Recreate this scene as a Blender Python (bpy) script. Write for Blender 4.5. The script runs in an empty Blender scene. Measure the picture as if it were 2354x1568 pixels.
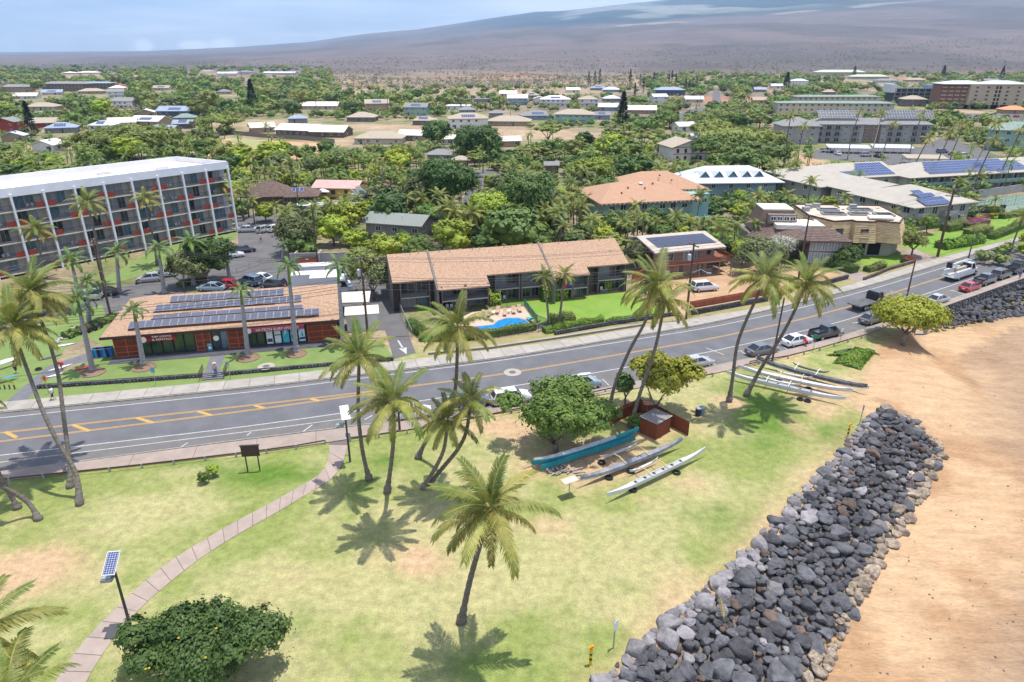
import bpy, math, random
import numpy as np
from mathutils import Vector, Matrix, noise
random.seed(7)
rng = np.random.default_rng(11)
SC = bpy.context.scene
COL = SC.collection
# ------------------------------------------------------------------ camera
CAM_H = 38.0
PITCH = math.radians(22.8)
FPX = 1569.0; CX = 1177.0; CY = 784.0      # focal length and centre in survey pixels (2354 wide)
cam = bpy.data.cameras.new('camera'); camo = bpy.data.objects.new('camera', cam); COL.objects.link(camo)
camo.location = (0, 0, CAM_H); camo.rotation_euler = (math.pi/2 - PITCH, 0, 0)
cam.sensor_width = 36.0; cam.lens = 36.0*FPX/2354.0; cam.clip_start = 0.5; cam.clip_end = 80000
SC.camera = camo
# ------------------------------------------------------------------ light
SUN_V = Vector((0.16, 0.08, 1.0)).normalized()
sun = bpy.data.lights.new('sun', 'SUN'); sun.energy = 4.2; sun.angle = math.radians(0.5); sun.color = (1.0, 0.95, 0.87)
suno = bpy.data.objects.new('sun', sun); COL.objects.link(suno)
suno.rotation_euler = SUN_V.to_track_quat('Z', 'Y').to_euler()
world = bpy.data.worlds.new('World'); SC.world = world; world.use_nodes = True
wn = world.node_tree; wn.nodes.clear()
def wnode(t, **k):
 n = wn.nodes.new(t)
 for a, b in k.items(): setattr(n, a, b)
 return n
sky = wnode('ShaderNodeTexSky', sky_type='NISHITA', sun_disc=False)
sky.sun_elevation = math.asin(SUN_V.z); sky.sun_rotation = math.atan2(SUN_V.x, SUN_V.y); sky.altitude = 30
sky.air_density = 1.0; sky.dust_density = 0.4; sky.ozone_density = 2.5
tc = wnode('ShaderNodeTexCoord'); sep = wnode('ShaderNodeSeparateXYZ'); wn.links.new(tc.outputs['Generated'], sep.inputs[0])
# clouds: project the view direction on a cloud deck so that they flatten towards the horizon
mz = wnode('ShaderNodeMath', operation='MAXIMUM'); mz.inputs[1].default_value = 0.02; wn.links.new(sep.outputs[2], mz.inputs[0])
za = wnode('ShaderNodeMath', operation='ADD'); za.inputs[1].default_value = 0.06; wn.links.new(mz.outputs[0], za.inputs[0])
comb = wnode('ShaderNodeCombineXYZ')
for i in (0, 1):
 d = wnode('ShaderNodeMath', operation='DIVIDE'); wn.links.new(sep.outputs[i], d.inputs[0]); wn.links.new(za.outputs[0], d.inputs[1]); wn.links.new(d.outputs[0], comb.inputs[i])
n1 = wnode('ShaderNodeTexNoise'); n1.inputs['Scale'].default_value = 0.42; n1.inputs['Detail'].default_value = 9; n1.inputs['Roughness'].default_value = 0.62
mp = wnode('ShaderNodeMapping'); mp.inputs['Location'].default_value = (2.0, 3.1, 0); wn.links.new(comb.outputs[0], mp.inputs[0]); wn.links.new(mp.outputs[0], n1.inputs['Vector'])
cr = wnode('ShaderNodeValToRGB'); cr.color_ramp.elements[0].position = 0.38; cr.color_ramp.elements[1].position = 0.72
wn.links.new(n1.outputs['Fac'], cr.inputs[0])
# the cap cloud on the mountain, above the camera's horizon to the right of centre
def gauss(az, el, saz, sel):
 """weight of a cloud bank centred on azimuth/elevation (radians)"""
 at = wnode('ShaderNodeMath', operation='ARCTAN2'); wn.links.new(sep.outputs[0], at.inputs[0]); wn.links.new(sep.outputs[1], at.inputs[1])
 s1 = wnode('ShaderNodeMath', operation='SUBTRACT'); wn.links.new(at.outputs[0], s1.inputs[0]); s1.inputs[1].default_value = az
 d1 = wnode('ShaderNodeMath', operation='DIVIDE'); wn.links.new(s1.outputs[0], d1.inputs[0]); d1.inputs[1].default_value = saz
 s2 = wnode('ShaderNodeMath', operation='SUBTRACT'); wn.links.new(sep.outputs[2], s2.inputs[0]); s2.inputs[1].default_value = el
 d2 = wnode('ShaderNodeMath', operation='DIVIDE'); wn.links.new(s2.outputs[0], d2.inputs[0]); d2.inputs[1].default_value = sel
 p1 = wnode('ShaderNodeMath', operation='MULTIPLY'); wn.links.new(d1.outputs[0], p1.inputs[0]); wn.links.new(d1.outputs[0], p1.inputs[1])
 p2 = wnode('ShaderNodeMath', operation='MULTIPLY'); wn.links.new(d2.outputs[0], p2.inputs[0]); wn.links.new(d2.outputs[0], p2.inputs[1])
 a = wnode('ShaderNodeMath', operation='ADD'); wn.links.new(p1.outputs[0], a.inputs[0]); wn.links.new(p2.outputs[0], a.inputs[1])
 m = wnode('ShaderNodeMath', operation='MULTIPLY'); m.inputs[1].default_value = -1; wn.links.new(a.outputs[0], m.inputs[0])
 e = wnode('ShaderNodeMath', operation='EXPONENT'); wn.links.new(m.outputs[0], e.inputs[0])
 return e.outputs[0]
n2 = wnode('ShaderNodeTexNoise'); n2.inputs['Scale'].default_value = 14; n2.inputs['Detail'].default_value = 8; n2.inputs['Roughness'].default_value = 0.6
mp2 = wnode('ShaderNodeMapping'); mp2.inputs['Scale'].default_value = (1, 1, 2.6); wn.links.new(tc.outputs['Generated'], mp2.inputs[0]); wn.links.new(mp2.outputs[0], n2.inputs['Vector'])
def vmath(op, a, b):
 n = wnode('ShaderNodeMath', operation=op)
 for i, q in ((0, a), (1, b)):
  if isinstance(q, (int, float)): n.inputs[i].default_value = q
  else: wn.links.new(q, n.inputs[i])
 return n.outputs[0]
bank = vmath('ADD', gauss(0.12, 0.060, 0.17, 0.016), gauss(0.7, 0.12, 0.5, 0.03))
bank = vmath('MULTIPLY', bank, vmath('ADD', n2.outputs['Fac'], 0.75))
puff = vmath('ADD', vmath('ADD', gauss(-0.46, 0.009, 0.010, 0.008), gauss(-0.405, 0.010, 0.016, 0.006)), gauss(-0.37, 0.011, 0.016, 0.008))
puff = vmath('MULTIPLY', puff, vmath('ADD', n2.outputs['Fac'], 0.6))
cl = vmath('MAXIMUM', vmath('MULTIPLY', cr.outputs[0], 0.75), vmath('MAXIMUM', bank, puff))
clc = wnode('ShaderNodeMath', operation='MULTIPLY', use_clamp=True); wn.links.new(cl, clc.inputs[0]); clc.inputs[1].default_value = 1.25
mix = wnode('ShaderNodeMixRGB'); wn.links.new(clc.outputs[0], mix.inputs[0])
tint = wnode('ShaderNodeMixRGB', blend_type='MULTIPLY'); tint.inputs[0].default_value = 1; tint.inputs[2].default_value = (0.95, 1.0, 1.22, 1)
wn.links.new(sky.outputs[0], tint.inputs[1]); wn.links.new(tint.outputs[0], mix.inputs[1]); mix.inputs[2].default_value = (11, 11.2, 11.6, 1)
bg = wnode('ShaderNodeBackground'); bg.inputs[1].default_value = 0.11; wn.links.new(mix.outputs[0], bg.inputs[0])
wo = wnode('ShaderNodeOutputWorld'); wn.links.new(bg.outputs[0], wo.inputs[0])
SC.view_settings.view_transform = 'Standard'; SC.view_settings.look = 'None'
SC.view_settings.exposure = 0.72; SC.view_settings.gamma = 1.0; SC.view_settings.use_curve_mapping = False
SC.cycles.max_bounces = 6; SC.cycles.diffuse_bounces = 3; SC.cycles.glossy_bounces = 2; SC.cycles.transmission_bounces = 3
SC.cycles.volume_bounces = 0; SC.cycles.transparent_max_bounces = 4; SC.cycles.use_denoising = True
# ------------------------------------------------------------------ helpers
PC, PS = math.cos(PITCH), math.sin(PITCH)
def W(x, y, z=0.0):
 """survey pixel of the photograph -> the place it shows at height z"""
 a = (x-CX)/FPX; b = (CY-y)/FPX
 t = (z-CAM_H)/(-PS+b*PC)
 return Vector((a*t, (PC+b*PS)*t, z))
def pix(p):
 y = p[1]; z = p[2]-CAM_H
 f = y*PC - z*PS; u = y*PS + z*PC
 if f < 0.1: return (-9999, -9999)
 return (CX+FPX*p[0]/f, CY-FPX*u/f)
def ht(x, y, yt):
 """height of a point standing over ground pixel (x, y) and seen at row yt"""
 Y = W(x, y).y; b = (CY-yt)/FPX
 return (b*Y*PC-Y*PS)/(PC+b*PS)+CAM_H
def R(d): return math.radians(d)
MATS = {}
def M(name, c, c2=None, scale=1.0, rough=0.8, bump=0.0, bscale=None, metal=0.0, detail=4, coord='Object', stretch=None, rnd=0.0, lo=0.35, hi=0.65, spec=0.3, trans=0.0, hue=0.0, bdist=0.05):
 if name in MATS: return MATS[name]
 m = bpy.data.materials.new(name); m.use_nodes = True; nt = m.node_tree; N = nt.nodes; L = nt.links
 b = N['Principled BSDF']; b.inputs['Roughness'].default_value = rough; b.inputs['Metallic'].default_value = metal
 b.inputs['Specular IOR Level'].default_value = spec
 c = tuple(c)+(1,) ; out = None
 t = N.new('ShaderNodeTexCoord'); vec = t.outputs[coord] if coord != 'World' else N.new('ShaderNodeNewGeometry').outputs['Position']
 if stretch:
  q = N.new('ShaderNodeMapping'); q.inputs['Scale'].default_value = stretch; L.new(vec, q.inputs[0]); vec = q.outputs[0]
 if c2:
  n = N.new('ShaderNodeTexNoise'); n.inputs['Scale'].default_value = scale; n.inputs['Detail'].default_value = detail; n.inputs['Roughness'].default_value = 0.6
  L.new(vec, n.inputs['Vector'])
  r = N.new('ShaderNodeValToRGB'); r.color_ramp.elements[0].position = lo; r.color_ramp.elements[1].position = hi
  r.color_ramp.elements[0].color = c; r.color_ramp.elements[1].color = tuple(c2)+(1,)
  L.new(n.outputs['Fac'], r.inputs[0]); out = r.outputs[0]
 if rnd or hue:
  hs = N.new('ShaderNodeHueSaturation'); oi = N.new('ShaderNodeObjectInfo')
  if out: L.new(out, hs.inputs['Color'])
  else: hs.inputs['Color'].default_value = c
  mr = N.new('ShaderNodeMapRange'); mr.inputs['To Min'].default_value = 1-rnd; mr.inputs['To Max'].default_value = 1+rnd
  L.new(oi.outputs['Random'], mr.inputs[0]); L.new(mr.outputs[0], hs.inputs['Value'])
  if hue:
   m3 = N.new('ShaderNodeMath'); m3.operation = 'MULTIPLY'; m3.inputs[1].default_value = 7.31; L.new(oi.outputs['Random'], m3.inputs[0])
   m4 = N.new('ShaderNodeMath'); m4.operation = 'FRACT'; L.new(m3.outputs[0], m4.inputs[0])
   mh = N.new('ShaderNodeMapRange'); mh.inputs['To Min'].default_value = 0.5-hue; mh.inputs['To Max'].default_value = 0.5+hue
   L.new(m4.outputs[0], mh.inputs[0]); L.new(mh.outputs[0], hs.inputs['Hue'])
  out = hs.outputs[0]
 if out: L.new(out, b.inputs['Base Color'])
 else: b.inputs['Base Color'].default_value = c
 if bump:
  n = N.new('ShaderNodeTexNoise'); n.inputs['Scale'].default_value = bscale or scale*4; n.inputs['Detail'].default_value = 5
  L.new(vec, n.inputs['Vector'])
  bp = N.new('ShaderNodeBump'); bp.inputs['Strength'].default_value = bump; bp.inputs['Distance'].default_value = bdist
  L.new(n.outputs['Fac'], bp.inputs['Height']); L.new(bp.outputs[0], b.inputs['Normal'])
 if trans:
  tr = N.new('ShaderNodeBsdfTranslucent'); mx = N.new('ShaderNodeMixShader'); mx.inputs[0].default_value = trans
  if out: L.new(out, tr.inputs[0])
  else: tr.inputs[0].default_value = c
  L.new(b.outputs[0], mx.inputs[1]); L.new(tr.outputs[0], mx.inputs[2]); L.new(mx.outputs[0], N['Material Output'].inputs[0])
 MATS[name] = m
 return m
def tag(o, label=None, cat=None, group=None, kind=None):
 if label: o['label'] = label
 if cat: o['category'] = cat
 if group: o['group'] = group
 if kind: o['kind'] = kind
 return o
def thing(name, label, cat, loc=(0, 0, 0), rz=0.0, group=None):
 o = bpy.data.objects.new(name, None); COL.objects.link(o); o.location = loc; o.rotation_euler = (0, 0, rz); o.empty_display_size = 0.3
 return tag(o, label, cat, group)
def link(name, me, parent=None, loc=None, rot=None, scale=None):
 o = bpy.data.objects.new(name, me); COL.objects.link(o)
 if parent: o.parent = parent
 if loc is not None: o.location = loc
 if rot is not None: o.rotation_euler = rot
 if scale is not None: o.scale = scale if hasattr(scale, '__len__') else (scale,)*3
 return o
def children_of(o): return list(o.children)
def dup(root, loc=None, rz=None, label=None, scale=None, group=None):
 r = root.copy(); COL.objects.link(r)
 if loc is not None: r.location = loc
 if rz is not None: r.rotation_euler = (0, 0, rz)
 if scale is not None: r.scale = (scale,)*3
 if label: r['label'] = label
 if group: r['group'] = group
 for ch in KIDS.get(root.name, ()):
  c = ch.copy(); COL.objects.link(c); c.parent = r; KIDS.setdefault(r.name, []).append(c)
  for g in KIDS.get(ch.name, ()):
   d = g.copy(); COL.objects.link(d); d.parent = c; KIDS.setdefault(c.name, []).append(d)
 return r
KIDS = {}
class MB:
 """collects faces with material slots, then links them as one mesh object"""
 def __init__(s): s.v = []; s.f = []; s.m = []; s.mats = []
 def mi(s, mat):
  if mat is None: return 0
  if mat not in s.mats: s.mats.append(mat)
  return s.mats.index(mat)
 def poly(s, pts, mat=None):
  n = len(s.v); s.v += [tuple(p) for p in pts]; s.f.append(tuple(range(n, n+len(pts)))); s.m.append(s.mi(mat)); return s
 def prism(s, pts, z0, z1, mat=None, top=None, bottom=True):
  """pts counter-clockwise xy outline; z0/z1 numbers"""
  n = len(s.v); k = len(pts)
  s.v += [(p[0], p[1], z0) for p in pts]+[(p[0], p[1], z1) for p in pts]
  i = s.mi(mat)
  if bottom: s.f.append(tuple(range(n+k-1, n-1, -1))); s.m.append(i)
  s.f.append(tuple(range(n+k, n+2*k))); s.m.append(s.mi(top) if top else i)
  for a in range(k):
   b = (a+1) % k; s.f.append((n+a, n+b, n+k+b, n+k+a)); s.m.append(i)
  return s
 def box(s, c, size, rz=0.0, mat=None, M4=None):
  hx, hy, hz_ = size[0]/2, size[1]/2, size[2]/2; cs, sn = math.cos(rz), math.sin(rz)
  n = len(s.v)
  for dx, dy, dz in ((-1,-1,-1),(1,-1,-1),(1,1,-1),(-1,1,-1),(-1,-1,1),(1,-1,1),(1,1,1),(-1,1,1)):
   x, y, z = dx*hx, dy*hy, dz*hz_
   p = (c[0]+x*cs-y*sn, c[1]+x*sn+y*cs, c[2]+z)
   if M4 is not None: p = tuple(M4 @ Vector(p))
   s.v.append(p)
  i = s.mi(mat)
  for f in ((3,2,1,0),(4,5,6,7),(0,1,5,4),(1,2,6,5),(2,3,7,6),(3,0,4,7)): s.f.append(tuple(n+a for a in f)); s.m.append(i)
  return s
 def bar(s, p0, p1, w, h, mat=None):
  """rectangular bar from p0 to p1"""
  p0 = Vector(p0); p1 = Vector(p1); d = (p1-p0)
  if d.length < 1e-6: return s
  d.normalize(); up = Vector((0, 0, 1)) if abs(d.z) < 0.95 else Vector((1, 0, 0))
  r = d.cross(up).normalized(); u = r.cross(d)
  n = len(s.v)
  for p in (p0, p1):
   for a, b in ((-1, -1), (1, -1), (1, 1), (-1, 1)): s.v.append(tuple(p+r*a*w/2+u*b*h/2))
  i = s.mi(mat)
  for f in ((0,1,2,3),(7,6,5,4),(0,4,5,1),(1,5,6,2),(2,6,7,3),(3,7,4,0)): s.f.append(tuple(n+a for a in f)); s.m.append(i)
  return s
 def tube(s, pts, rad, n=8, mat=None, caps=True):
  pts = [Vector(p) for p in pts]
  if not hasattr(rad, '__len__'): rad = [rad]*len(pts)
  base = len(s.v); i = s.mi(mat); ref = None
  for k, p in enumerate(pts):
   d = (pts[min(k+1, len(pts)-1)]-pts[max(k-1, 0)])
   d = d.normalized() if d.length > 1e-9 else Vector((0, 0, 1))
   if ref is None: ref = Vector((1, 0, 0)) if abs(d.x) < 0.9 else Vector((0, 1, 0))
   a = (ref-d*ref.dot(d)).normalized(); ref = a; b = d.cross(a)
   for j in range(n):
    t = 2*math.pi*j/n; s.v.append(tuple(p+(a*math.cos(t)+b*math.sin(t))*rad[k]))
  for k in range(len(pts)-1):
   for j in range(n):
    q = base+k*n; s.f.append((q+j, q+(j+1) % n, q+n+(j+1) % n, q+n+j)); s.m.append(i)
  if caps:
   s.f.append(tuple(range(base+n-1, base-1, -1))); s.m.append(i)
   q = base+(len(pts)-1)*n; s.f.append(tuple(range(q, q+n))); s.m.append(i)
  return s
 def lathe(s, prof, n=12, c=(0, 0, 0), mat=None, sx=1, sy=1):
  base = len(s.v); i = s.mi(mat)
  for r, z in prof:
   for j in range(n):
    t = 2*math.pi*j/n; s.v.append((c[0]+r*math.cos(t)*sx, c[1]+r*math.sin(t)*sy, c[2]+z))
  for k in range(len(prof)-1):
   for j in range(n):
    q = base+k*n; s.f.append((q+j, q+(j+1) % n, q+n+(j+1) % n, q+n+j)); s.m.append(i)
  s.f.append(tuple(range(base+n-1, base-1, -1))); s.m.append(i)
  q = base+(len(prof)-1)*n; s.f.append(tuple(range(q, q+n))); s.m.append(i)
  return s
 def mesh(s, name, mat=None, smooth=False, off=None):
  me = bpy.data.meshes.new(name)
  v = s.v if off is None else [(a[0]-off[0], a[1]-off[1], a[2]-off[2]) for a in s.v]
  me.from_pydata(v, [], s.f)
  mats = s.mats if s.mats else [mat]
  if mat and s.mats and mat not in s.mats and False: pass
  for q in mats: me.materials.append(q)
  if len(mats) > 1: me.polygons.foreach_set('material_index', s.m)
  if smooth: me.polygons.foreach_set('use_smooth', [True]*len(s.f))
  me.update()
  return me
 def build(s, name, mat=None, parent=None, smooth=False, world=False, label=None):
  off = parent.location if (parent is not None and world) else None
  me = s.mesh(name, mat, smooth, off)
  o = bpy.data.objects.new(name, me); COL.objects.link(o)
  if parent is not None: o.parent = parent; KIDS.setdefault(parent.name, []).append(o)
  if label: o['label'] = label
  return o
def plink(name, me, parent, loc=None, rot=None, scale=None):
 o = link(name, me, parent, loc, rot, scale); KIDS.setdefault(parent.name, []).append(o); return o
def npmesh(name, v, f, mat, smooth=False):
 """numpy verts (n,3), faces (m,k)"""
 me = bpy.data.meshes.new(name); k = f.shape[1]
 me.vertices.add(len(v)); me.vertices.foreach_set('co', v.astype(np.float32).ravel())
 me.loops.add(f.size); me.loops.foreach_set('vertex_index', f.astype(np.int32).ravel())
 me.polygons.add(len(f)); me.polygons.foreach_set('loop_start', np.arange(0, f.size, k, dtype=np.int32))
 if smooth: me.polygons.foreach_set('use_smooth', np.ones(len(f), dtype=bool))
 for q in (mat if isinstance(mat, (list, tuple)) else [mat]): me.materials.append(q)
 me.update(calc_edges=True); return me
def inpoly(p, poly):
 x, y = p[0], p[1]; c = False; j = len(poly)-1
 for i in range(len(poly)):
  a, b = poly[i], poly[j]
  if (a[1] > y) != (b[1] > y) and x < (b[0]-a[0])*(y-a[1])/(b[1]-a[1])+a[0]: c = not c
  j = i
 return c
def segd(p, a, b):
 ax, ay, bx, by = a[0], a[1], b[0], b[1]; dx, dy = bx-ax, by-ay
 t = max(0, min(1, ((p[0]-ax)*dx+(p[1]-ay)*dy)/max(dx*dx+dy*dy, 1e-9)))
 return math.hypot(p[0]-ax-t*dx, p[1]-ay-t*dy)
def ccw(pts):
 a = sum(pts[i][0]*pts[(i+1) % len(pts)][1]-pts[(i+1) % len(pts)][0]*pts[i][1] for i in range(len(pts)))
 return list(pts) if a > 0 else list(pts)[::-1]
def sheet(name, pts, z, mat, kind='structure', parent=None, thick=0.0):
 """flat patch; pts world xy"""
 pts = ccw(pts); mb = MB()
 if thick: mb.prism(pts, z-thick, z, bottom=False)
 else: mb.poly([(p[0], p[1], z) for p in pts])
 o = mb.build(name, mat, parent)
 if kind and parent is None: o['kind'] = kind
 return o
def WP(pts, z=0.0): return [W(p[0], p[1], z) for p in pts]
# ------------------------------------------------------------------ terrain
def vnoise(x, y, s, seed=0):
 """numpy value noise, 0..1"""
 x = x/s; y = y/s; xi = np.floor(x).astype(np.int64); yi = np.floor(y).astype(np.int64)
 fx = x-xi; fy = y-yi; fx = fx*fx*(3-2*fx); fy = fy*fy*(3-2*fy)
 def h(a, b):
  n = (a*374761393+b*668265263+seed*1442695041) & 0xffffffff
  n = ((n ^ (n >> 13))*1274126177) & 0xffffffff
  return ((n ^ (n >> 16)) & 0xffff)/65535.0
 return (h(xi, yi)*(1-fx)+h(xi+1, yi)*fx)*(1-fy)+(h(xi, yi+1)*(1-fx)+h(xi+1, yi+1)*fx)*fy
def fbm(x, y, s, seed=0, o=4):
 t = 0; a = 1; n = 0
 for k in range(o): t = t+a*vnoise(x+k*17.3, y-k*9.1, s/2**k, seed+k); n += a; a *= 0.55
 return t/n
def smooth(t): t = np.clip(t, 0, 1); return t*t*(3-2*t)
SWN = [(0,1107),(544,1047),(664,1032),(880,1000),(1240,935),(1630,863.5),(1802,823),(1981,774),(2153,709.5),(2354,638.7)]
CURBN = [(0,1086),(441,1026),(770,985),(1130,940),(1410,889),(1630,843.5),(1790,811),(1938,772.6),(1990,756),(2153,700),(2354,629)]
CURBF = [(0,951),(604,891),(1147,827),(1630,746.5),(1999,658.7),(2354,551)]
SWF = [(0,927),(604,869),(755,851),(1250,791),(1630,728),(1814,697),(1999,642),(2153,595.6),(2354,543)]
YF = [(0,995.5),(604,928.8),(838,902),(1147,862),(1630,780),(1845,734),(1959,703),(2162,638.7),(2354,577)]
YN = [(0,1015),(77,1005.7),(604,940),(838,906)]
WF = [(0,961),(604,898.5),(1147,830),(1630,754),(1830,711),(2015,662),(2246,592.5),(2354,558.6)]
WNL = [(0,1047),(543,984),(789,949.8),(979,920),(1400,852),(1630,809.6),(1784,775.7),(1938,738.8),(2138,672.5),(2354,601.7)]
def wline(d, z=0.0, ext=60.0, step=2.0):
 """survey line -> evenly spaced world points, run on at both ends"""
 p = [np.array(W(x, y, 0)[:2]) for x, y in d]
 a = p[0]-p[1]; a /= np.linalg.norm(a); b = p[-1]-p[-2]; b /= np.linalg.norm(b)
 p = [p[0]+a*ext]+p+[p[-1]+b*ext]; p = np.array(p)
 L = np.concatenate([[0], np.cumsum(np.linalg.norm(np.diff(p, axis=0), axis=1))])
 s = np.arange(0, L[-1], step)
 q = np.stack([np.interp(s, L, p[:, 0]), np.interp(s, L, p[:, 1])], 1)
 for _ in range(6): q[1:-1] = (q[:-2]+2*q[1:-1]+q[2:])/4
 return q
LSWN = wline(SWN, ext=90)
# the seaward edge of the land (survey pixels, width of the slope below it)
SHORE = [(1100,1900,10),(1385,1568,10),(1560,1400,10),(1690,1290,10),(1850,1120,10),(1960,1000,9),(2000,972,8),(1960,935,22),(1975,880,24),(2015,800,22),(2075,752,4)]
sh = [tuple(W(a, b)[:2])+(w,) for a, b, w in SHORE]
k0 = int(np.argmin(np.abs(LSWN[:, 0]-W(2100, 730).x)))
sh += [(p[0], p[1], 0.6) for p in LSWN[k0+1::4]]
SHN = np.array(sh)
LAND = [tuple(p[:2]) for p in sh]+[(900, 900), (-900, 900), (-900, -10), (sh[0][0]-6, -10)]
def inside_np(x, y, poly):
 c = np.zeros(x.shape, bool); j = len(poly)-1
 for i in range(len(poly)):
  a, b = poly[i], poly[j]
  with np.errstate(divide='ignore', invalid='ignore'):
   t = ((a[1] > y) != (b[1] > y)) & (x < (b[0]-a[0])*(y-a[1])/((b[1]-a[1]) or 1e-12)+a[0])
  c ^= t; j = i
 return c
def shore_d(x, y):
 """signed distance seaward of the land edge, local slope width"""
 best = np.full(x.shape, 1e9); ws = np.zeros(x.shape); wt = np.zeros(x.shape)
 for i in range(len(SHN)-1):
  a, b = SHN[i], SHN[i+1]; dx, dy = b[0]-a[0], b[1]-a[1]
  t = np.clip(((x-a[0])*dx+(y-a[1])*dy)/(dx*dx+dy*dy), 0, 1)
  d = np.hypot(x-a[0]-t*dx, y-a[1]-t*dy); best = np.minimum(best, d)
  w = 1/(d+0.4)**4; ws += w*(a[2]+(b[2]-a[2])*t); wt += w
 return np.where(inside_np(x, y, LAND), -best, best), ws/wt
RIDGE = [(-900,121),(0,120),(330,117),(450,112),(560,107),(700,97),(850,76),(960,67),(1085,49),(1150,38),(1230,27),(1290,26),(1380,16),(1500,2),(1800,-30),(2354,-100),(4000,-220)]
RX = np.array([(p[0]-CX)/FPX for p in RIDGE]);
RZ = np.array([CAM_H+14000*(((CY-p[1])/FPX)*PC-PS)/(PC+((CY-p[1])/FPX)*PS) for p in RIDGE]); RX = RX*0.91
def terrain_z(x, y):
 x = np.asarray(x, float); y = np.asarray(y, float)
 z = np.zeros(x.shape)
 far = y > 1200
 s = np.clip((y-1500)/12500, 0, 1)**1.3
 zr = np.interp(x/np.maximum(y, 1), RX, RZ)
 rough = (fbm(x, y, 1500, 5, 5)-0.5)*s*(1-s*0.75)*260*np.clip((x/np.maximum(y, 1)+0.45)*2, 0.05, 1)
 z = np.where(far, zr*s+rough+(fbm(x, y, 300, 9)-0.5)*14*np.clip((y-1200)/600, 0, 1)*(1-0.9*s), 0)
 near = (y < 200) & (x > -20)
 if near.any():
  d, w = shore_d(x[near], y[near])
  zz = -2.6*smooth(d/w)-0.022*np.maximum(d-w, 0)*(1+.9*smooth((60-y[near])/22)); zz = np.where(d > 0, zz, 0)
  zz += np.where(d > 0, (fbm(x[near], y[near], 2.5, 3)-0.5)*0.10+(fbm(x[near], y[near], .9, 8)-0.5)*0.05, 0)
  z[near] = zz
 return z
NA, NR = 400, 640
az = np.radians(np.linspace(-80, 80, NA)); rr = 9*np.exp(np.linspace(0, math.log(26000/9.), NR))
A, RRR = np.meshgrid(az, rr); gx = (RRR*np.sin(A)).ravel(); gy = (RRR*np.cos(A)).ravel()
gz = terrain_z(gx, gy)
gd = np.full(gx.shape, -99.0); gw = np.full(gx.shape, 10.); nm = (gy < 260) & (gx > -20)
gd[nm], gw[nm] = shore_d(gx[nm], gy[nm])
# cover colours (what grows or lies there)
def colmix(a, b, t): return a*(1-t)[:, None]+b*t[:, None]
C_ = lambda *c: np.array(c, float)[None, :]
lush, grass, dry, soil, sand = C_(.075,.145,.016), C_(.185,.215,.062), C_(.305,.285,.13), C_(.38,.265,.155), C_(.44,.295,.17)
def blobs(L):
 t = np.zeros(gx.shape)
 for x, y, rx, ry, s in L:
  c = W(x, y); k = FPX/math.hypot(c.y, CAM_H); rxm = rx/k; rym = ry/k/max(0.25, CAM_H/math.hypot(c.y, CAM_H))
  t = np.maximum(t, s*np.exp(-(((gx-c.x)/rxm)**2+((gy-c.y)/rym)**2)))
 return t
nz1 = fbm(gx, gy, 6, 1, 5); nz2 = fbm(gx, gy, 1.6, 2, 4); nz3 = fbm(gx, gy, 18, 4, 3)
t_dry = np.clip(0.42+(nz1-0.5)*2.6+(nz2-0.5)*0.9+blobs([(350,1180,150,40,.5),(880,1390,160,60,.6),(1200,1330,120,60,.6),(1560,1180,160,60,.5),(1450,1400,200,90,.5),(780,1500,150,60,.3)]), 0, 1)
t_lush = np.clip(blobs([(620,1090,150,28,1.0),(470,1060,160,18,.6),(130,1100,60,15,.5),(1760,950,75,55,1.3),(1700,900,60,20,.9),(1935,1008,52,34,1.4),(1640,1190,170,45,.55),(1080,1130,60,25,.5),(830,1120,60,40,.6),(860,1240,90,30,.35),(1080,1530,140,50,.5),(880,1060,60,18,.7),(1250,1450,150,25,.3),(690,1430,60,40,.5),(550,1180,120,20,.35),(1760,1020,60,25,.7),(1470,1350,80,20,.4)])+(nz2-0.5)*0.9, 0, 1)
t_soil = np.clip(blobs([(60,1310,130,65,1.2),(40,1190,60,20,.5),(1240,1200,90,28,.55),(960,1290,70,34,.95),(1360,1060,150,60,1.1),(1180,985,130,28,1.0),(1480,985,90,40,1.0),(1480,1150,60,18,.6),(1685,925,36,16,1.1),(1570,1110,60,16,.5),(1830,980,50,40,.8),(1900,905,90,40,1.0),(1800,820,80,14,.7),(1870,930,60,60,.9),(1240,1080,60,30,.8),(1690,1260,90,20,.5),(1000,960,200,10,.5),(1780,1200,40,20,.5),(1560,1350,60,50,.35),(560,1010,300,5,.25),(1120,950,100,14,.8)])+(nz1-0.5)*1.1+(nz2-.5)*.5-0.1, 0, 1)
col = colmix(np.repeat(grass, len(gx), 0), dry, smooth(t_dry))
col = colmix(col, lush, smooth(t_lush)*0.9)
col = colmix(col, soil, smooth(t_soil))
edge = np.where(gd > -30, smooth((gd+4.0+(nz1-.5)*5)/4.5), 0)
col = colmix(col, soil, edge*0.55)
tb = smooth((gd+0.3+(nz2-.5)*1.2)/1.0)
sn = fbm(gx, gy*1.0, 5, 21, 4)
sandc = colmix(np.repeat(sand, len(gx), 0), C_(.35,.215,.115), smooth((sn-0.42)*4))
wet = smooth((-gz-2.72)/0.35)*smooth((gx-20)/5);
wet = np.maximum(wet, smooth((gx-55-(gy-75)*0.45+(nz1-.5)*10)/9)*np.where(gd > 8, 1, 0)*0.75)
sandc = colmix(sandc, C_(.24,.165,.11), wet*0.9)
col = colmix(col, sandc, tb)
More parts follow.
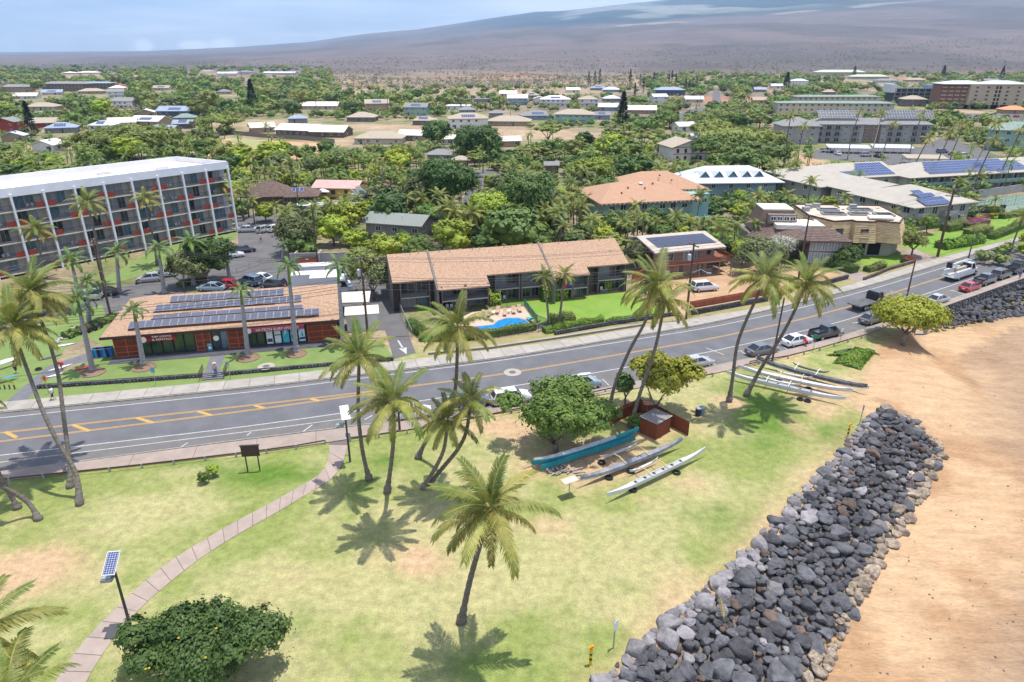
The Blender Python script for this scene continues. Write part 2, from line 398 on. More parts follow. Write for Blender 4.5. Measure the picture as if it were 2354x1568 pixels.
# town and country behind the road
ty = smooth((gy-85-0.2*gx)/10)
nt1 = fbm(gx, gy, 40, 31, 4); nt2 = fbm(gx, gy, 12, 32, 4)
town = colmix(np.repeat(C_(.22,.18,.11), len(gx), 0), C_(.13,.15,.05), smooth((nt2-0.42)*5)); town = colmix(town, C_(.30,.22,.14), smooth((nt1-0.55)*6))
nf1 = fbm(gx, gy, 160, 41, 5); nf2 = fbm(gx, gy, 30, 42, 3)
scrub = colmix(np.repeat(C_(.27,.205,.13), len(gx), 0), C_(.16,.13,.095), smooth((nf1-0.42)*6)); scrub = colmix(scrub, C_(.33,.16,.09), smooth((nf1-0.63)*9)*0.8)
scrub = colmix(scrub, C_(.13,.12,.07), smooth((nf2-0.5)*4)*0.4)
ang = gx/np.maximum(gy, 1)
tsc = smooth((gy-430-np.clip(-ang, 0, 1)*700-np.clip(ang-0.35, 0, 1)*900+(nf1-.5)*200)/80)
cc = colmix(town, scrub, tsc)
# far slope: grey-brown scrub below, dark forest and pastures above
rel = np.clip((gy-1500)/12500, 0, 1)
nm1 = fbm(gx, gy*0.35, 1500, 51, 6); nm2 = fbm(gx, gy*0.3, 420, 52, 5)
slope = colmix(np.repeat(C_(.115,.092,.085), len(gx), 0), C_(.08,.068,.062), smooth((nm2-0.45)*5))
slope = colmix(slope, C_(.025,.045,.05), smooth((rel-0.36+(nm1-.5)*0.5)*5)*smooth((ang+0.15)*5))
slope = colmix(slope, C_(.30,.30,.24), smooth((nm1-0.57)*12)*smooth((rel-0.4)*5)*smooth((ang+0.1)*4)*0.6)
slope = colmix(slope, C_(.36,.31,.22), np.exp(-((rel-0.40-0.06*(nm2-.5)-0.05*ang)/0.012)**2)*smooth((ang-0.05)*8)*smooth((0.62-ang)*6)*smooth((nm2-.42)*8)*0.6)
cc = colmix(cc, slope, smooth((gy-1300)/500))
col = colmix(col, cc, ty)
faces_i = np.arange((NR-1)*(NA-1)); r_, c_ = faces_i//(NA-1), faces_i % (NA-1)
q0 = r_*NA+c_; F4 = np.stack([q0, q0+1, q0+NA+1, q0+NA], 1)[:, ::-1]
fx, fy, fd = gx[F4].mean(1), gy[F4].mean(1), gd[F4].mean(1)
def cover_mat(name, bump, s1, s2, rough=0.9, str_=0.5, contrast=(0.75, 1.3), spec=0.2, stretch=None):
 m = bpy.data.materials.new(name); m.use_nodes = True; N = m.node_tree.nodes; L = m.node_tree.links; b = N['Principled BSDF']
 b.inputs['Roughness'].default_value = rough; b.inputs['Specular IOR Level'].default_value = spec
 a = N.new('ShaderNodeAttribute'); a.attribute_name = 'cover'; g = N.new('ShaderNodeNewGeometry')
 vec = g.outputs['Position']
 if stretch: mpn = N.new('ShaderNodeMapping'); mpn.inputs['Scale'].default_value = stretch; mpn.inputs['Rotation'].default_value = (0, 0, 0.6); L.new(vec, mpn.inputs[0]); vec = mpn.outputs[0]
 last = a.outputs['Color']
 for s, w in ((s1, 1.0), (s2, 1.0)):
  n = N.new('ShaderNodeTexNoise'); n.inputs['Scale'].default_value = s; n.inputs['Detail'].default_value = 6; n.inputs['Roughness'].default_value = 0.7; L.new(vec, n.inputs['Vector'])
  r = N.new('ShaderNodeMapRange'); r.inputs['From Min'].default_value = 0.3; r.inputs['From Max'].default_value = 0.7; r.inputs['To Min'].default_value = contrast[0]; r.inputs['To Max'].default_value = contrast[1]; L.new(n.outputs['Fac'], r.inputs[0])
  x = N.new('ShaderNodeVectorMath'); x.operation = 'SCALE'; L.new(last, x.inputs[0]); L.new(r.outputs[0], x.inputs['Scale']); last = x.outputs[0]
 L.new(last, b.inputs['Base Color'])
 bp = N.new('ShaderNodeBump'); bp.inputs['Strength'].default_value = str_; bp.inputs['Distance'].default_value = bump; L.new(n.outputs['Fac'], bp.inputs['Height']); L.new(bp.outputs[0], b.inputs['Normal'])
 return m
m_lawn = cover_mat('lawn_cover', 0.05, 1.3, 9.0, contrast=(0.72, 1.3), str_=0.6)
m_sand = cover_mat('sand_cover', 0.10, 0.7, 4.5, contrast=(0.78, 1.2), str_=1.0, stretch=(0.45, 1.6, 1))
m_land = cover_mat('land_cover', 0.3, 0.06, 0.9, contrast=(0.7, 1.35), str_=0.5)
m_slope = cover_mat('slope_cover', 4.0, 0.004, 0.035, contrast=(0.78, 1.28), str_=0.4)
def zone(name, mask, mat):
 f = F4[mask]; u, inv = np.unique(f, return_inverse=True); v = np.stack([gx[u], gy[u], gz[u]], 1)
 me = npmesh(name, v, inv.reshape(f.shape), mat, True)
 ca = me.color_attributes.new('cover', 'FLOAT_COLOR', 'POINT')
 ca.data.foreach_set('color', np.concatenate([np.clip(col[u], 0, 1), np.ones((len(u), 1))], 1).astype(np.float32).ravel())
 o = link(name, me); o['kind'] = 'structure'; return o
mroad = fy > 62+0.33*(fx+22)
is_b = (fd > -0.2) & (fy < 260); is_l = ~is_b & ~mroad & (fy < 200); is_m = fy > 1500
zone('beach', is_b, m_sand); zone('park_lawn', is_l, m_lawn); zone('terrain', ~is_b & ~is_l & ~is_m, m_land); zone('mountain', is_m, m_slope)
# shallow sea
m_water = M('sea_water', (.16,.115,.06), (.12,.095,.05), scale=0.08, rough=0.12, bump=0.25, bscale=1.2, spec=0.5, coord='World')
mb = MB(); mb.poly([(-200, -3000, -3.0), (6000, -3000, -3.0), (6000, 260, -3.0), (140, 150, -3.0), (20, 20, -3.0), (-200, 0, -3.0)])
o = mb.build('sea', m_water); o['kind'] = 'structure'
# ------------------------------------------------------------------ roads and pavements
m_asph = M('asphalt', (.098,.098,.107), (.125,.125,.133), scale=0.35, rough=0.85, bump=0.3, bscale=14, coord='World', detail=8, bdist=0.02)
m_asph2 = M('asphalt_lane_edge', (.115,.112,.108), (.14,.135,.13), scale=0.5, rough=0.9, bump=0.3, bscale=14, coord='World', detail=8, bdist=0.02)
m_conc = M('pale_concrete', (.27,.245,.215), (.33,.305,.27), scale=0.7, rough=0.9, bump=0.2, bscale=10, coord='World', rnd=0.06)
m_conc2 = M('warm_concrete', (.25,.20,.17), (.30,.245,.205), scale=0.6, rough=0.9, bump=0.2, bscale=10, coord='World', rnd=0.05)
m_path = M('path_concrete', (.27,.215,.185), (.33,.265,.225), scale=0.8, rough=0.9, bump=0.25, bscale=12, coord='World', rnd=0.05)
m_joint = M('slab_joint', (.13,.11,.095), rough=0.95)  # darker tone of the bed seen between the slabs
m_curb = M('kerb_concrete', (.20,.185,.165), (.30,.28,.25), scale=2.0, rough=0.9, coord='World')
m_white = M('road_white', (.50,.50,.48), (.30,.30,.30), scale=5, rough=0.7, coord='World')
m_yel = M('road_yellow', (.50,.29,.07), (.33,.22,.09), scale=5, rough=0.7, coord='World')
def strip(name, la, lb, z, mat, kind='structure', parent=None):
 n = max(len(la), len(lb)); ia = np.linspace(0, len(la)-1, n); ib = np.linspace(0, len(lb)-1, n)
 a = np.stack([np.interp(ia, np.arange(len(la)), la[:, i]) for i in (0, 1)], 1); b = np.stack([np.interp(ib, np.arange(len(lb)), lb[:, i]) for i in (0, 1)], 1)
 mb = MB()
 for i in range(n-1): mb.poly(ccw([(a[i][0], a[i][1]), (a[i+1][0], a[i+1][1]), (b[i+1][0], b[i+1][1]), (b[i][0], b[i][1])]))
 mb.v = [(v[0], v[1], z) for v in mb.v]
 o = mb.build(name, mat, parent)
 if kind and parent is None: o['kind'] = kind
 return o
def nearest(line, p): return int(np.argmin(np.hypot(line[:, 0]-p[0], line[:, 1]-p[1])))
def ribbon(name, line, w, z, mat, off=0.0, parent=None):
 d = np.gradient(line, axis=0); d /= np.linalg.norm(d, axis=1)[:, None]; n = np.stack([-d[:, 1], d[:, 0]], 1)
 return strip(name, line+n*(off-w/2), line+n*(off+w/2), z, mat, parent=parent)
LCF, LCN, LSF, LYF, LYN, LWF, LWN = (wline(q, ext=90) for q in (CURBF, CURBN, SWF, YF, YN, WF, WNL))
def lerp_line(ref, other):
 return np.array([other[nearest(other, p)] for p in ref])
def foot(line, p):
 i = nearest(line, p); best = None
 for a in (i-1, i):
  if 0 <= a < len(line)-1:
   u, v = line[a], line[a+1]; d = v-u; t = np.clip(np.dot(p-u, d)/np.dot(d, d), 0, 1); q = u+d*t; e = np.hypot(*(q-p))
   if best is None or e < best[0]: best = (e, q)
 return best[1]
LCN2 = np.array([foot(LCN, p) for p in LCF]); ok = np.hypot(*(LCN2-LCF).T) < 26
road = strip('road', LCF[ok], LCN2[ok], 0.008, m_asph)
lw2 = np.array([foot(LWN, p) for p in LCN]); o = strip('parking_lane', LCN, lw2, 0.012, m_asph2)
lw3 = np.array([foot(LWF, p) for p in LCF]); o = strip('road_shoulder', lw3, LCF, 0.012, m_asph2)
ribbon('white_edge_line', LWF, 0.15, 0.018, m_white); ribbon('white_lane_line', LWN, 0.15, 0.018, m_white)
iy = nearest(LYF, W(870, 898)[:2])
ribbon('yellow_centre_line', LYF, 0.12, 0.018, m_yel, 0.11); ribbon('yellow_centre_line', LYF, 0.12, 0.018, m_yel, -0.11)
jy = nearest(LYN, W(830, 907)[:2])
ribbon('yellow_centre_line', LYN[:jy+1], 0.12, 0.018, m_yel, 0.11); ribbon('yellow_centre_line', LYN[:jy+1], 0.12, 0.018, m_yel, -0.11)
for k, (a, b) in enumerate([((12,993),(38,1006)),((167,976.7),(206,991)),((313,960.5),(352,972)),((455,946),(486,955)),((585.5,932.6),(607,938)),((714,917),(735,922)),((-150,1010),(-125,1024))]):
 a = W(*a); b = W(*b); mb = MB(); mb.bar((a.x, a.y, 0.0), (b.x, b.y, 0.0), 0.42, 0.032); o = mb.build('yellow_hatch_bar', m_yel); o['kind'] = 'structure'
a0 = nearest(LWN, W(-100, 1050)[:2]); a1 = nearest(LWN, W(860, 940)[:2])
seg = LWN[a0:a1]; inn = np.array([foot(LCN, p) for p in seg])
ribbon('white_stall_line', seg+(inn-seg)*0.42, 0.12, 0.019, m_white)
def mark(pts, mat, name, z=0.020, w=0.14):
 a, b = W(*pts[0]), W(*pts[1]); mb = MB(); d = Vector((b.x-a.x, b.y-a.y, 0)).normalized(); n = Vector((-d.y, d.x, 0))*w/2
 mb.poly([(*(a-n)[:2], z), (*(b-n)[:2], z), (*(b+n)[:2], z), (*(a+n)[:2], z)]); o = mb.build(name, mat)
 o['kind'] = 'structure'
for a, b in [((690,997),(718,977)),((568,1001),(577,994)),((838,965),(856,955)),((416,1028),(432,1018)),((1145,907),(1160,928)),((1787,787),(1814,807)),((1966,742),(1998,753)),((2189,668),(2216,677)),((1623,800),(1665,816)),((1632,830),(1650,843)),((1385,872),(1400,886)),((1700,806),(1724,820)),((1133,914),(1152,912)),((1695,808),(1706,806)),((1960,743),(1972,741)),((2183,669),(2194,667))]: mark((a, b), m_white, 'parking_mark')
def slabs(name, A_, B_, L, z, mat, n_from=0, gap=0.03, th=0.10):
 """pavement bed with separate slabs between lines A_ and B_ (same length)"""
 bed = strip(name, A_, B_, z-0.02, m_joint)
 s = np.concatenate([[0], np.cumsum(np.linalg.norm(np.diff(A_, axis=0), axis=1))]); t = 0.0; i = 0
 while t+L < s[-1]:
  p = [[np.interp(u, s, Q[:, k]) for k in (0, 1)] for u, Q in ((t+gap, A_), (t+L-gap, A_), (t+L-gap, B_), (t+gap, B_))]
  q = ccw(p); cx_ = sum(a[0] for a in q)/4; cy_ = sum(a[1] for a in q)/4
  X, Y = pix((cx_, cy_, 0))
  if -60 < X < 2420 and -60 < Y < 1640:
   mb = MB(); mb.prism([(a[0], a[1]) for a in q], z-th, z, bottom=False); mb.build('slab', mat, bed)
  t += L
 return bed
fS = np.array([foot(LSF, p) for p in LCF]); slabs('far_pavement', LCF+(fS-LCF)*0.12, fS, 3.0, 0.13, m_conc)
fN = np.array([foot(LSWN, p) for p in LCN]); slabs('near_pavement', LCN+(fN-LCN)*0.10, fN, 6.0, 0.12, m_conc2)
def kerb(name, line, other, w=0.16, h=0.14):
 d = other-line; d /= np.linalg.norm(d, axis=1)[:, None]; mb = MB(); b = line+d*w
 for i in range(len(line)-1):
  q = ccw([line[i], line[i+1], b[i+1], b[i]]); mb.prism([(p[0], p[1]) for p in q], -0.05, h, bottom=False)
 o = mb.build(name, m_curb); o['kind'] = 'structure'
kerb('far_kerb', LCF, fS); kerb('near_kerb', LCN, fN, h=0.13)
PL = [(60,1680),(127,1568),(181,1486),(242,1422),(302,1365),(363,1310),(448,1253),(544,1198),(635,1150),(726,1099),(750,1077),(758,1042),(757,1018)]
PR = [(140,1680),(197,1568),(242,1492),(296,1425),(339,1383),(387,1341),(460,1283),(544,1229),(635,1180),(713,1132),(762,1105),(790,1068),(803,1010)]
def dens(pts, n=60):
 p = np.array([W(*q)[:2] for q in pts]); s = np.linspace(0, len(p)-1, n)
 q = np.stack([np.interp(s, np.arange(len(p)), p[:, k]) for k in (0, 1)], 1)
 for _ in range(5): q[1:-1] = (q[:-2]+2*q[1:-1]+q[2:])/4
 return q
slabs('curved_path', dens(PL), dens(PR), 1.45, 0.045, m_path, th=0.06)
# side street, car parks and drives
m_lot = M('lot_asphalt', (.095,.093,.093), (.125,.12,.118), scale=0.3, rough=0.9, bump=0.3, bscale=10, coord='World', detail=8, bdist=0.02)
m_dirt = M('bare_dirt', (.33,.20,.115), (.40,.27,.165), scale=0.35, rough=0.95, bump=0.4, bscale=5, coord='World')
m_turf = M('shop_turf', (.125,.185,.050), (.16,.215,.065), scale=0.5, rough=0.9, bump=0.4, bscale=20, coord='World')
m_verge = M('verge_grass', (.14,.19,.045), (.24,.22,.09), scale=0.5, rough=0.9, bump=0.4, bscale=20, coord='World')
m_dryv = M('dry_verge', (.30,.24,.13), (.20,.20,.07), scale=0.45, rough=0.9, bump=0.4, bscale=12, coord='World')
m_bright = M('bright_lawn', (.12,.235,.025), (.19,.265,.05), scale=0.28, rough=0.9, bump=0.4, bscale=20, coord='World')
m_walk = M('grey_walk', (.115,.115,.13), (.145,.145,.16), scale=1.0, rough=0.9, coord='World')
sheet('side_street', WP([(-60,860),(60,790),(143,757),(282,714),(560,634),(646,608),(662,560),(655,500),(640,480),(545,500),(548,560),(380,628),(240,672),(60,708),(-80,745)]), 0.008, m_lot)
sheet('shop_car_park', WP([(430,690),(560,632),(646,606),(770,590),(860,600),(900,690),(930,760),(860,760),(700,700)]), 0.012, m_lot)
sheet('driveway', WP([(868,700),(905,826),(956,812),(912,700)]), 0.020, m_lot)
sheet('hotel_garden', WP([(243,657),(300,640),(430,595),(545,545),(545,520),(380,560),(240,640)]), 0.010, m_turf)
sheet('shop_verge', WP([(-40,934),(0,929),(604,871),(760,853),(905,833),(880,800),(600,840),(95,880),(-40,860)]), 0.006, m_turf)
sheet('left_turf', WP([(-120,915),(95,893),(150,800),(200,775),(270,815),(235,700),(-60,790)]), 0.010, m_turf)
sheet('pool_verge', WP([(958,818),(1250,793),(1630,729),(1560,700),(985,788)]), 0.010, m_dryv)
sheet('dirt_lot', WP([(1500,735),(1600,722),(1760,690),(1940,650),(1950,632),(1700,600),(1560,610),(1460,650)]), 0.011, m_dirt)
sheet('roadside_verge', WP([(1640,726),(1814,695),(1999,640),(2153,593.6),(2160,585),(1950,640),(1760,686),(1600,722)]), 0.016, m_dryv)
sheet('garden_lawn', WP([(1225,735),(1475,690),(1560,725),(1270,770),(1220,752)]), 0.014, m_bright)
sheet('garden_lawn', WP([(960,700),(1040,690),(1090,680),(1260,690),(1470,668),(1475,690),(1225,735),(1215,700),(960,720)]), 0.012, m_bright)
sheet('shores_lawn', WP([(2120,578),(2060,566),(2150,535),(2260,500),(2354,478),(2500,440),(2700,430),(2560,480),(2354,541),(2200,582),(2160,592)]), 0.010, m_bright)
sheet('yard_lawn', WP([(1975,600),(2040,570),(2095,598),(2000,625)]), 0.014, m_bright)
sheet('walk_drive', WP([(1895,605),(1925,600),(2010,640),(1970,650)]), 0.018, m_conc2)
sheet('walk_drive', WP([(2080,575),(2105,573),(2150,594),(2105,610)]), 0.018, m_conc2)
sheet('backstreet', WP([(2105,345),(2160,318),(2190,320),(2330,370),(2500,420),(2400,400),(2300,380),(2230,368)]), 0.010, m_lot)
sheet('apartment_car_park', WP([(1860,345),(1930,340),(2110,338),(2330,362),(2230,372),(2100,385),(1960,370),(1870,365)]), 0.008, m_lot)
sheet('tower_car_park', WP([(1980,262),(2400,262),(2400,280),(2000,282)]), 0.008, m_lot)
sheet('cleared_earth', WP([(430,350),(520,318),(760,330),(760,362),(600,370),(500,352),(470,365)]), 0.010, M('cleared_earth', (.42,.20,.095), (.50,.36,.23), scale=0.05, rough=0.95, bump=0.5, bscale=0.6, coord='World', detail=7))
sheet('earth_grass', WP([(510,322),(560,318),(700,336),(690,346),(560,338)]), 0.016, M('weed_grass', (.20,.24,.07), (.33,.27,.14), scale=0.1, coord='World'))
sheet('crossing_street', WP([(1520,275),(1600,248),(1680,243),(1690,250),(1640,262),(1560,292)]), 0.012, m_lot)
sheet('crossing_street', WP([(1636,244),(1640,205),(1652,205),(1660,244)]), 0.016, m_lot)
sheet('cul_de_sac', WP([(1060,470),(1085,405),(1110,388),(1165,390),(1160,405),(1140,440),(1120,470)]), 0.012, m_lot)
sheet('craft_yard', WP([(735,490),(800,450),(960,440),(960,470),(830,500)]), 0.012, M('pale_yard', (.33,.28,.22), (.40,.34,.27), scale=0.3, coord='World'))
sheet('bare_hill', WP([(1800,385),(1830,355),(1900,372),(1960,385),(1930,400),(1840,400)]), 0.010, m_dirt)
sheet('tennis_court', WP([(2215,480),(2270,455),(2420,440),(2420,478),(2354,484)]), 0.014, M('court_green', (.13,.19,.15), (.16,.22,.17), scale=0.5, coord='World'))
# ------------------------------------------------------------------ vegetation builders
m_trunk = M('palm_bark', (.10,.085,.072), (.20,.175,.15), scale=2.5, rough=0.95, bump=0.6, bscale=6, coord='Object', stretch=(1, 1, 4), rnd=0.15)
m_royal = M('royal_palm_bark', (.22,.215,.22), (.32,.31,.31), scale=1.5, rough=0.9, bump=0.4, bscale=5, coord='Object', stretch=(1, 1, 5), rnd=0.08)
m_shaft = M('palm_crownshaft', (.10,.19,.03), (.16,.24,.05), scale=3, rough=0.5)
m_frond = M('palm_leaflet', (.095,.155,.025), (.22,.235,.05), scale=0.7, rough=0.55, coord='Object', trans=0.38, rnd=0.30, hue=0.02, spec=0.4)
m_frondy = M('palm_leaflet_yellow', (.20,.22,.04), (.36,.33,.08), scale=0.7, rough=0.55, coord='Object', trans=0.38, rnd=0.25, hue=0.015, spec=0.4)
m_frondr = M('royal_leaflet', (.05,.13,.03), (.12,.21,.045), scale=0.9, rough=0.5, coord='Object', trans=0.3, rnd=0.25, hue=0.02, spec=0.4)
m_rachis = M('frond_midrib', (.30,.27,.07), (.22,.24,.07), scale=2, rough=0.5)
m_deadf = M('dead_frond', (.30,.21,.11), (.22,.15,.08), scale=2, rough=0.9, rnd=0.1)
m_wood = M('tree_bark', (.12,.095,.075), (.20,.165,.135), scale=3, rough=0.95, bump=0.5, rnd=0.15)
def frond_mesh(name, L=4.3, bend=65, nl=34, leaf=0.75, hang=0.5, w=0.075, mat=None, seed=0, onesided=0.0, bendpow=1.2, tip=0.25, seg=2):
 rnd = random.Random(seed); mb = MB(); N = 14; pts = []; x = z = 0.0; y = 0.0
 for i in range(N+1):
  pts.append(Vector((x, y, z))); t = i/N; a = -math.radians(bend)*(t**bendpow)
  x += math.cos(a)*L/N; z += math.sin(a)*L/N; y += onesided*0.06*L/N*t
 mb.tube(pts, [0.045*(1-0.8*i/N)+0.008 for i in range(N+1)], 4, m_rachis, caps=False)
 def at(t):
  f = t*N; i = min(int(f), N-1); return pts[i].lerp(pts[i+1], f-i), (pts[i+1]-pts[i]).normalized()
 for s in (-1, 1):
  for k in range(nl):
   t = 0.10+0.90*(k+rnd.random()*0.6)/nl
   p, d = at(min(t, 0.999)); side = Vector((0, s, 0)); up = side.cross(d)*s
   if up.z < 0: up = -up
   ll = leaf*(0.35+0.65*math.sin(math.pi*min(1, t*0.85+0.12))**0.6)*(0.85+0.3*rnd.random())
   fw = 0.25+0.75*t
   h = hang*(0.7+0.6*rnd.random())
   dirv = (side*(1.0-0.25*h)+d*fw*0.75+Vector((0, 0, -h*0.9))+Vector((0, 0.55*onesided, 0))+up*0.18).normalized()
   d2 = (dirv+Vector((0, 0, -0.75*h-0.15))).normalized()
   q1 = p+dirv*ll*0.5; q2 = q1+d2*ll*0.5
   wv = d.cross(dirv).cross(dirv).normalized()*w*0.5
   mb.poly([p-wv*0.6, p+wv*0.6, q1+wv, q1-wv], mat); mb.poly([q1-wv, q1+wv, q2+wv*0.25, q2-wv*0.25], mat)
 return mb.mesh(name, smooth=False)
F_UP = [frond_mesh('frond', 4.2, 38, 46, 0.80, 0.22, mat=m_frond, seed=1, onesided=-0.6), frond_mesh('frond', 4.0, 52, 46, 0.78, 0.30, mat=m_frond, seed=2, onesided=-0.3)]
F_MID = [frond_mesh('frond', 4.5, 74, 48, 0.88, 0.62, mat=m_frond, seed=3, onesided=-0.5), frond_mesh('frond', 4.6, 88, 48, 0.90, 0.80, mat=m_frondy, seed=4), frond_mesh('frond', 4.4, 62, 48, 0.85, 0.55, mat=m_frondy, seed=5, onesided=0.4)]
F_DN = [frond_mesh('frond', 4.2, 62, 46, 0.85, 0.75, mat=m_frondy, seed=6), frond_mesh('frond', 3.9, 50, 44, 0.80, 0.85, mat=m_frondy, seed=7, onesided=-0.4)]
F_DEAD = [frond_mesh('frond', 3.4, 30, 22, 0.5, 0.95, mat=m_deadf, seed=8)]
F_ROY = [frond_mesh('frond', 3.5, 95, 34, 0.72, 0.45, mat=m_frondr, seed=11, w=0.09), frond_mesh('frond', 3.4, 78, 34, 0.70, 0.6, mat=m_frondr, seed=12, w=0.09), frond_mesh('frond', 3.3, 110, 34, 0.65, 0.5, mat=m_frondr, seed=13, w=0.09, onesided=-0.5)]
m_nut = M('coconut_husk', (.10,.12,.03), (.24,.18,.06), scale=8, rough=0.6)
nutmb = MB()
for i in range(7):
 a = i*0.9; nutmb.lathe([(0.02,-.14),(.10,-.10),(.14,0),(.10,.10),(.02,.14)], 7, (math.cos(a)*0.30, math.sin(a)*0.30, -0.28-0.12*(i % 2)))
NUT = nutmb.mesh('coconut_cluster', m_nut, True)
def trunk_mesh(pts, r0, r1, mat, flare=1.7, n=9, rings=True):
 """bumpy ringed trunk through world points pts (relative to the first)"""
 pts = [Vector(p)-Vector(pts[0]) for p in pts]; K = max(14, int(len(pts)*4)); P = []
 s = np.linspace(0, len(pts)-1, K); arr = np.array([tuple(p) for p in pts])
 q = np.stack([np.interp(s, np.arange(len(pts)), arr[:, k]) for k in range(3)], 1)
 for _ in range(4): q[1:-1] = (q[:-2]+2*q[1:-1]+q[2:])/4
 P, Rr = [], []
 for i in range(K):
  t = i/(K-1); r = r1+(r0-r1)*(1-t)**0.8
  if t < 0.12: r *= 1+(flare-1)*(1-t/0.12)**1.5
  P.append(q[i]); Rr.append(r)
  if rings and i < K-1:
   for u in (0.33, 0.66): P.append(q[i]+(q[i+1]-q[i])*u); Rr.append(r*(0.93 if u < 0.5 else 1.03))
 P[0] = (P[0][0], P[0][1], P[0][2]-0.15)
 mb = MB(); mb.tube(P, Rr, n); return mb.mesh('trunk', mat, True)
PALMS = []
def world_trunk(px, z):
 n = len(px); L = [0]
 for i in range(1, n): L.append(L[-1]+math.hypot(px[i][0]-px[i-1][0], px[i][1]-px[i-1][1]))
 return [W(p[0], p[1], z*l/L[-1]) for p, l in zip(px, L)]
def put_fronds(t, top, nf, fl, rnd, style='coco', wind=(-0.35, 0.1)):
 nf = int(nf*1.25) if nf > 15 else nf
 base = top-t.location
 for i in range(nf):
  u = (i+0.5)/nf; yaw = i*2.399+rnd.uniform(-.25, .25)
  if style == 'coco':
   el = 82-115*u**0.85+rnd.uniform(-8, 8)
   me = rnd.choice(F_UP if el > 42 else (F_MID if el > -2 else F_DN)); sc = fl/4.3*rnd.uniform(.8, .98)
   if el > 60: sc *= 0.85
  else:
   el = 78-85*u+rnd.uniform(-6, 6); me = rnd.choice(F_ROY); sc = fl/3.4*rnd.uniform(.9, 1.05)
  # wind bends the fronds over towards one side
  d = Vector((math.cos(yaw)*math.cos(R(el))+wind[0]*0.5, math.sin(yaw)*math.cos(R(el))+wind[1]*0.5, math.sin(R(el)))).normalized()
  rot = (0, -math.asin(max(-1, min(1, d.z))), math.atan2(d.y, d.x))
  plink('frond', me, t, base+d*0.12, rot, sc)
def coco(px, z, fl, label, nf=19, seed=0, r=0.19, group='tall coconut palms in the beach park', dead=0, nuts=True, wind=(-0.35, 0.1), flare=1.8):
 rnd = random.Random(seed); pts = world_trunk(px, z)
 t = thing('coconut_palm', label, 'palm tree', pts[0], 0, group)
 plink('trunk', trunk_mesh(pts, r*1.15, r*0.72, m_trunk, flare), t)
 put_fronds(t, pts[-1], nf, fl, rnd, wind=wind)
 if nuts: plink('coconut_cluster', NUT, t, pts[-1]-pts[0], (0, 0, rnd.random()*6))
 for i in range(dead): plink('frond', F_DEAD[0], t, pts[-1]-pts[0], (0, R(65), rnd.random()*6.28), fl/4.3, )
 return t
coco([(1060,1430),(1078,1340),(1108,1235),(1130,1168)], 12.0, 4.5, 'lone leaning coconut palm on the open lawn, nearest to the camera', 21, 3, 0.20, dead=1)
coco([(849,1103),(833,1040),(822,950),(826,819)], 13.6, 4.2, 'coconut palm right of the path lamp, its trunk bowed left', 19, 5)
coco([(890,1130),(900,1060),(906,1000),(903,921)], 12.4, 4.2, 'straight coconut palm with dense crown second from the path lamp', 20, 8)
coco([(960,1053),(975,1020),(1003,976),(1038,940),(1048,890),(1051,825),(1052,752)], 16.5, 4.3, 'tallest coconut palm of the middle cluster, crown in front of the pool', 19, 11)
coco([(973,1122),(1000,1078),(1022,1035),(1029,968)], 8.0, 3.6, 'shortest coconut palm of the middle cluster, crown before the pavement', 17, 14)
coco([(985,1116),(1018,1075),(1052,1036),(1074,995),(1082,920)], 10.5, 3.6, 'coconut palm with bent trunk between the pool palm and the leafy tree', 17, 17)
coco([(1399,949),(1410,892),(1430,843),(1453,792),(1484,743),(1512,655)], 17.5, 4.5, 'leaning coconut palm left of the wooden shed, taller of the two', 19, 21, wind=(-.45, .1))
coco([(1449,982),(1466,920),(1486,861),(1507,802),(1520,738),(1530,690)], 14.5, 4.3, 'leaning coconut palm behind the wooden shed, lower of the two', 18, 24, wind=(-.4, 0))
coco([(1676,923.5),(1685,866),(1693,790),(1716,734),(1750,663),(1757,640)], 16.2, 4.6, 'curved coconut palm in the round green patch, left of the white canoes', 20, 27, wind=(.25, .2))
coco([(1714,911),(1753,839),(1793,780),(1827,716),(1848,663),(1852,650)], 14.8, 4.6, 'leaning coconut palm standing over the white outrigger canoes', 20, 30, wind=(.2, .1))
coco([(183,1161),(178,1091),(159,1058),(130,1013),(107,965),(94,936),(70,870),(49,814),(30,752)], 15.5, 4.8, 'coconut palm with S-shaped trunk at the left of the park', 20, 33, wind=(.3, .1))
coco([(161,1121),(161,1076),(154,1017),(146,958),(138,886),(131,847),(112,780),(68,672)], 17.5, 4.8, 'taller coconut palm of the left pair, its base flared by the rail fence', 20, 36, wind=(.3, .1))
coco([(89,1195),(70,1158),(37,1136),(0,1117),(-60,1080),(-110,980)], 9.5, 4.3, 'coconut palm with a strongly curved trunk leaving the picture at left', 17, 39)
coco([(41,1169),(20,1130),(0,1095),(-40,1020),(-90,900)], 12.0, 4.3, 'dark coconut trunk behind the curved one at the left edge', 17, 42)
coco([(-180,1800),(-140,1650),(-75,1475)], 11.0, 4.6, 'coconut palm outside the left edge with one frond reaching in', 16, 45, wind=(.2, 0))
coco([(-60,1900),(0,1750),(15,1625)], 10.0, 4.4, 'coconut palm below the lower left corner, only frond tips showing', 16, 48, wind=(.2, 0))
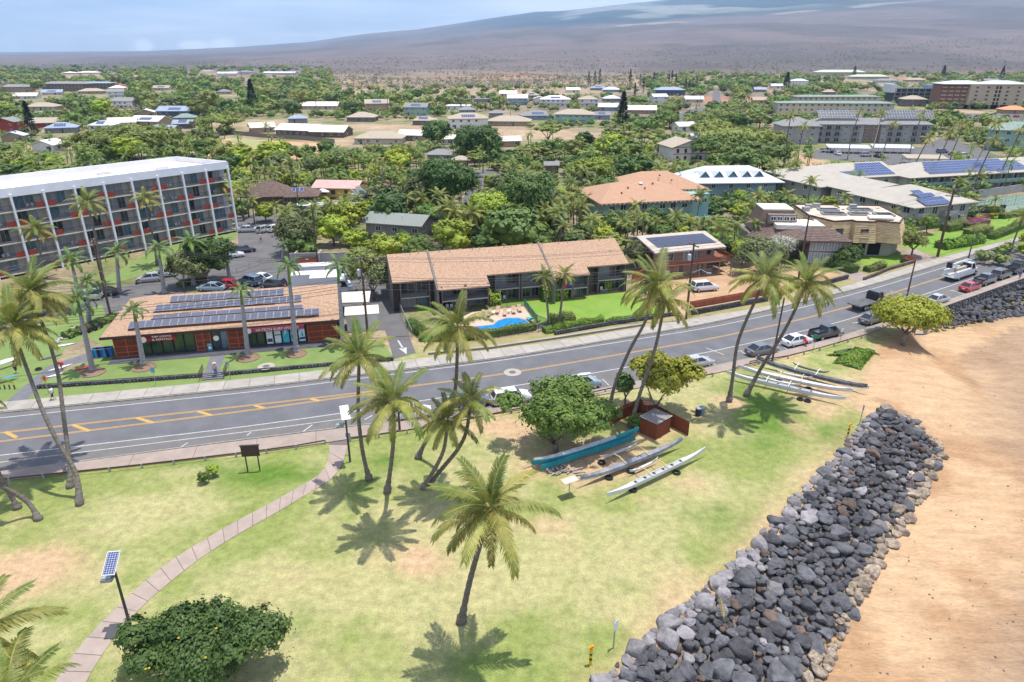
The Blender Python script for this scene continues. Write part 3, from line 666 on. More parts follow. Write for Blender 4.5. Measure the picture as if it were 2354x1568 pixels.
def royal(bx, by, cx_, cy_, label, fl=2.6, seed=0, nf=14, r=0.36, rise=0.0):
 z = ht(bx, by, cy_); b = W(bx, by); top = W(cx_, cy_, z); rnd = random.Random(seed)
 t = thing('royal_palm', label, 'palm tree', b, 0, 'royal palms around the surf shop')
 sh = b.lerp(top, 0.80)
 plink('trunk', trunk_mesh([b, b.lerp(sh, .3), b.lerp(sh, .6), sh], r, r*0.62, m_royal, 1.5, 12), t)
 mb = MB(); mb.tube([sh-b, sh.lerp(top, .5)-b, top-b+Vector((0, 0, .25))], [r*0.6, r*0.5, 0.10], 8); mb.build('crownshaft', m_shaft, t, True)
 put_fronds(t, top, nf, fl, rnd, 'royal', wind=(.15, 0))
 for k in range(2): plink('frond', F_DEAD[0], t, sh-b, (0, R(70), rnd.random()*6.28), 0.45)
for a in [(214,855,178,690,'royal palm with a pale thick trunk beside the red paddleboard',2.8,1),(331,843,307,712,'royal palm in front of the left end of the shop glass',1.9,2),(571,821,553,668,'royal palm left of the shop stair landing, second ringed bed',2.0,3),
  (682,812,662,612,'tallest royal palm, in the ring bed before the shop posters',2.3,4),(790,798,776,612,'royal palm at the right corner of the surf shop',2.3,5),(275,673,267,579,'royal palm behind the shop by the parked scooter',3.0,6),
  (378,674,364,571,'royal palm next to the white cars on the side street',3.0,7),(205,747,200,648,'royal palm behind the thick-trunked one, at the scooter row',2.8,8),(190,712,163,598,'royal palm before the hotel ground floor at left',2.8,9),
  (445,655,438,558,'royal palm rising behind the street trees',3.0,10),(528,640,515,563,'royal palm at the hotel corner by the side street',2.4,11),(649,600,652,560,'small royal palm between the street and the row of palms',1.6,12)]: royal(*a)
for px, lab, fl, s in [([(240,655),(228,590),(212,510),(200,466)],'coconut palm before the hotel facade, leftmost full crown',4.0,51),([(362,610),(351,540),(340,490),(333,456)],'coconut palm before the middle of the hotel facade',3.7,52),
  ([(517,532),(513,490),(508,428)],'coconut palm at the right end of the hotel facade',3.5,53),([(105,640),(92,580),(82,525)],'coconut palm low before the left hotel bays',4.0,54),
  ([(1279,549),(1278,520),(1277,484)],'coconut palm behind the long roof, left of the pair',4.2,55),([(1327,539),(1332,505),(1336,474)],'coconut palm behind the long roof, right of the pair',3.6,56),
  ([(1039,562),(1036,520),(1031,478)],'coconut palm left behind the long roof, near the grey house',4.2,57),([(1074,566),(1080,520),(1084,488)],'coconut palm with pale trunk beside the grey house',4.2,58),
  ([(1244,520),(1246,480),(1262,462)],'coconut palm in shade between the mango tree and the long roof',3.8,59),
  ([(1262,745),(1258,700),(1250,636)],'left one of the small pair of palms in the garden lawn',2.4,60),([(1284,748),(1291,695),(1297,630)],'right one of the small pair of palms in the garden lawn',2.4,61)]:
 z = ht(px[0][0], px[0][1], px[-1][1]); coco(px, z, fl, lab, 16, s, 0.17, 'coconut palms behind the main road', nuts=False, wind=(.2, .1))
m_leaf = {}
def leafmat(key, a, b, hue=0.012, rnd=0.22, tr=0.25, s=0.9): m_leaf[key] = M('leaves_'+key, a, b, scale=s, rough=0.6, trans=tr, rnd=rnd, hue=hue, spec=0.35, lo=0.3, hi=0.7)
leafmat('dark_green', (0.034,0.080,0.018), (0.116,0.181,0.039)); leafmat('mid_green', (0.062,0.123,0.022), (0.171,0.239,0.044)); leafmat('grey_green', (0.085,0.123,0.044), (0.217,0.239,0.083))
leafmat('yellow_green', (0.171,0.232,0.020), (0.341,0.392,0.033)); leafmat('kiawe', (0.132,0.174,0.033), (0.264,0.297,0.066)); leafmat('lime', (0.202,0.290,0.022), (0.372,0.435,0.044))
leafmat('brown_scrub', (0.100,0.075,0.055), (0.200,0.155,0.110), 0.008, .25, .1); leafmat('silver', (0.200,0.250,0.250), (0.380,0.430,0.420)); leafmat('pine', (0.012,0.030,0.016), (0.035,0.060,0.030)); leafmat('olive', (0.139,0.174,0.039), (0.295,0.304,0.077))
leafmat('hedge', (0.093,0.189,0.017), (0.217,0.319,0.033)); leafmat('red_leaf', (0.220,0.030,0.030), (0.300,0.080,0.060)); leafmat('magenta', (0.350,0.030,0.160), (0.300,0.050,0.200)); leafmat('gold', (0.500,0.360,0.020), (0.350,0.330,0.040)); leafmat('dry', (0.200,0.150,0.100), (0.300,0.240,0.170)); leafmat('grape', (0.202,0.246,0.022), (0.403,0.406,0.039))
leafmat('white_bloom', (0.300,0.330,0.250), (0.550,0.560,0.480))
def unit_rand(r, n):
 v = r.normal(size=(n, 3)); return v/np.linalg.norm(v, axis=1)[:, None]
ICO = None
def ico(n=2):
 import bmesh
 bm = bmesh.new(); bmesh.ops.create_icosphere(bm, subdivisions=n, radius=1.0); v = np.array([tuple(a.co) for a in bm.verts]); f = np.array([[b.index for b in a.verts] for a in bm.faces]); bm.free(); return v, f
IV2, IF2 = ico(2); IV1, IF1 = ico(1); IV3, IF3 = ico(3)
def crown_np(n, leaf, lobes, seed, clus=None, spread=0.16, core=0.72, flat=0.0, aspect=0.6, bottom=-9):
 """leaf faces gathered in clumps on the lobes; returns verts and quads (core triangles as degenerate-free quads)"""
 r = np.random.default_rng(seed); lobes = np.array(lobes, float); area = (lobes[:, 3]*lobes[:, 4]+lobes[:, 4]*lobes[:, 5]+lobes[:, 3]*lobes[:, 5]); pr = area/area.sum()
 K = clus or max(12, n//45); li = r.choice(len(lobes), K, p=pr); d = unit_rand(r, K); d[:, 2] = np.where(d[:, 2] < -0.35, -d[:, 2], d[:, 2])
 rad = r.uniform(0.72, 1.0, K)[:, None]; cc_ = lobes[li, :3]+d*lobes[li, 3:6]*rad
 ci = r.integers(0, K, n); scl = lobes[li[ci], 3:6].mean(1)[:, None]
 off = r.normal(size=(n, 3))*spread*scl*np.array([1, 1, 0.8-flat*0.5]); p = cc_[ci]+off
 nr = d[ci]*0.9+off/np.maximum(np.linalg.norm(off, axis=1)[:, None], 1e-6)*0.7+unit_rand(r, n)*0.55+np.array([0, 0, 0.35]); nr /= np.linalg.norm(nr, axis=1)[:, None]
 t = np.cross(nr, unit_rand(r, n)); t /= np.linalg.norm(t, axis=1)[:, None]; b = np.cross(nr, t)
 s = leaf*r.uniform(0.6, 1.35, n)[:, None]
 v = np.stack([p-t*s, p-b*s*aspect, p+t*s, p+b*s*aspect], 1).reshape(-1, 3); f = np.arange(4*n).reshape(-1, 4)
 if core:
  vs, fs = [v], [f]; o = len(v)
  for L in lobes:
   cv = IV1*(1+0.12*np.sin(IV1[:, [1]]*7+IV1[:, [0]]*5))*L[3:6]*core+L[:3]
   # octagon-like core: pair the triangles as quads with a repeated edge midpoint
   tri = IF1; mid = (cv[tri[:, 1]]+cv[tri[:, 2]])/2; vs.append(cv); vs.append(mid)
   q = np.stack([tri[:, 0]+o, tri[:, 1]+o, np.arange(len(tri))+o+len(cv), tri[:, 2]+o], 1); fs.append(q); o += len(cv)+len(mid)
  v = np.concatenate(vs); f = np.concatenate(fs)
 if bottom > -9: v[:, 2] = np.maximum(v[:, 2], bottom)
 return v, f
def crown(name, mat, **k): v, f = crown_np(**k); return npmesh(name, v, f, m_leaf[mat])
def lobes_for(shape, seed):
 r = random.Random(seed); L = []
 if shape == 'round':
  L.append((0, 0, 0, .72, .72, .72))
  for i in range(9): a = i*2.4; L.append((math.cos(a)*.42, math.sin(a)*.42, r.uniform(-.25, .45), .42, .42, .38))
 elif shape == 'spread':
  for i in range(13): a = i*2.4; q = math.sqrt(i/13.)*.75; L.append((math.cos(a)*q, math.sin(a)*q, .30*(1-q)+r.uniform(-.1, .1), .34, .34, .26))
 elif shape == 'wild':
  for i in range(17): a = r.uniform(0, 6.28); q = math.sqrt(r.random())*.8; w = r.uniform(.2, .42); L.append((math.cos(a)*q, math.sin(a)*q, r.uniform(-.3, .62)*(1-q*.6), w, w, w*r.uniform(.7, 1)))
  L.append((0, 0, -.1, .6, .6, .5))
 elif shape == 'tall':
  for i in range(9): a = i*2.4; L.append((math.cos(a)*.25, math.sin(a)*.25, -0.6+i*.17, .45, .45, .35))
 elif shape == 'bush':
  for i in range(8): a = i*2.4; q = math.sqrt(i/8.)*.65; L.append((math.cos(a)*q, math.sin(a)*q, r.uniform(-.1, .15), .42, .42, .42))
 return L
def trunk_simple(h, r, spread, seed, n=6, limbs=4):
 rnd = random.Random(seed); mb = MB(); fk = h*0.5
 mb.tube([(0, 0, -0.3), (rnd.uniform(-.1, .1)*h*.3, rnd.uniform(-.1, .1)*h*.3, fk*.6), (0, 0, fk)], [r*1.3, r, r*.85], n)
 for i in range(limbs):
  a = i*6.28/limbs+rnd.random(); s = spread*rnd.uniform(.4, .75)
  mb.tube([(0, 0, fk*.9), (math.cos(a)*s*.5, math.sin(a)*s*.5, fk+(h-fk)*.55), (math.cos(a)*s, math.sin(a)*s, h*rnd.uniform(.95, 1.15))], [r*.65, r*.42, r*.15], 5)
 return mb.mesh('trunk', m_wood, True)
# ------------------------------------------------------------------ rocks
m_rock = M('basalt', (.045,.045,.05), (.135,.135,.145), scale=1.3, rough=0.9, bump=0.9, bscale=4.5, rnd=0.42, detail=9, lo=.3, hi=.75, bdist=0.12)
m_rock2 = M('weathered_basalt', (.15,.14,.15), (.29,.27,.27), scale=1.2, rough=0.95, bump=0.9, bscale=4.5, rnd=0.25, detail=8, bdist=0.12)
m_rock3 = M('crusted_rock', (.13,.10,.08), (.38,.31,.23), scale=1.8, rough=0.95, bump=0.9, bscale=5, rnd=0.2, detail=8, bdist=0.12)
m_rock4 = M('brown_basalt', (.075,.055,.045), (.15,.11,.09), scale=1.3, rough=0.95, bump=0.9, bscale=4.5, rnd=0.25, detail=8, bdist=0.12)
def rock_np(seed, ang=0.0, base=(IV3, IF3)):
 r = np.random.default_rng(seed); v = base[0].copy(); L = np.ones(len(v))
 for k in range(13):
  n = unit_rand(r, 1)[0]; d = r.uniform(0.56, 0.84) if ang < .5 else r.uniform(.5, .8)
  h = v@n; m = h > d; v[m] -= np.outer((h[m]-d)*0.97, n)
 ph = r.uniform(0, 9, 6)
 w = 0.045*np.sin(v[:, 0]*3.1+ph[0])*np.sin(v[:, 1]*3.7+ph[1])+0.03*np.sin(v[:, 2]*6+ph[2]+v[:, 0]*4)+0.018*np.sin(v[:, 1]*13+ph[3])*np.sin(v[:, 0]*12+ph[4]+v[:, 2]*9)
 v = v*(1+w)[:, None]*np.array([1.0, r.uniform(.68, .9), r.uniform(.5, .72)]); return v
NV = 12
RKV = [rock_np(100+i) for i in range(NV)]
RK = {id(m): [npmesh('boulder', RKV[i], IF3, m, True) for i in range(NV)] for m in (m_rock, m_rock2, m_rock3, m_rock4)}
RKLO = [rock_np(100+i, base=(IV2, IF2)) for i in range(NV)]
RA = [npmesh('boulder', rock_np(300+i, 1.0, (IV2, IF2)), IF2, m_rock, False) for i in range(8)]
RALO = [rock_np(300+i, 1.0, (IV2, IF2)) for i in range(8)]
REV = [(1180,1760),(1385,1568),(1455,1490),(1560,1400),(1690,1290),(1770,1210),(1850,1120),(1910,1060),(1950,1008),(1985,975)]
TOE = [(2030,976),(2090,990),(2150,1022),(2172,1056),(2140,1100),(2110,1160),(2045,1265),(1985,1375),(1930,1480),(1868,1590),(1800,1760)]
poly = [tuple(W(x, y, 0)[:2]) for x, y in REV]+[tuple(W(x, y, -2.3)[:2]) for x, y in TOE]
pr_ = random.Random(5); pts = []
xs = [p[0] for p in poly]; ys = [p[1] for p in poly]
crest = [tuple(W(x, y, 0)[:2]) for x, y in REV]; toe = [tuple(W(x, y, -2.3)[:2]) for x, y in TOE]
def dline(p, L): return min(segd(p, L[i], L[i+1]) for i in range(len(L)-1))
for it in range(26000):
 p = (pr_.uniform(min(xs), max(xs)), pr_.uniform(min(ys), max(ys)))
 if not inpoly(p, poly): continue
 s = pr_.choice([0.34, 0.42, 0.5, 0.58, 0.68, 0.8])*(0.92 if p[1] > 50 else 1.08)
 if any((p[0]-q[0])**2+(p[1]-q[1])**2 < ((s+q[2])*0.74)**2 for q in pts): continue
 pts.append((p[0], p[1], s))
for it in range(30000):
 p = (pr_.uniform(min(xs), max(xs)), pr_.uniform(min(ys), max(ys))); s = pr_.uniform(.22, .34)
 if not inpoly(p, poly) or any((p[0]-q[0])**2+(p[1]-q[1])**2 < ((s+q[2])*0.72)**2 for q in pts): continue
 pts.append((p[0], p[1], s))
zz = terrain_z(np.array([p[0] for p in pts]), np.array([p[1] for p in pts]))
WALLB = wline(SWN, ext=90); rocks = []
for (x, y, s), z in zip(pts, zz):
 dc, dt = dline((x, y), crest), dline((x, y), toe); lift = 0.35*min(1, dc/2.5)*min(1, dt/2.5)
 m = m_rock
 if dc < 1.0 and pr_.random() < .75 or dc < 2.3 and pr_.random() < .3: m = m_rock2
 elif dt < 1.1 and pr_.random() < .8: m = m_rock3
 elif pr_.random() < .06: m = m_rock4
 elif pr_.random() < .06: m = m_rock2
 rocks.append((x, y, z+lift+s*0.22-(0.12 if dc < 1 else 0), s*1.32, m, 0))
# riprap at the foot of the sea wall
i0 = nearest(WALLB, W(2120, 722)[:2]); far_r = []
for it in range(2600):
 i = pr_.randint(i0, len(WALLB)-30); q = WALLB[i]; d = WALLB[i+1]-q; d /= np.hypot(*d); n = np.array([d[1], -d[0]])
 prog = (i-i0)*2.0; w = 1.2+min(6.5, prog*0.2)+(2.0 if 26 < prog < 44 else 0)
 o_ = 0.5+pr_.random()**1.1*w; p = q+d*pr_.uniform(-1, 1)+n*o_; s = pr_.uniform(.35, .85) if prog > 10 else pr_.uniform(.25, .5)
 if p[0] > 135 or any((p[0]-a[0])**2+(p[1]-a[1])**2 < ((s+a[2])*.66)**2 for a in far_r): continue
 far_r.append((p[0], p[1], s, max(0, 1.3-o_*0.28)))
fz = terrain_z(np.array([p[0] for p in far_r]), np.array([p[1] for p in far_r]))
for (x, y, s, up), z in zip(far_r, fz): rocks.append((x, y, min(z, -2.0)+up+s*.25, s*1.25, m_rock, 1))
def show(rk):
 X, Y = pix(rk[:3]); v = -10 < X < 2364 and -10 < Y < 1580
 return (rk[3]/math.hypot(rk[1], rk[0], CAM_H)) if v else 0
rocks.sort(key=show, reverse=True)
LAB = {id(m_rock): 'dark basalt boulder in the rock revetment between lawn and beach', id(m_rock2): 'pale grey weathered boulder in the rock revetment beside the lawn', id(m_rock3): 'sand crusted boulder at the foot of the revetment, on the beach', id(m_rock4): 'brownish boulder among the dark ones of the revetment'}
GRP = {id(m_rock): 'dark boulders of the revetment', id(m_rock2): 'pale boulders of the revetment', id(m_rock3): 'crusted boulders at the revetment toe', id(m_rock4): 'brown boulders of the revetment'}
for k, (x, y, z, s, m, kind) in enumerate(rocks[:300]):
 v = pr_.randrange(NV); me = RK[id(m)][v] if not kind else RA[v % 8]
 o = link('boulder', me, None, (x, y, z), (pr_.uniform(-.35, .35), pr_.uniform(-.35, .35), pr_.uniform(0, 6.28)), (s, s*pr_.uniform(.85, 1.1), s*pr_.uniform(.8, 1.1)))
 if kind: tag(o, 'angular dark boulder at the foot of the sea wall', 'boulder', 'boulders below the sea wall')
 else: tag(o, LAB[id(m)], 'boulder', GRP[id(m)])
def joined(name, items, lib, F, label):
 vs, fs, mi, o = [], [], [], 0; mats = [m_rock, m_rock2, m_rock3, m_rock4]
 for (x, y, z, s, m, kind) in items:
  v = lib[pr_.randrange(len(lib))]; a = pr_.uniform(0, 6.28); c, s_ = math.cos(a), math.sin(a); t = pr_.uniform(-.3, .3)
  q = v*s; q = np.stack([q[:, 0]*c-q[:, 1]*s_, q[:, 0]*s_+q[:, 1]*c, q[:, 2]+q[:, 0]*t], 1)+np.array([x, y, z])
  vs.append(q); fs.append(F+o); mi += [mats.index(m)]*len(F); o += len(v)
 me = npmesh(name, np.concatenate(vs), np.concatenate(fs), mats, True); me.polygons.foreach_set('material_index', np.array(mi, np.int32)); ob = link(name, me); tag(ob, label, 'boulders', None, 'stuff')
joined('riprap', [r for r in rocks[300:] if not r[5]], RKLO, IF2, 'remaining smaller boulders and fill stones of the revetment')
joined('riprap', [r for r in rocks[300:] if r[5]], RALO, IF2, 'jumble of angular rocks along the foot of the sea wall')
# bed sheet under the riprap, darker than the sand, following the slope
bx, by = np.meshgrid(np.arange(min(xs)-1, max(xs)+1, .8), np.arange(min(ys)-1, max(ys)+1, .8)); bx = bx.ravel(); by = by.ravel(); bz = terrain_z(bx, by)+0.06
nxx = len(np.arange(min(xs)-1, max(xs)+1, .8)); nyy = len(bx)//nxx; ii, jj = np.meshgrid(np.arange(nxx-1), np.arange(nyy-1)); q = (jj*nxx+ii).ravel()
Fq = np.stack([q, q+1, q+nxx+1, q+nxx], 1); cen = np.stack([bx[Fq].mean(1), by[Fq].mean(1)], 1)
keep = inside_np(cen[:, 0], cen[:, 1], poly);
keep &= np.array([dline(c, crest+toe) > 0.9 for c in cen])
o = link('riprap_bed', npmesh('riprap_bed', np.stack([bx, by, bz], 1), Fq[keep], M('riprap_bed', (.10,.085,.07), (.20,.165,.13), scale=3, rough=1, bump=.5, coord='World'))); o['kind'] = 'structure'
# sea wall
m_lava = M('lava_rock_wall', (.03,.03,.033), (.10,.10,.105), scale=1.6, rough=0.95, bump=1.0, bscale=3, coord='World', detail=6, bdist=.15)
wl = WALLB[i0-3:]; t = thing('sea_wall', 'dark lava rock sea wall carrying the pavement above the beach', 'wall', (wl[0][0], wl[0][1], 0))
mb = MB(); d = np.gradient(wl, axis=0); d /= np.linalg.norm(d, axis=1)[:, None]; n = np.stack([d[:, 1], -d[:, 0]], 1)
for i in range(len(wl)-1):
 a, b = wl[i], wl[i+1]; na, nb = n[i], n[i+1]
 mb.poly([(*(a+na*1.0), -3.2), (*(b+nb*1.0), -3.2), (*(b+nb*.28), 0.10), (*(a+na*.28), 0.10)]); mb.poly([(*(a+na*.28), .10), (*(b+nb*.28), .10), (*(b-nb*.02), .10), (*(a-na*.02), .10)])
mb.build('rubble_face', m_lava, t, world=True)
cap = MB()
for i in range(len(wl)-1):
 a, b = wl[i], wl[i+1]; na, nb = n[i], n[i+1]; cap.prism([(p[0], p[1]) for p in ccw([a+na*.36, b+nb*.36, b-nb*.02, a-na*.02])], 0.11, 0.24, bottom=False)
cap.build('coping', m_conc2, t, world=True)
stones = [npmesh('stone', rock_np(500+i, 0, (IV1, IF1)), IF1, m_rock, False) for i in range(6)]
for i in range(len(wl)-1):
 for r_i in range(5):
  for k in range(2):
   if i > 28: continue
   u = (k+pr_.random()*.5)/2; a = wl[i]*(1-u)+wl[i+1]*u; zq = -0.25-r_i*.5+pr_.uniform(-.1, .1); q = a+n[i]*(0.28+(0.1-zq)*.22)
   plink('stone', stones[pr_.randrange(6)], t, Vector((q[0], q[1], zq))-t.location, (pr_.random()*3, pr_.random()*3, pr_.random()*3), (.40, .34, .30))
# ------------------------------------------------------------------ building helpers
def bm_(n, c, **k): return M(n, c, **k)
W_WHITE = M('white_wall', (.60,.60,.58), (.52,.52,.51), scale=.6, rough=.85); W_CREAM = M('cream_wall', (.46,.42,.33), (.40,.36,.28), scale=.6, rough=.85)
W_TAN = M('tan_wall', (.34,.26,.18), (.29,.22,.15), scale=.6, rough=.85); W_GREY = M('grey_wall', (.24,.235,.23), (.20,.195,.19), scale=.6, rough=.85)
W_BLUE = M('blue_wall', (.22,.30,.36), (.18,.26,.32), scale=.6, rough=.85); W_TEAL = M('teal_wall', (.26,.38,.34), (.22,.33,.30), scale=.6, rough=.85)
W_PINK = M('pinkish_wall', (.33,.21,.16), (.27,.17,.13), scale=.8, rough=.85); W_BROWN = M('brown_wall', (.14,.10,.08), (.10,.075,.06), scale=.6, rough=.85)
W_TAUPE = M('taupe_wall', (.17,.15,.135), (.13,.115,.105), scale=.8, rough=.85); W_RED = M('red_wall', (.30,.05,.035), (.24,.04,.03), scale=.8, rough=.8)
W_SAGE = M('sage_wall', (.36,.37,.32), (.31,.32,.28), scale=.5, rough=.85); W_YELLOW = M('yellow_wall', (.45,.35,.10), rough=.8); W_GREEN = M('green_wall', (.10,.20,.10), rough=.8)
def shingle(name, a, b, s=1.6, st=(.6, 3, 3)): return M(name, a, b, scale=s, rough=.95, bump=.5, bscale=6, stretch=st, detail=9, lo=.38, hi=.62, bdist=.04)
R_SHAKE = shingle('cedar_shake', (.27,.165,.105), (.42,.285,.195), 3.2, (1, 1.8, 2)); R_SHAKE2 = shingle('cedar_shake_orange', (.32,.185,.115), (.42,.26,.17), 2.6)
R_BROWN = shingle('brown_shingle', (.075,.05,.04), (.16,.115,.095), 2.0); R_GREY = shingle('grey_shingle', (.17,.17,.165), (.24,.24,.235)); R_SAGE = shingle('sage_shingle', (.17,.19,.17), (.22,.24,.215), 3)
R_TAN = shingle('tan_shingle', (.30,.25,.19), (.38,.33,.26)); R_WHITE = M('white_roof', (.66,.64,.60), (.50,.47,.43), scale=.35, rough=.8, detail=6); R_CREAM = M('cream_roof', (.60,.52,.43), (.70,.63,.54), scale=.25, rough=.85)
R_BLUE = M('blue_grey_roof', (.20,.25,.32), (.27,.32,.39), scale=.6, rough=.6); R_GREEN = M('green_roof', (.15,.21,.17), (.20,.26,.22), scale=.6, rough=.7); R_PINK = M('pink_metal_roof', (.42,.26,.23), (.48,.32,.28), scale=.5, rough=.6)
R_ORANGE = shingle('orange_tile', (.48,.20,.09), (.58,.28,.15)); R_LGREY = M('light_metal_roof', (.42,.45,.49), (.50,.53,.57), scale=.5, rough=.55)
def ribbed(name, c, c2, axis):
 m = M(name, c, c2, scale=.4, rough=.6); nt = m.node_tree; b = nt.nodes['Principled BSDF']
 t = nt.nodes.new('ShaderNodeTexCoord'); w = nt.nodes.new('ShaderNodeTexWave'); w.bands_direction = axis; w.inputs['Scale'].default_value = .62; w.inputs['Distortion'].default_value = 0
 nt.links.new(t.outputs['Object'], w.inputs['Vector']); bp = nt.nodes.new('ShaderNodeBump'); bp.inputs['Strength'].default_value = 1.0; bp.inputs['Distance'].default_value = .12
 nt.links.new(w.outputs['Fac'], bp.inputs['Height']); nt.links.new(bp.outputs[0], b.inputs['Normal']); return m
R_RIBX = ribbed('ribbed_beige_roof', (.36,.325,.27), (.40,.365,.31), 'X'); R_RIBY = ribbed('ribbed_beige_roof_end', (.36,.325,.27), (.40,.365,.31), 'Y')
m_glass = M('window_glass', (.018,.024,.032), (.05,.065,.08), scale=.25, rough=.08, spec=.6, coord='World'); m_curt = M('curtained_glass', (.20,.22,.24), (.32,.33,.34), scale=1.5, rough=.35, stretch=(6, 6, .3), coord='World')
m_glassblue = M('blue_glass', (.06,.12,.16), (.14,.22,.27), scale=.4, rough=.1, spec=.6, coord='World'); m_dark = M('painted_interior_shade', (.012,.012,.014), rough=.9); m_gglass = M('green_glass', (.02,.045,.022), (.05,.09,.04), scale=.6, rough=.06, spec=.7, coord='World')  # m_dark: near-black colour that paints the shade inside openings and hollows
m_fwhite = M('white_trim', (.62,.62,.60), rough=.6); m_fdark = M('dark_trim', (.03,.03,.033), rough=.6); m_fbrown = M('brown_trim', (.10,.05,.035), rough=.7); m_fgrey = M('grey_trim', (.30,.30,.29), rough=.6)
m_alu = M('aluminium', (.50,.51,.52), rough=.4, metal=.6); m_iron = M('dark_rail', (.05,.05,.055), rough=.5); m_steel = M('galvanised', (.32,.33,.34), rough=.5, metal=.4)
def pvmat(name, c, c2, line):
 m = bpy.data.materials.new(name); m.use_nodes = True; nt = m.node_tree; b = nt.nodes['Principled BSDF']; b.inputs['Roughness'].default_value = .22
 t = nt.nodes.new('ShaderNodeTexCoord'); br = nt.nodes.new('ShaderNodeTexBrick'); br.offset = 0; br.inputs['Scale'].default_value = 1.0; br.inputs['Brick Width'].default_value = .16; br.inputs['Row Height'].default_value = .16; br.inputs['Mortar Size'].default_value = .008
 br.inputs['Color1'].default_value = tuple(c)+(1,); br.inputs['Color2'].default_value = tuple(c2)+(1,); br.inputs['Mortar'].default_value = tuple(line)+(1,)
 nt.links.new(t.outputs['Object'], br.inputs['Vector']); nt.links.new(br.outputs['Color'], b.inputs['Base Color']); return m
m_pv = pvmat('solar_cells', (.022,.028,.055), (.028,.034,.065), (.07,.075,.10)); m_pvgrey = pvmat('solar_cells_greyed', (.075,.08,.115), (.09,.095,.13), (.14,.14,.17)); m_pvblue = pvmat('solar_cells_blue', (.022,.042,.13), (.028,.05,.15), (.12,.13,.2))
_c = {}
def win_mesh(w, h, fm, div, gm):
 k = ('w', round(w, 2), round(h, 2), fm.name, div, gm.name)
 if k not in _c:
  a = MB(); f = .08 if w > .9 else .06
  for x in (-w/2+f/2, w/2-f/2): a.box((x, -.03, h/2), (f, .10, h))
  for z in (f/2, h-f/2): a.box((0, -.03, z), (w-2*f, .094, f))
  for i in range(1, div): a.box((-w/2+w*i/div, -.03, h/2), (f*.8, .088, h-2*f))
  g = MB(); g.box((0, 0.0, h/2), (w-2*f+.01, .05, h-2*f+.01)); _c[k] = (a.mesh('window', fm), g.mesh('pane', gm))
 return _c[k]
def win(t, x, y, z, w, h, ang=0, fm=None, div=2, gm=None, name='window'):
 a, g = win_mesh(w, h, fm or m_fwhite, div, gm or m_glass); o = plink(name, a, t, (x, y, z), (0, 0, ang)); plink('pane', g, o); return o
def wins(t, p0, p1, z, w, h, us, **k):
 dx, dy = p1[0]-p0[0], p1[1]-p0[1]; L = math.hypot(dx, dy); a = math.atan2(dy, dx)
 for u in us:
  if u <= 1.0: u = u*L
  win(t, p0[0]+dx/L*u, p0[1]+dy/L*u, z, w, h, a, **k)
def walls(t, pts, z0, z1, mat, name='wall'):
 mb = MB(); mb.prism(ccw(pts), z0, z1); return mb.build(name, mat, t)
def roof(t, faces, mat, th=.22, name='roof', fascia=None):
 mb = MB()
 for f in faces:
  m_ = mat
  if isinstance(f, tuple) and len(f) == 2 and not isinstance(f[0], (int, float)) and isinstance(f[1], bpy.types.Material): f, m_ = f
  n = len(mb.v); k = len(f); mb.v += [tuple(p) for p in f]+[(p[0], p[1], p[2]-th) for p in f]
  mb.f.append(tuple(range(n, n+k))); mb.m.append(mb.mi(m_)); mb.f.append(tuple(range(n+2*k-1, n+k-1, -1))); mb.m.append(mb.mi(fascia or m_))
  for a in range(k):
   b = (a+1) % k; mb.f.append((n+b, n+a, n+k+a, n+k+b)); mb.m.append(mb.mi(fascia or m_))
 return mb.build(name, mat, t)
def gable(x0, x1, y0, y1, z, h, ov=.5, along='x'):
 x0 -= ov; x1 += ov; y0 -= ov; y1 += ov
 if along == 'x': m = (y0+y1)/2; return [[(x0,y0,z),(x1,y0,z),(x1,m,z+h),(x0,m,z+h)], [(x1,y1,z),(x0,y1,z),(x0,m,z+h),(x1,m,z+h)]]
 m = (x0+x1)/2; return [[(x0,y1,z),(x0,y0,z),(m,y0,z+h),(m,y1,z+h)], [(x1,y0,z),(x1,y1,z),(m,y1,z+h),(m,y0,z+h)]]
def hip(x0, x1, y0, y1, z, h, ov=.6, mats=None):
 x0 -= ov; x1 += ov; y0 -= ov; y1 += ov; s = min(x1-x0, y1-y0)/2; m = (y0+y1)/2
 if x1-x0 >= y1-y0: a, b = (x0+s, m, z+h), (x1-s, m, z+h); F = [[(x0,y0,z),(x1,y0,z),b,a],[(x1,y1,z),(x0,y1,z),a,b],[(x1,y0,z),(x1,y1,z),b],[(x0,y1,z),(x0,y0,z),a]]
 else: m = (x0+x1)/2; a, b = (m, y0+s, z+h), (m, y1-s, z+h); F = [[(x0,y0,z),(x1,y0,z),a],[(x1,y1,z),(x0,y1,z),b],[(x1,y0,z),(x1,y1,z),b,a],[(x0,y1,z),(x0,y0,z),a,b]]
 return F
def gable_wall(t, x0, x1, y0, y1, z, h, mat, along='x'):
 for e in (0, 1):
  mb = MB()
  if along == 'x': x = (x0, x1)[e]; m = (y0+y1)/2; mb.poly([(x, y0, z), (x, y1, z), (x, m, z+h*.9)])
  else: y = (y0, y1)[e]; m = (x0+x1)/2; mb.poly([(x0, y, z), (x1, y, z), (m, y, z+h*.9)])
  mb.build('gable_end', mat, t)
def pv_mesh(w, h, cells, frame):
 k = ('pv', w, h, cells.name, frame.name)
 if k not in _c:
  mb = MB(); mb.box((0, 0, 0), (w, h, .04), mat=frame); f = .035
  mb.poly([(-w/2+f, -h/2+f, .023), (w/2-f, -h/2+f, .023), (w/2-f, h/2-f, .023), (-w/2+f, h/2-f, .023)], cells); _c[k] = mb.mesh('solar_panel', frame)
 return _c[k]
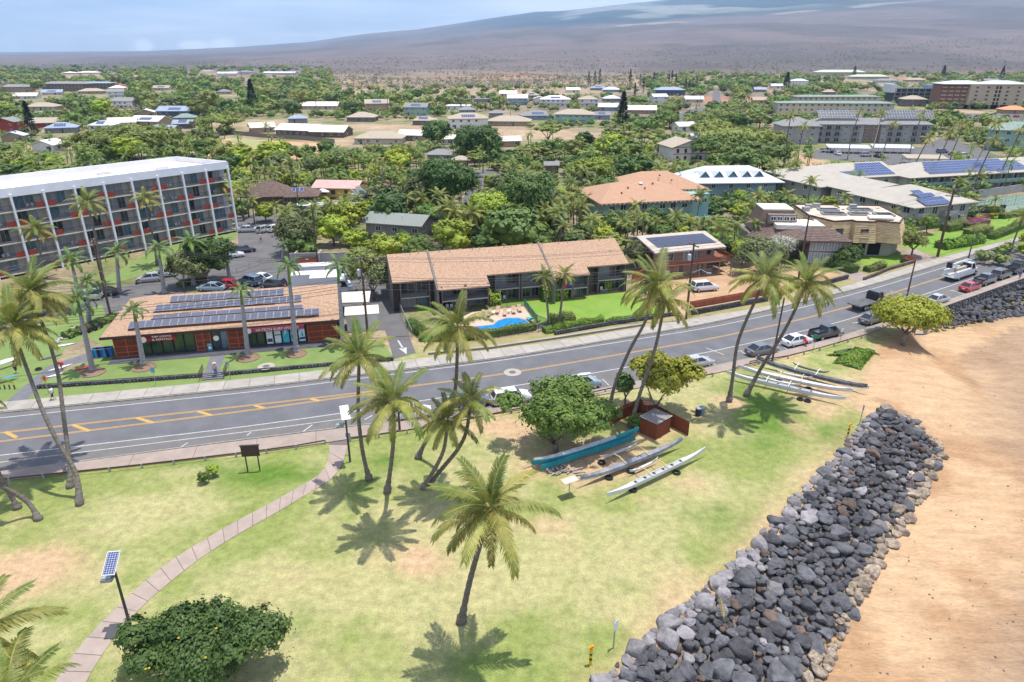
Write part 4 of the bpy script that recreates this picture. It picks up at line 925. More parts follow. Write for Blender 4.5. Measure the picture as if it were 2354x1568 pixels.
def pv(t, o, ux, uy, nx, ny, w=1.0, h=1.65, cells=None, frame=None, gap=.03, lift=.12, skip=None, tilt=0):
 """panels laid from local corner o along unit-ish vectors ux (across) and uy (up the slope)"""
 ux = Vector(ux).normalized(); uy = Vector(uy).normalized(); nn = ux.cross(uy).normalized(); uy = nn.cross(ux); me = pv_mesh(w, h, cells or m_pv, frame or m_alu)
 mt = Matrix((ux, uy, nn)).transposed().to_euler()
 for j in range(ny):
  for i in range(nx):
   if skip and skip(i, j): continue
   plink('solar_panel', me, t, Vector(o)+ux*((i+.5)*(w+gap))+uy*((j+.5)*(h+gap))+nn*lift, mt)
def rail_mesh(L, h=1.0, step=.16, mat=None, bar=.03):
 k = ('rail', round(L, 2), h, step, (mat or m_iron).name)
 if k not in _c:
  mb = MB(); mb.box((L/2, 0, h), (L, .06, .06)); mb.box((L/2, 0, .10), (L, .04, .04)); n = int(L/step)
  for i in range(n+1): mb.box((i*L/n, 0, h/2+.05), (bar, bar, h-.1))
  _c[k] = mb.mesh('railing', mat or m_iron)
 return _c[k]
def rail(t, p0, p1, z, h=1.0, step=.16, mat=None, name='railing', bar=.03):
 dx, dy = p1[0]-p0[0], p1[1]-p0[1]; return plink(name, rail_mesh(math.hypot(dx, dy), h, step, mat, bar), t, (p0[0], p0[1], z), (0, 0, math.atan2(dy, dx)))
def bthing(name, label, org, deg, cat='building', group=None): return thing(name, label, cat, (org[0], org[1], org[2] if len(org) > 2 else 0), R(deg), group)
FOOT = []      # survey-pixel boxes that trees in front should leave visible, with depth
def guard(t, pts, z=(0, 3)):
 c, s = math.cos(t.rotation_euler.z), math.sin(t.rotation_euler.z); P = []; wp = []
 for p in pts:
  w = (t.location.x+p[0]*c-p[1]*s, t.location.y+p[0]*s+p[1]*c); wp.append(w)
  for zz_ in z: P.append(pix((w[0], w[1], zz_)))
 FOOT.append((min(a[0] for a in P), min(a[1] for a in P), max(a[0] for a in P), max(a[1] for a in P), min(w[1] for w in wp), wp))
# ------------------------------------------------------------------ hotel
t = bthing('hotel_block', 'five storey white hotel with balconies and red panels on the side street', (-63.7-.626*95, 156-.78*95), 51.25)
NB = 18; BW = 95/NB; F0 = .5; FH = 2.8
guard(t, [(50, 0), (95, 0), (90, 17), (50, 17)], (0, 15))
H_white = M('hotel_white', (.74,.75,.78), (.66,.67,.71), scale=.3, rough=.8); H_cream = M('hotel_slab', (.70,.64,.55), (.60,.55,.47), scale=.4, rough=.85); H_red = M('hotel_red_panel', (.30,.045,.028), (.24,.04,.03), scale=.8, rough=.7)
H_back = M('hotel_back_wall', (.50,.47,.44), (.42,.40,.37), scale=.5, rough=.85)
for k in range(6):
 mb = MB(); z = F0+k*FH; mb.box((47.5, 0.9, z), (95, 1.9, .22)); mb.build('balcony_slab', H_cream, t)
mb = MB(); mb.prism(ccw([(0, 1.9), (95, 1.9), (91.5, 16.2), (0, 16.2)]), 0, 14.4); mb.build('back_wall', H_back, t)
fr = MB(); fr.prism(ccw([(0, -.15), (95.2, -.15), (95.2, .12), (0, .12)]), 14.35, 15.95); fr.prism(ccw([(95, -.15), (95.25, -.15), (91.9, 16.4), (91.6, 16.4)]), 14.35, 15.95); fr.prism(ccw([(0, 16.2), (91.7, 16.2), (91.7, 16.5), (0, 16.5)]), 14.35, 15.95); fr.build('parapet', H_white, t)
mb = MB(); mb.prism(ccw([(0, .12), (94.9, .12), (91.6, 16.2), (0, 16.2)]), 14.4, 14.85); mb.build('flat_roof', R_CREAM, t)
for i, (x, y) in enumerate([(52, 4), (60, 4.2), (68, 4.3), (76, 4.4), (84, 7.5), (73, 10)]):
 mb = MB(); mb.box((0, 0, .25), (2.4, .9, .5)); mb.box((0, 0, .55), (2.7, 1.1, .12)); o = mb.build('roof_vent', H_white, t); o.location = (x, y, 14.85)
red = MB(); red.box((0, 0, .5), (1.25, .08, .95)); red = red.mesh('red_panel', H_red)
prm = random.Random(12)
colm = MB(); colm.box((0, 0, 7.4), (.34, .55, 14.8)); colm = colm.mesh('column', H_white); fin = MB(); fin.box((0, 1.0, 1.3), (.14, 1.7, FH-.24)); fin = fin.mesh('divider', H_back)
m_furn = M('balcony_furniture', (.55,.55,.53), rough=.7); fu = MB()
for q in (0, .7): fu.box((q, 0, .42), (.45, .45, .05)); fu.box((q, .22, .65), (.45, .05, .45)); fu.box((q-.2, 0, .2), (.04, .4, .4)); fu.box((q+.2, 0, .2), (.04, .4, .4))
fu = fu.mesh('balcony_chairs', m_furn)
for b in range(NB+1): plink('column', colm, t, (min(max(b*BW, .2), 94.9), -.12, 0))
for k in range(5):
 z = F0+k*FH+.11
 for b in range(8, NB):
  x = b*BW; plink('divider', fin, t, (x, 0, z)); rail(t, (x+.2, -.02), (x+BW-.2, -.02), z, 1.0, .22)
  plink('red_panel', red, t, (x+(1.0 if (b+k) % 2 else BW-1.0), -.10, z+.05))
  g1, g2, g3 = (prm.choice([m_glass, m_curt, m_curt, m_glassblue]) for _ in range(3))
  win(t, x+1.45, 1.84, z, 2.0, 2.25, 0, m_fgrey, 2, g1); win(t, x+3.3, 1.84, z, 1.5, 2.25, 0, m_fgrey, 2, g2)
  if prm.random() < .45: plink('balcony_chairs', fu, t, (x+prm.uniform(1.2, 3.4), 1.0, z))
# ------------------------------------------------------------------ surf shop
t = bthing('surf_shop', 'long red and green glass surf shop under a cedar roof with solar arrays', (-53.9, 82.8), 12.5); SH = t
guard(t, [(0, 0), (30, 0), (30, 9), (0, 9)], (0, 6))
Sred = M('shop_red_wood', (.20,.045,.022), (.13,.03,.016), scale=2, rough=.6); Str = M('shop_red_batten', (.42,.13,.05), rough=.6)
walls(t, [(1.0,.8),(30.2,.8),(30.2,14),(1.0,14)], 0, 3.5, M('shop_dark_wall', (.035,.02,.016), rough=.8))
roof(t, [[(-.2,0,3.7),(30.6,0,3.7),(30.6,8.8,6.2),(5.2,8.8,6.2)],[(-.2,14.5,4.2),(-.2,0,3.7),(5.2,8.8,6.2),(5.2,9.2,6.2)],[(30.6,15,4.2),(-.2,14.5,4.2),(5.2,8.85,6.2),(30.6,8.85,6.2)]], R_SHAKE, .25)
mb = MB(); mb.box((15.2, -.08, 3.52), (31, .10, .34)); mb.build('fascia', M('shop_fascia', (.06,.035,.03), rough=.7), t)
mb = MB(); mb.prism([(0.5, -1.6), (30.6, -1.6), (30.6, .8), (.5, .8)], .3, .475, bottom=False); mb.build('veranda_floor', M('veranda_grey', (.06,.06,.075), (.08,.08,.095), scale=1, rough=.8), t)
def panel_wall(x0, x1):
 mb = MB(); mb.box(((x0+x1)/2, .72, 1.95), (x1-x0, .12, 3.0), mat=Sred); o = mb.build('timber_panel', Sred, t); n = max(2, round((x1-x0)/1.7)); b = MB()
 for i in range(n+1): b.box((x0+(x1-x0)*i/n, .63, 1.95), (.09, .07, 3.0))
 for z in (.5, 1.1, 1.95, 2.8, 3.4): b.box(((x0+x1)/2, .632, z), (x1-x0, .06, .07))
 q = b.build('batten', Str, o)
for a, b in ((1.0,4.0),(11.2,13.1),(15.3,17.9),(25.9,29.9)): panel_wall(a, b)
for x in (4.3, 4.8): pass
def bay(x0, x1, n, gm):
 for i in range(n): win(t, x0+(x1-x0)*(i+.5)/n, .70, .55, (x1-x0)/n-.06, 2.9, 0, m_fdark, 1, gm, 'shop_window')
bay(4.1, 11.1, 5, m_gglass); bay(18.0, 20.1, 2, m_gglass)
o = win(t, 13.8, .70, .5, 1.1, 2.6, 0, m_fdark, 1, m_glass, 'door'); o = win(t, 14.8, .70, .5, .9, 2.6, 0, m_fdark, 1, m_glassblue, 'door')
m_poster = {}
pc = [((.72,.75,.74),(.55,.66,.68)), ((.52,.60,.60),(.70,.75,.74)), ((.03,.33,.45),(.10,.50,.60)), ((.03,.40,.58),(.25,.62,.72)), ((.28,.60,.75),(.62,.78,.82))]
for i, (a, b) in enumerate(pc):
 x = 20.75+i*1.08; o = win(t, x, .70, .55, 1.02, 2.85, 0, m_fdark, 1, M('window_poster_%d' % i, a, b, scale=1.6, rough=.5, coord='Object'), 'poster_window')
 g = MB();
 if i == 0: g.poly([(-.1,0,1.9),(.05,0,2.15),(.18,0,2.0),(.02,0,1.8)]); g.box((0, 0, .6), (.7, .02, .5))
 if i == 1:
  for k in range(6): g.poly([(-.4+.14*k,0,1.2+.02*k),(-.27+.14*k,0,1.22),(-.25+.14*k,0,1.42),(-.40+.14*k,0,1.4)])
 if i == 2: g.poly([(-.25,0,1.3),(.1,0,1.5),(.2,0,1.8),(.0,0,2.1),(-.15,0,1.7)])
 if i == 3:
  for k in (-.28, 0, .25): g.box((k, 0, .85), (.10, .02, .5)); g.box((k, 0, 1.16), (.09, .02, .1))
 if i == 4: g.box((.05, 0, 1.1), (.12, .02, .5)); g.box((.05, 0, 1.42), (.1, .02, .12)); g.poly([(-.4,0,.4),(.4,0,.4),(.4,0,.75),(-.4,0,.65)])
 for v in range(len(g.v)): g.v[v] = (g.v[v][0]*.95, g.v[v][1]-.05, g.v[v][2])
 g.build('print', M('poster_print_%d' % i, [(.05,.06,.06),(.06,.14,.16),(.55,.70,.74),(.02,.04,.07),(.04,.05,.07)][i], rough=.6), o)
def text(parent, s, loc, size, mat, rot=(math.pi/2, 0, 0), align='CENTER', ext=.012, name='lettering', shear=0, world=False, sx=1.0):
 cu = bpy.data.curves.new('txt', 'FONT'); cu.body = s; cu.size = size; cu.align_x = align; cu.extrude = ext; cu.shear = shear; cu.resolution_u = 2
 tmp = bpy.data.objects.new('txt', cu); COL.objects.link(tmp); dg = bpy.context.evaluated_depsgraph_get(); me = bpy.data.meshes.new_from_object(tmp.evaluated_get(dg)); bpy.data.objects.remove(tmp)
 me.materials.clear(); me.materials.append(mat); return plink(name, me, parent, loc, rot, (sx, 1, 1))
m_txt = M('sign_white', (.75,.72,.66), rough=.6); m_sred = M('sign_red', (.30,.025,.025), rough=.6); m_smag = M('sign_magenta', (.30,.05,.09), rough=.6)
text(t, 'PIPELINE', (21.83, .60, .72), .26, m_txt, sx=.75)
mb = MB(); mb.lathe([(.001, -.04), (.48, -.04), (.48, .04), (.001, .04)], 16); o = mb.build('round_badge', m_sred, t); o.location = (5.0, -.35, 3.05); o.rotation_euler = (math.pi/2, 0, 0)
mb = MB(); mb.lathe([(.30, -.05), (.40, -.05), (.40, .05), (.30, .05)], 16); q = mb.build('badge_ring', m_txt, o)
mb = MB(); mb.prism(ccw([(5.1, -.32), (9.0, -.32), (9.0, -.26), (5.1, -.26)]), 2.72, 3.15); sg = mb.build('rental_sign', m_sred, t); text(t, '& RENTALS', (7.3, -.33, 2.80), .38, m_txt, sx=1.3)
mb = MB(); mb.prism(ccw([(5.4, -.32), (9.0, -.32), (9.0, -.26), (5.4, -.26)]), 3.17, 3.55); mb.build('lesson_sign', M('sign_brown', (.10,.02,.02), rough=.6), t); text(t, 'SURF LESSONS', (7.3, -.33, 3.22), .34, m_txt, sx=1.1)
mb = MB(); mb.prism(ccw([(18.0, -.32), (25.6, -.32), (25.6, -.25), (18.0, -.25)]), 2.86, 3.5); mb.build('shop_name_sign', m_smag, t); text(t, 'HI-TECH SURF SPORTS', (22.0, -.33, 2.98), .50, m_txt, shear=.2, sx=1.12)
mb = MB(); mb.lathe([(.001, -.05), (.45, -.05), (.45, .05), (.001, .05)], 16); o = mb.build('round_badge', m_smag, t); o.location = (18.3, -.37, 3.15); o.rotation_euler = (math.pi/2, 0, 0)
mb = MB(); mb.lathe([(.28, -.06), (.36, -.06), (.36, .06), (.28, .06)], 16); q = mb.build('badge_ring', m_txt, o)
mb = MB(); mb.lathe([(.30, -.01), (.38, -.01), (.38, .01), (.30, .01)], 16); o = mb.build('door_logo', m_txt, t); o.location = (13.8, .62, 2.1); o.rotation_euler = (math.pi/2, 0, 0); text(t, 'HT', (13.8, .61, 1.98), .28, m_txt)
sl = (6.2-3.7)/8.8; uy = (0, 1, sl)
def P(x, y, dz=.05): return (x, y, 3.7+y*sl+dz)
pv(t, P(7.2, 6.6), (1, 0, 0), uy, 15, 1, 1.0, 1.55, m_pvgrey, m_fgrey); pv(t, P(5.6, 4.7), (1, 0, 0), uy, 19, 1, 1.0, 1.55, m_pvgrey, m_fgrey)
pv(t, P(5.6, 2.95), (1, 0, .0), uy, 12, 1, 1.62, .95, m_pvgrey, m_fgrey); pv(t, P(3.0, 1.0), (1, 0, 0), uy, 24, 1, 1.0, 1.55, m_pvgrey, m_fgrey, lift=.3)
mb = MB(); mb.box((15.5, 2.85, 4.62), (20, .05, .28)); mb.box((13.5, 4.6, 5.12), (16, .05, .25)); mb.box((15, .95, 4.12), (24, .05, .26)); mb.build('panel_rack', m_fbrown, t)
# ------------------------------------------------------------------ long shake-roofed apartments
a = W(904.7, 649.4, 5.1)
t = bthing('garden_apartments', 'long two storey grey apartments under a stepped cedar shake roof by the pool', (a.x, a.y), 15.6); guard(t, [(0,-2),(39,-2),(39,9),(0,9)], (0, 7))
S = .444; secs = [(-.2,6.3,0),(6.7,14.9,-2.4),(14.9,25.6,0),(25.9,32.2,-1.7),(32.2,39.9,0)]
fc = []
for x0, x1, y in secs: fc.append([(x0, y-.1, 5.1+S*y), (x1, y-.1, 5.1+S*y), (x1, 6.4, 7.9), (x0, 6.4, 7.9)])
fc.append([(39.9, 13, 5.2), (-.2, 13, 5.2), (-.2, 6.4, 7.9), (39.9, 6.4, 7.9)]); roof(t, fc, R_SHAKE, .22)
walls(t, [(0, 2.0), (39.6, 2.0), (39.6, 12.4), (0, 12.4)], 0, 5.0, W_TAUPE)
for x in (6.5, 25.75): mb = MB(); mb.poly([(x-.16,-2.7,0),(x-.16,6.6,0),(x-.16,6.6,8.15),(x-.16,-2.7,4.1)]); mb.poly([(x+.16,6.6,0),(x+.16,-2.7,0),(x+.16,-2.7,4.1),(x+.16,6.6,8.15)]); mb.poly([(x-.16,-2.7,4.1),(x-.16,6.6,8.15),(x+.16,6.6,8.15),(x+.16,-2.7,4.1)]); mb.poly([(x-.16,-2.7,0),(x-.16,-2.7,4.1),(x+.16,-2.7,4.1),(x+.16,-2.7,0)]); mb.build('fin_wall', W_TAUPE, t)
for x in (-.2, 39.75): mb = MB(); mb.poly([(x, 0, 0), (x, 12.4, 0), (x, 12.4, 5.2), (x, 6.4, 7.7), (x, 0, 4.9)]); mb.build('end_wall', W_TAUPE, t)
units = [(1.0,5.6,0),(7.2,10.9,-2.2),(11.1,14.7,-2.2),(16.5,20.6,.2),(21.0,24.6,.2),(26.4,29.2,-1.5),(29.4,32.0,-1.5),(34.6,39.5,.2)]
for i, (x0, x1, y) in enumerate(units):
 for x in (x0, x1): mb = MB(); mb.box((x, (y+2.1)/2, 2.45), (.16, 2.1-y, 4.9+S*min(y, 0)*1.05)); mb.build('party_wall', W_TAUPE, t)
 mb = MB(); mb.box(((x0+x1)/2, (y+2)/2, 2.3 if y > -1 else 1.95), (x1-x0, 2-y, .2)); mb.build('balcony_slab', M('slab_grey', (.34,.32,.30), rough=.85), t)
 z2 = 2.4 if y > -1 else 2.05
 for z in (0.05, z2):
  h = 2.0 if z < 1 else (2.1 if y > -1 else 1.75); yy = 1.94 if y > -1 else 0.3
  if y < -1: mb = MB(); mb.box(((x0+x1)/2, .45, z+1.1), (x1-x0, .2, h+.3)); mb.build('recess_wall', W_TAUPE, t)
  win(t, x0+(x1-x0)*.30, yy, z, (x1-x0)*.5, h, 0, m_fgrey, 2, prm.choice([m_glass, m_curt, m_glass])); win(t, x0+(x1-x0)*.78, yy, z, (x1-x0)*.36, h, 0, m_fgrey, 2, prm.choice([m_glass, m_glassblue]))
 rail(t, (x0+.1, y), (x1-.1, y), z2, .95, .15);
 if i % 2: plink('balcony_chairs', fu, t, (x0+1.0, .9+min(y, 0)*.8, .05))
for x in (5.9, 15.6, 25.1, 33.3):
 win(t, x+.3 if x < 30 else x, 1.96, 3.2, .9, .6, 0, m_fgrey, 2)
for i in range(22): mb = MB(); mb.tube([(0, 0, 0), (0, 0, .35)], .06, 6); o = mb.build('vent_pipe', m_steel, t); o.location = (1+i*1.75+prm.random(), 6.0 if i % 3 else 2.8+prm.random(), 7.75 if i % 3 else 6.4)
tw = MB(); tw.box((27.9, -1.6, 2.65), (.6, .06, .9)); tw.build('red_towel', M('red_cloth', (.55,.03,.02), rough=.9), t); tw = MB(); tw.box((28.6, -1.6, 2.7), (.6, .06, .8)); tw.build('blue_towel', M('blue_cloth', (.03,.06,.40), rough=.9), t)
# ------------------------------------------------------------------ pink-brown house with solar roof
t = bthing('beach_house', 'pinkish two storey house with a flat pale roof of dark solar panels and timber balcony', (25.7, 118.7), 17.6); guard(t, [(0,0),(14,0),(14,8),(0,8)], (0, 6))
walls(t, [(1,1.2),(13.0,1.2),(13.0,9.6),(1,9.6)], 0, 5.3, W_PINK)
roof(t, [[(-.2,-.2,5.25),(14.5,-.2,5.25),(15.0,8.0,6.3),(.2,8.0,6.3)],[(15.0,11.5,5.4),(.2,11.5,5.4),(.2,8,6.3),(15.0,8,6.3)]], M('gravel_roof', (.36,.31,.26), (.42,.37,.31), scale=.8, rough=.95), .25)
pv(t, (1.5, 1.9, 5.48), (1, 0, 0), (0, 1, .128), 12, 3, 1.0, 1.6, m_pv, m_fdark, gap=.012, lift=.10)
wins(t, (1,1.2), (13,1.2), 3.1, 2.2, 1.5, [2.3], div=4); wins(t, (1,1.2), (13,1.2), 2.8, 1.0, 2.1, [6.0], div=1, gm=m_curt); wins(t, (1,1.2), (13,1.2), 2.8, 1.7, 2.1, [7.8], div=3, gm=m_curt, fm=m_fbrown); wins(t, (1,1.2), (13,1.2), 3.6, .8, .9, [10.8], div=1, fm=m_fbrown)
wins(t, (1,1.2), (13,1.2), .6, .8, 1.2, [5.2], div=1, fm=m_fbrown); wins(t, (1,1.2), (13,1.2), .1, 1.1, 2.1, [9.3], div=1, fm=m_fbrown, name='door'); wins(t, (1,1.2), (13,1.2), .9, 1.3, 1.2, [11.3], fm=m_fbrown)
wins(t, (1,9.6), (1,1.2), 3.1, 1.4, 1.2, [3.4, 6.5], fm=m_fbrown); wins(t, (1,9.6), (1,1.2), .6, 1.4, 1.2, [5.5], fm=m_fbrown)
mb = MB(); mb.box((7.5, .2, 2.65), (14.5, 2.0, .18)); mb.box((14.6, 2.8, 2.65), (3.0, 4.0, .18)); mb.build('balcony_deck', M('deck_red', (.24,.10,.06), (.18,.08,.05), scale=2), t)
RD = M('rail_red_wood', (.26,.09,.05), rough=.7)
for a_, b_ in (((.3,-.75),(15.9,-.75)), ((15.9,-.75),(16.0,4.7))): rail(t, a_, b_, 2.74, .85, .12, RD, bar=.05)
for x in (.5, 4.5, 9.0, 13.2, 15.8): mb = MB(); mb.box((x, -.6, 1.3), (.16, .16, 2.6)); mb.build('post', W_PINK, t)
# ------------------------------------------------------------------ teal walled building with orange-brown hip roofs
t = bthing('hip_roofed_apartments', 'teal two storey building with broad orange brown hip roof and white rafter tails', (20.7, 158.9), 12.1); guard(t, [(0,0),(30,0),(30,15),(3,15)], (0, 9))
walls(t, [(1.4,1.6),(23.8,1.6),(23.8,16),(1.4,16)], 0, 5.8, W_TEAL); walls(t, [(23.8,7),(31.2,7),(31.2,19),(23.8,19)], 0, 5.75, W_TEAL)
A0, A1 = (6.0, 9.8, 8.9), (18.5, 9.8, 8.9)
roof(t, [[(-.3,-.3,5.9),(25.9,-.3,5.9),A1,A0],[(-.3,19.5,5.9),(-.3,-.3,5.9),A0],[(25.9,19.5,5.9),(-.3,19.5,5.9),A0,A1],[(25.9,-.3,5.9),(25.9,19.5,5.9),A1]], R_SHAKE2, .28)
roof(t, [[(8,11,6.6),(33,11.0,6.2),(24.2,18.5,9.9),(17,18.5,9.9)],[(33,11.0,6.2),(33,27,6.2),(24.2,18.5,9.9)],[(33,27,6.2),(8,27,6.2),(17,18.5,9.9),(24.2,18.5,9.9)],[(8,27,6.2),(8,11,6.6),(17,18.5,9.9)]], R_SHAKE2, .28)
tail = MB(); tail.box((0, 0, 0), (.16, .30, .18)); tail = tail.mesh('rafter_tail', m_fwhite)
for i in range(24): plink('rafter_tail', tail, t, (.2+i*1.09, -.42, 5.62))
for i in range(7): plink('rafter_tail', tail, t, (26.3+i*1.05, 10.85, 5.95))
for x in (3.4, 8.6, 16.2, 21.9): wins(t, (0,1.6), (24,1.6), 3.7, 1.5, 1.1, [x], div=2)
for x in (6.2, 11.6, 18.9): wins(t, (0,1.6), (24,1.6), 3.0, 1.5, 2.1, [x], div=2, gm=m_glass); rail(t, (x-1, .9), (x+1, .9), 3.0, .9, .15, m_fwhite)
for x in (6.2, 11.6, 18.9): mb = MB(); mb.box((x, 1.2, 2.9), (2.2, .9, .15)); mb.build('balcony_slab', m_fgrey, t)
for x in (3.4, 8.8, 14.0, 21.5): wins(t, (0,1.6), (24,1.6), .7, 1.4, 1.4, [x], div=2, gm=m_curt)
wins(t, (1.4,16), (1.4,1.6), 3.4, 1.3, 1.2, [4, 8, 12]); wins(t, (23.8,7), (31.2,7), 3.6, 1.4, 1.1, [3.5, 6])
for x, y, z in [(6.5,4,7.3),(9,6.5,8),(13,5.5,7.9),(16,8,8.5),(19,11.5,8.5),(21,15.5,9.1),(4,7.5,7.4),(23.5,13.5,8.1)]: mb = MB(); mb.box((x, y, z+.15), (.35, .3, .4)); mb.build('roof_vent', M('vent_brown', (.22,.11,.07), rough=.8), t)
mb = MB(); mb.lathe([(.55, 0), (.5, .2), (.2, .4)], 10, (13, 8.4, 8.6)); mb.build('skylight', m_fwhite, t)
# ------------------------------------------------------------------ grey gabled house, pink shop, bath house, mansard, tan building
t = bthing('grey_cottage', 'single storey slate grey house with a long low gable roof behind the row of palms', (-33.7, 150.4), -16.1); guard(t, [(0,0),(14,0),(14,5),(0,5)], (2.5, 4.5))
walls(t, [(.8,.8),(13.8,.8),(13.8,8.6),(.8,8.6)], 0, 3.5, W_GREY); roof(t, gable(.5, 14.2, .3, 9.3, 3.5, 1.5, .5), R_SAGE, .2); gable_wall(t, .8, 13.8, .8, 8.6, 3.4, 1.5, W_GREY)
wins(t, (13.8,.8), (13.8,8.6), 1.6, 1.5, 1.2, [2.2]); wins(t, (.8,.8), (13.8,.8), 1.6, 1.3, 1.1, [3, 7, 11.8])
for x in (5, 9): mb = MB(); mb.tube([(x, 2.5, 4.2), (x, 2.5, 4.9)], .1, 6); mb.build('vent_pipe', m_fwhite, t)
t = bthing('pink_roof_shop', 'small yellow and green craft shop with a pink metal roof and porch steps', (-57, 194.5), -6); guard(t, [(0,0),(13,0),(13,6),(0,6)], (2, 4.6))
walls(t, [(1,1),(13,1),(13,9),(1,9)], .4, 3.2, W_YELLOW); roof(t, gable(.5, 13.4, .3, 9.3, 3.2, 1.5, .4), R_PINK, .15); wins(t, (1,1), (13,1), 1.3, 1.2, 1.2, [2.5, 5.2], fm=m_fbrown); wins(t, (1,1), (13,1), .5, 1, 2.1, [9], fm=m_fbrown, div=1, name='door')
mb = MB(); [mb.box((9.0, -.2-i*.3, .3-i*.09), (1.6, .3, .18)) for i in range(3)]; mb.build('porch_step', W_CREAM, t); walls(t, [(1,9),(13,9),(13,9.4),(1,9.4)], .4, 3, W_GREEN, 'side_wall')
t = bthing('thatched_pavilion', 'dark brown hip roofed house half hidden by palms behind the hotel', W(590, 478), 8); guard(t, [(0,0),(18,0),(18,8),(0,8)], (2, 5))
walls(t, [(-1.5,.5),(14,.5),(14,8),(-1.5,8)], 0, 3.0, W_BROWN); roof(t, hip(-3, 9, 0, 9, 3.0, 3.4, .6), R_BROWN); roof(t, hip(8, 16, -1, 7, 2.9, 2.4, .5), R_BROWN); wins(t, (-1.5,.5), (14,.5), 1.2, 1.8, 1.2, [9.5, 13]); pv(t, (9.5, .7, 3.95), (1,0,0), (0,1,.55), 3, 1, 1, 1.5, m_pvblue)
# mansard house
t = bthing('mansard_house', 'brown shingled house with steep mansard upper storey and a wide lower roof', W(1935, 612), -4); q = W(1760, 560);
guard(t, [(-14,0),(0,0),(0,16),(-14,16)], (0, 8))
walls(t, [(-6.5,.6),(-.8,.6),(-.8,12),(-6.5,12)], 0, 5.2, M('mansard_wall', (.22,.18,.16), (.18,.15,.13), scale=.6)); walls(t, [(-16,7),(-6.5,7),(-6.5,18),(-16,18)], 0, 4, M('mansard_wall', (.2,.2,.2)))
for z in (.5, 2.9):
 for i in range(5): win(t, -5.9+i*1.15, .56, z, 1.05, 1.95, 0, m_fwhite, 2, m_curt)
 for i in range(3): win(t, -.76, 1.3+i*1.2, z, 1.05, 1.95, math.pi/2, m_fwhite, 2, m_curt)
roof(t, [[(-17.5,5.8,4.2),(-7.2,-.6,5.1),(-5,4.5,6.7),(-13,8.5,6.9)],[(-7.2,-.8,5.1),(.9,-.8,5.1),(-2.6,4.4,6.7),(-5.0,4.5,6.7)],[(.9,-.8,5.1),(.9,13,5.1),(-2.6,10,6.7),(-2.6,4.4,6.7)],[(.9,13,5.1),(-8,13,5.1),(-5,10,6.7),(-2.6,10,6.7)]], R_BROWN, .3, 'lower_roof')
mb = MB(); mb.prism(ccw([(-12,4.6),(-2.8,4.4),(-2.7,10),(-12,10)]), 6.0, 6.85); mb.build('roof_terrace', R_CREAM, t)
b0, b1 = [(-15.5,6.5),(-6.5,6.5),(-6.5,15.5),(-15.5,15.5)], [(-14.0,8.2),(-8.0,8.2),(-8.0,14.0),(-14.0,14.0)]
roof(t, [[(*b0[i], 4.6), (*b0[(i+1) % 4], 4.6), (*b1[(i+1) % 4], 9.0), (*b1[i], 9.0)] for i in range(4)], R_BROWN, .2, 'mansard_roof')
mb = MB(); mb.prism(b1, 8.6, 9.25); mb.build('flat_roof', R_CREAM, t); mb = MB(); mb.prism([(-13.2,6.9),(-7.6,6.9),(-7.6,8.6),(-13.2,8.6)], 6.6, 8.4); mb.build('dormer', M('mansard_wall', (.2,.2,.2)), t)
for x in (-12.2, -10.9, -9.6, -8.4): win(t, x, 6.86, 7.2, 1.1, .85, 0, m_fwhite, 2)
# tan shingled building
t = bthing('tan_shingled_building', 'tan building with flaring shingled upper walls, flat roof and roof wells', (63.2, 132.8), -4.2); guard(t, [(-2,0),(14,0),(14,14),(-2,14)], (0, 7.5))
T1 = shingle('tan_shingle_wall', (.42,.30,.15), (.58,.45,.26), 1.6, (.6, .6, 3)); T2 = M('tan_flat_roof', (.42,.36,.28), (.52,.46,.37), scale=.4, rough=.9)
low = [(1,3.5),(13.6,3.5),(16.5,7.0),(16.5,19),(-1.5,19),(-1.5,8)]; walls(t, low, 0, 3.6, M('sage_plaster', (.33,.31,.24), rough=.9))
OUT = [(.0,.9),(4.6,2.4),(4.9,1.2),(9.2,1.0),(9.6,2.2),(14.0,.4),(14.6,1.2),(17.6,6.5),(17.8,19.5),(-3.5,19.5),(-3.6,7.0)]
cx_, cy_ = 7, 10; IN = [(cx_+(x-cx_)*.88, cy_+(y-cy_)*.90) for x, y in OUT]; mb = MB(); n = len(OUT)
rowsn = 9
for i in range(n):
 j = (i+1) % n
 for k in range(rowsn):
  u0, u1 = k/rowsn, (k+1)/rowsn; z0, z1 = 3.2+3.9*u0, 3.2+3.9*u1; o_ = .10
  def lp(a, b, u, ex=0): x = a[0]+(b[0]-a[0])*u; y = a[1]+(b[1]-a[1])*u; d = math.hypot(x-cx_, y-cy_); return (x+(x-cx_)/d*ex, y+(y-cy_)/d*ex)
  A_, B_, C2, D2 = lp(OUT[i], IN[i], u0, o_), lp(OUT[j], IN[j], u0, o_), lp(OUT[j], IN[j], u1), lp(OUT[i], IN[i], u1)
  mb.poly([(*A_, z0), (*B_, z0), (*C2, z1), (*D2, z1)]); mb.poly([(*lp(OUT[i], IN[i], u0), z0), (*lp(OUT[j], IN[j], u0), z0), (*B_, z0), (*A_, z0)])
mb.build('shingle_skirt', T1, t); mb = MB(); mb.prism(ccw(IN), 6.9, 7.15); mb.build('flat_roof', T2, t)
mb = MB();
for i in range(n): a, b = IN[i], IN[(i+1) % n]; mb.bar((a[0], a[1], 7.28), (b[0], b[1], 7.28), .25, .3)
mb.build('roof_kerb', m_fbrown, t)
for x, y, a in ((2.2, 1.75, .18), (7.0, 1.55, -.03), (12.0, 1.9, -.28)): win(t, x, y, 4.3, 1.5, 1.6, a, m_fdark, 1); mb = MB(); mb.box((x, y-.25, 4.15), (1.8, .5, .12)); mb.build('sill', W_TAN, t)
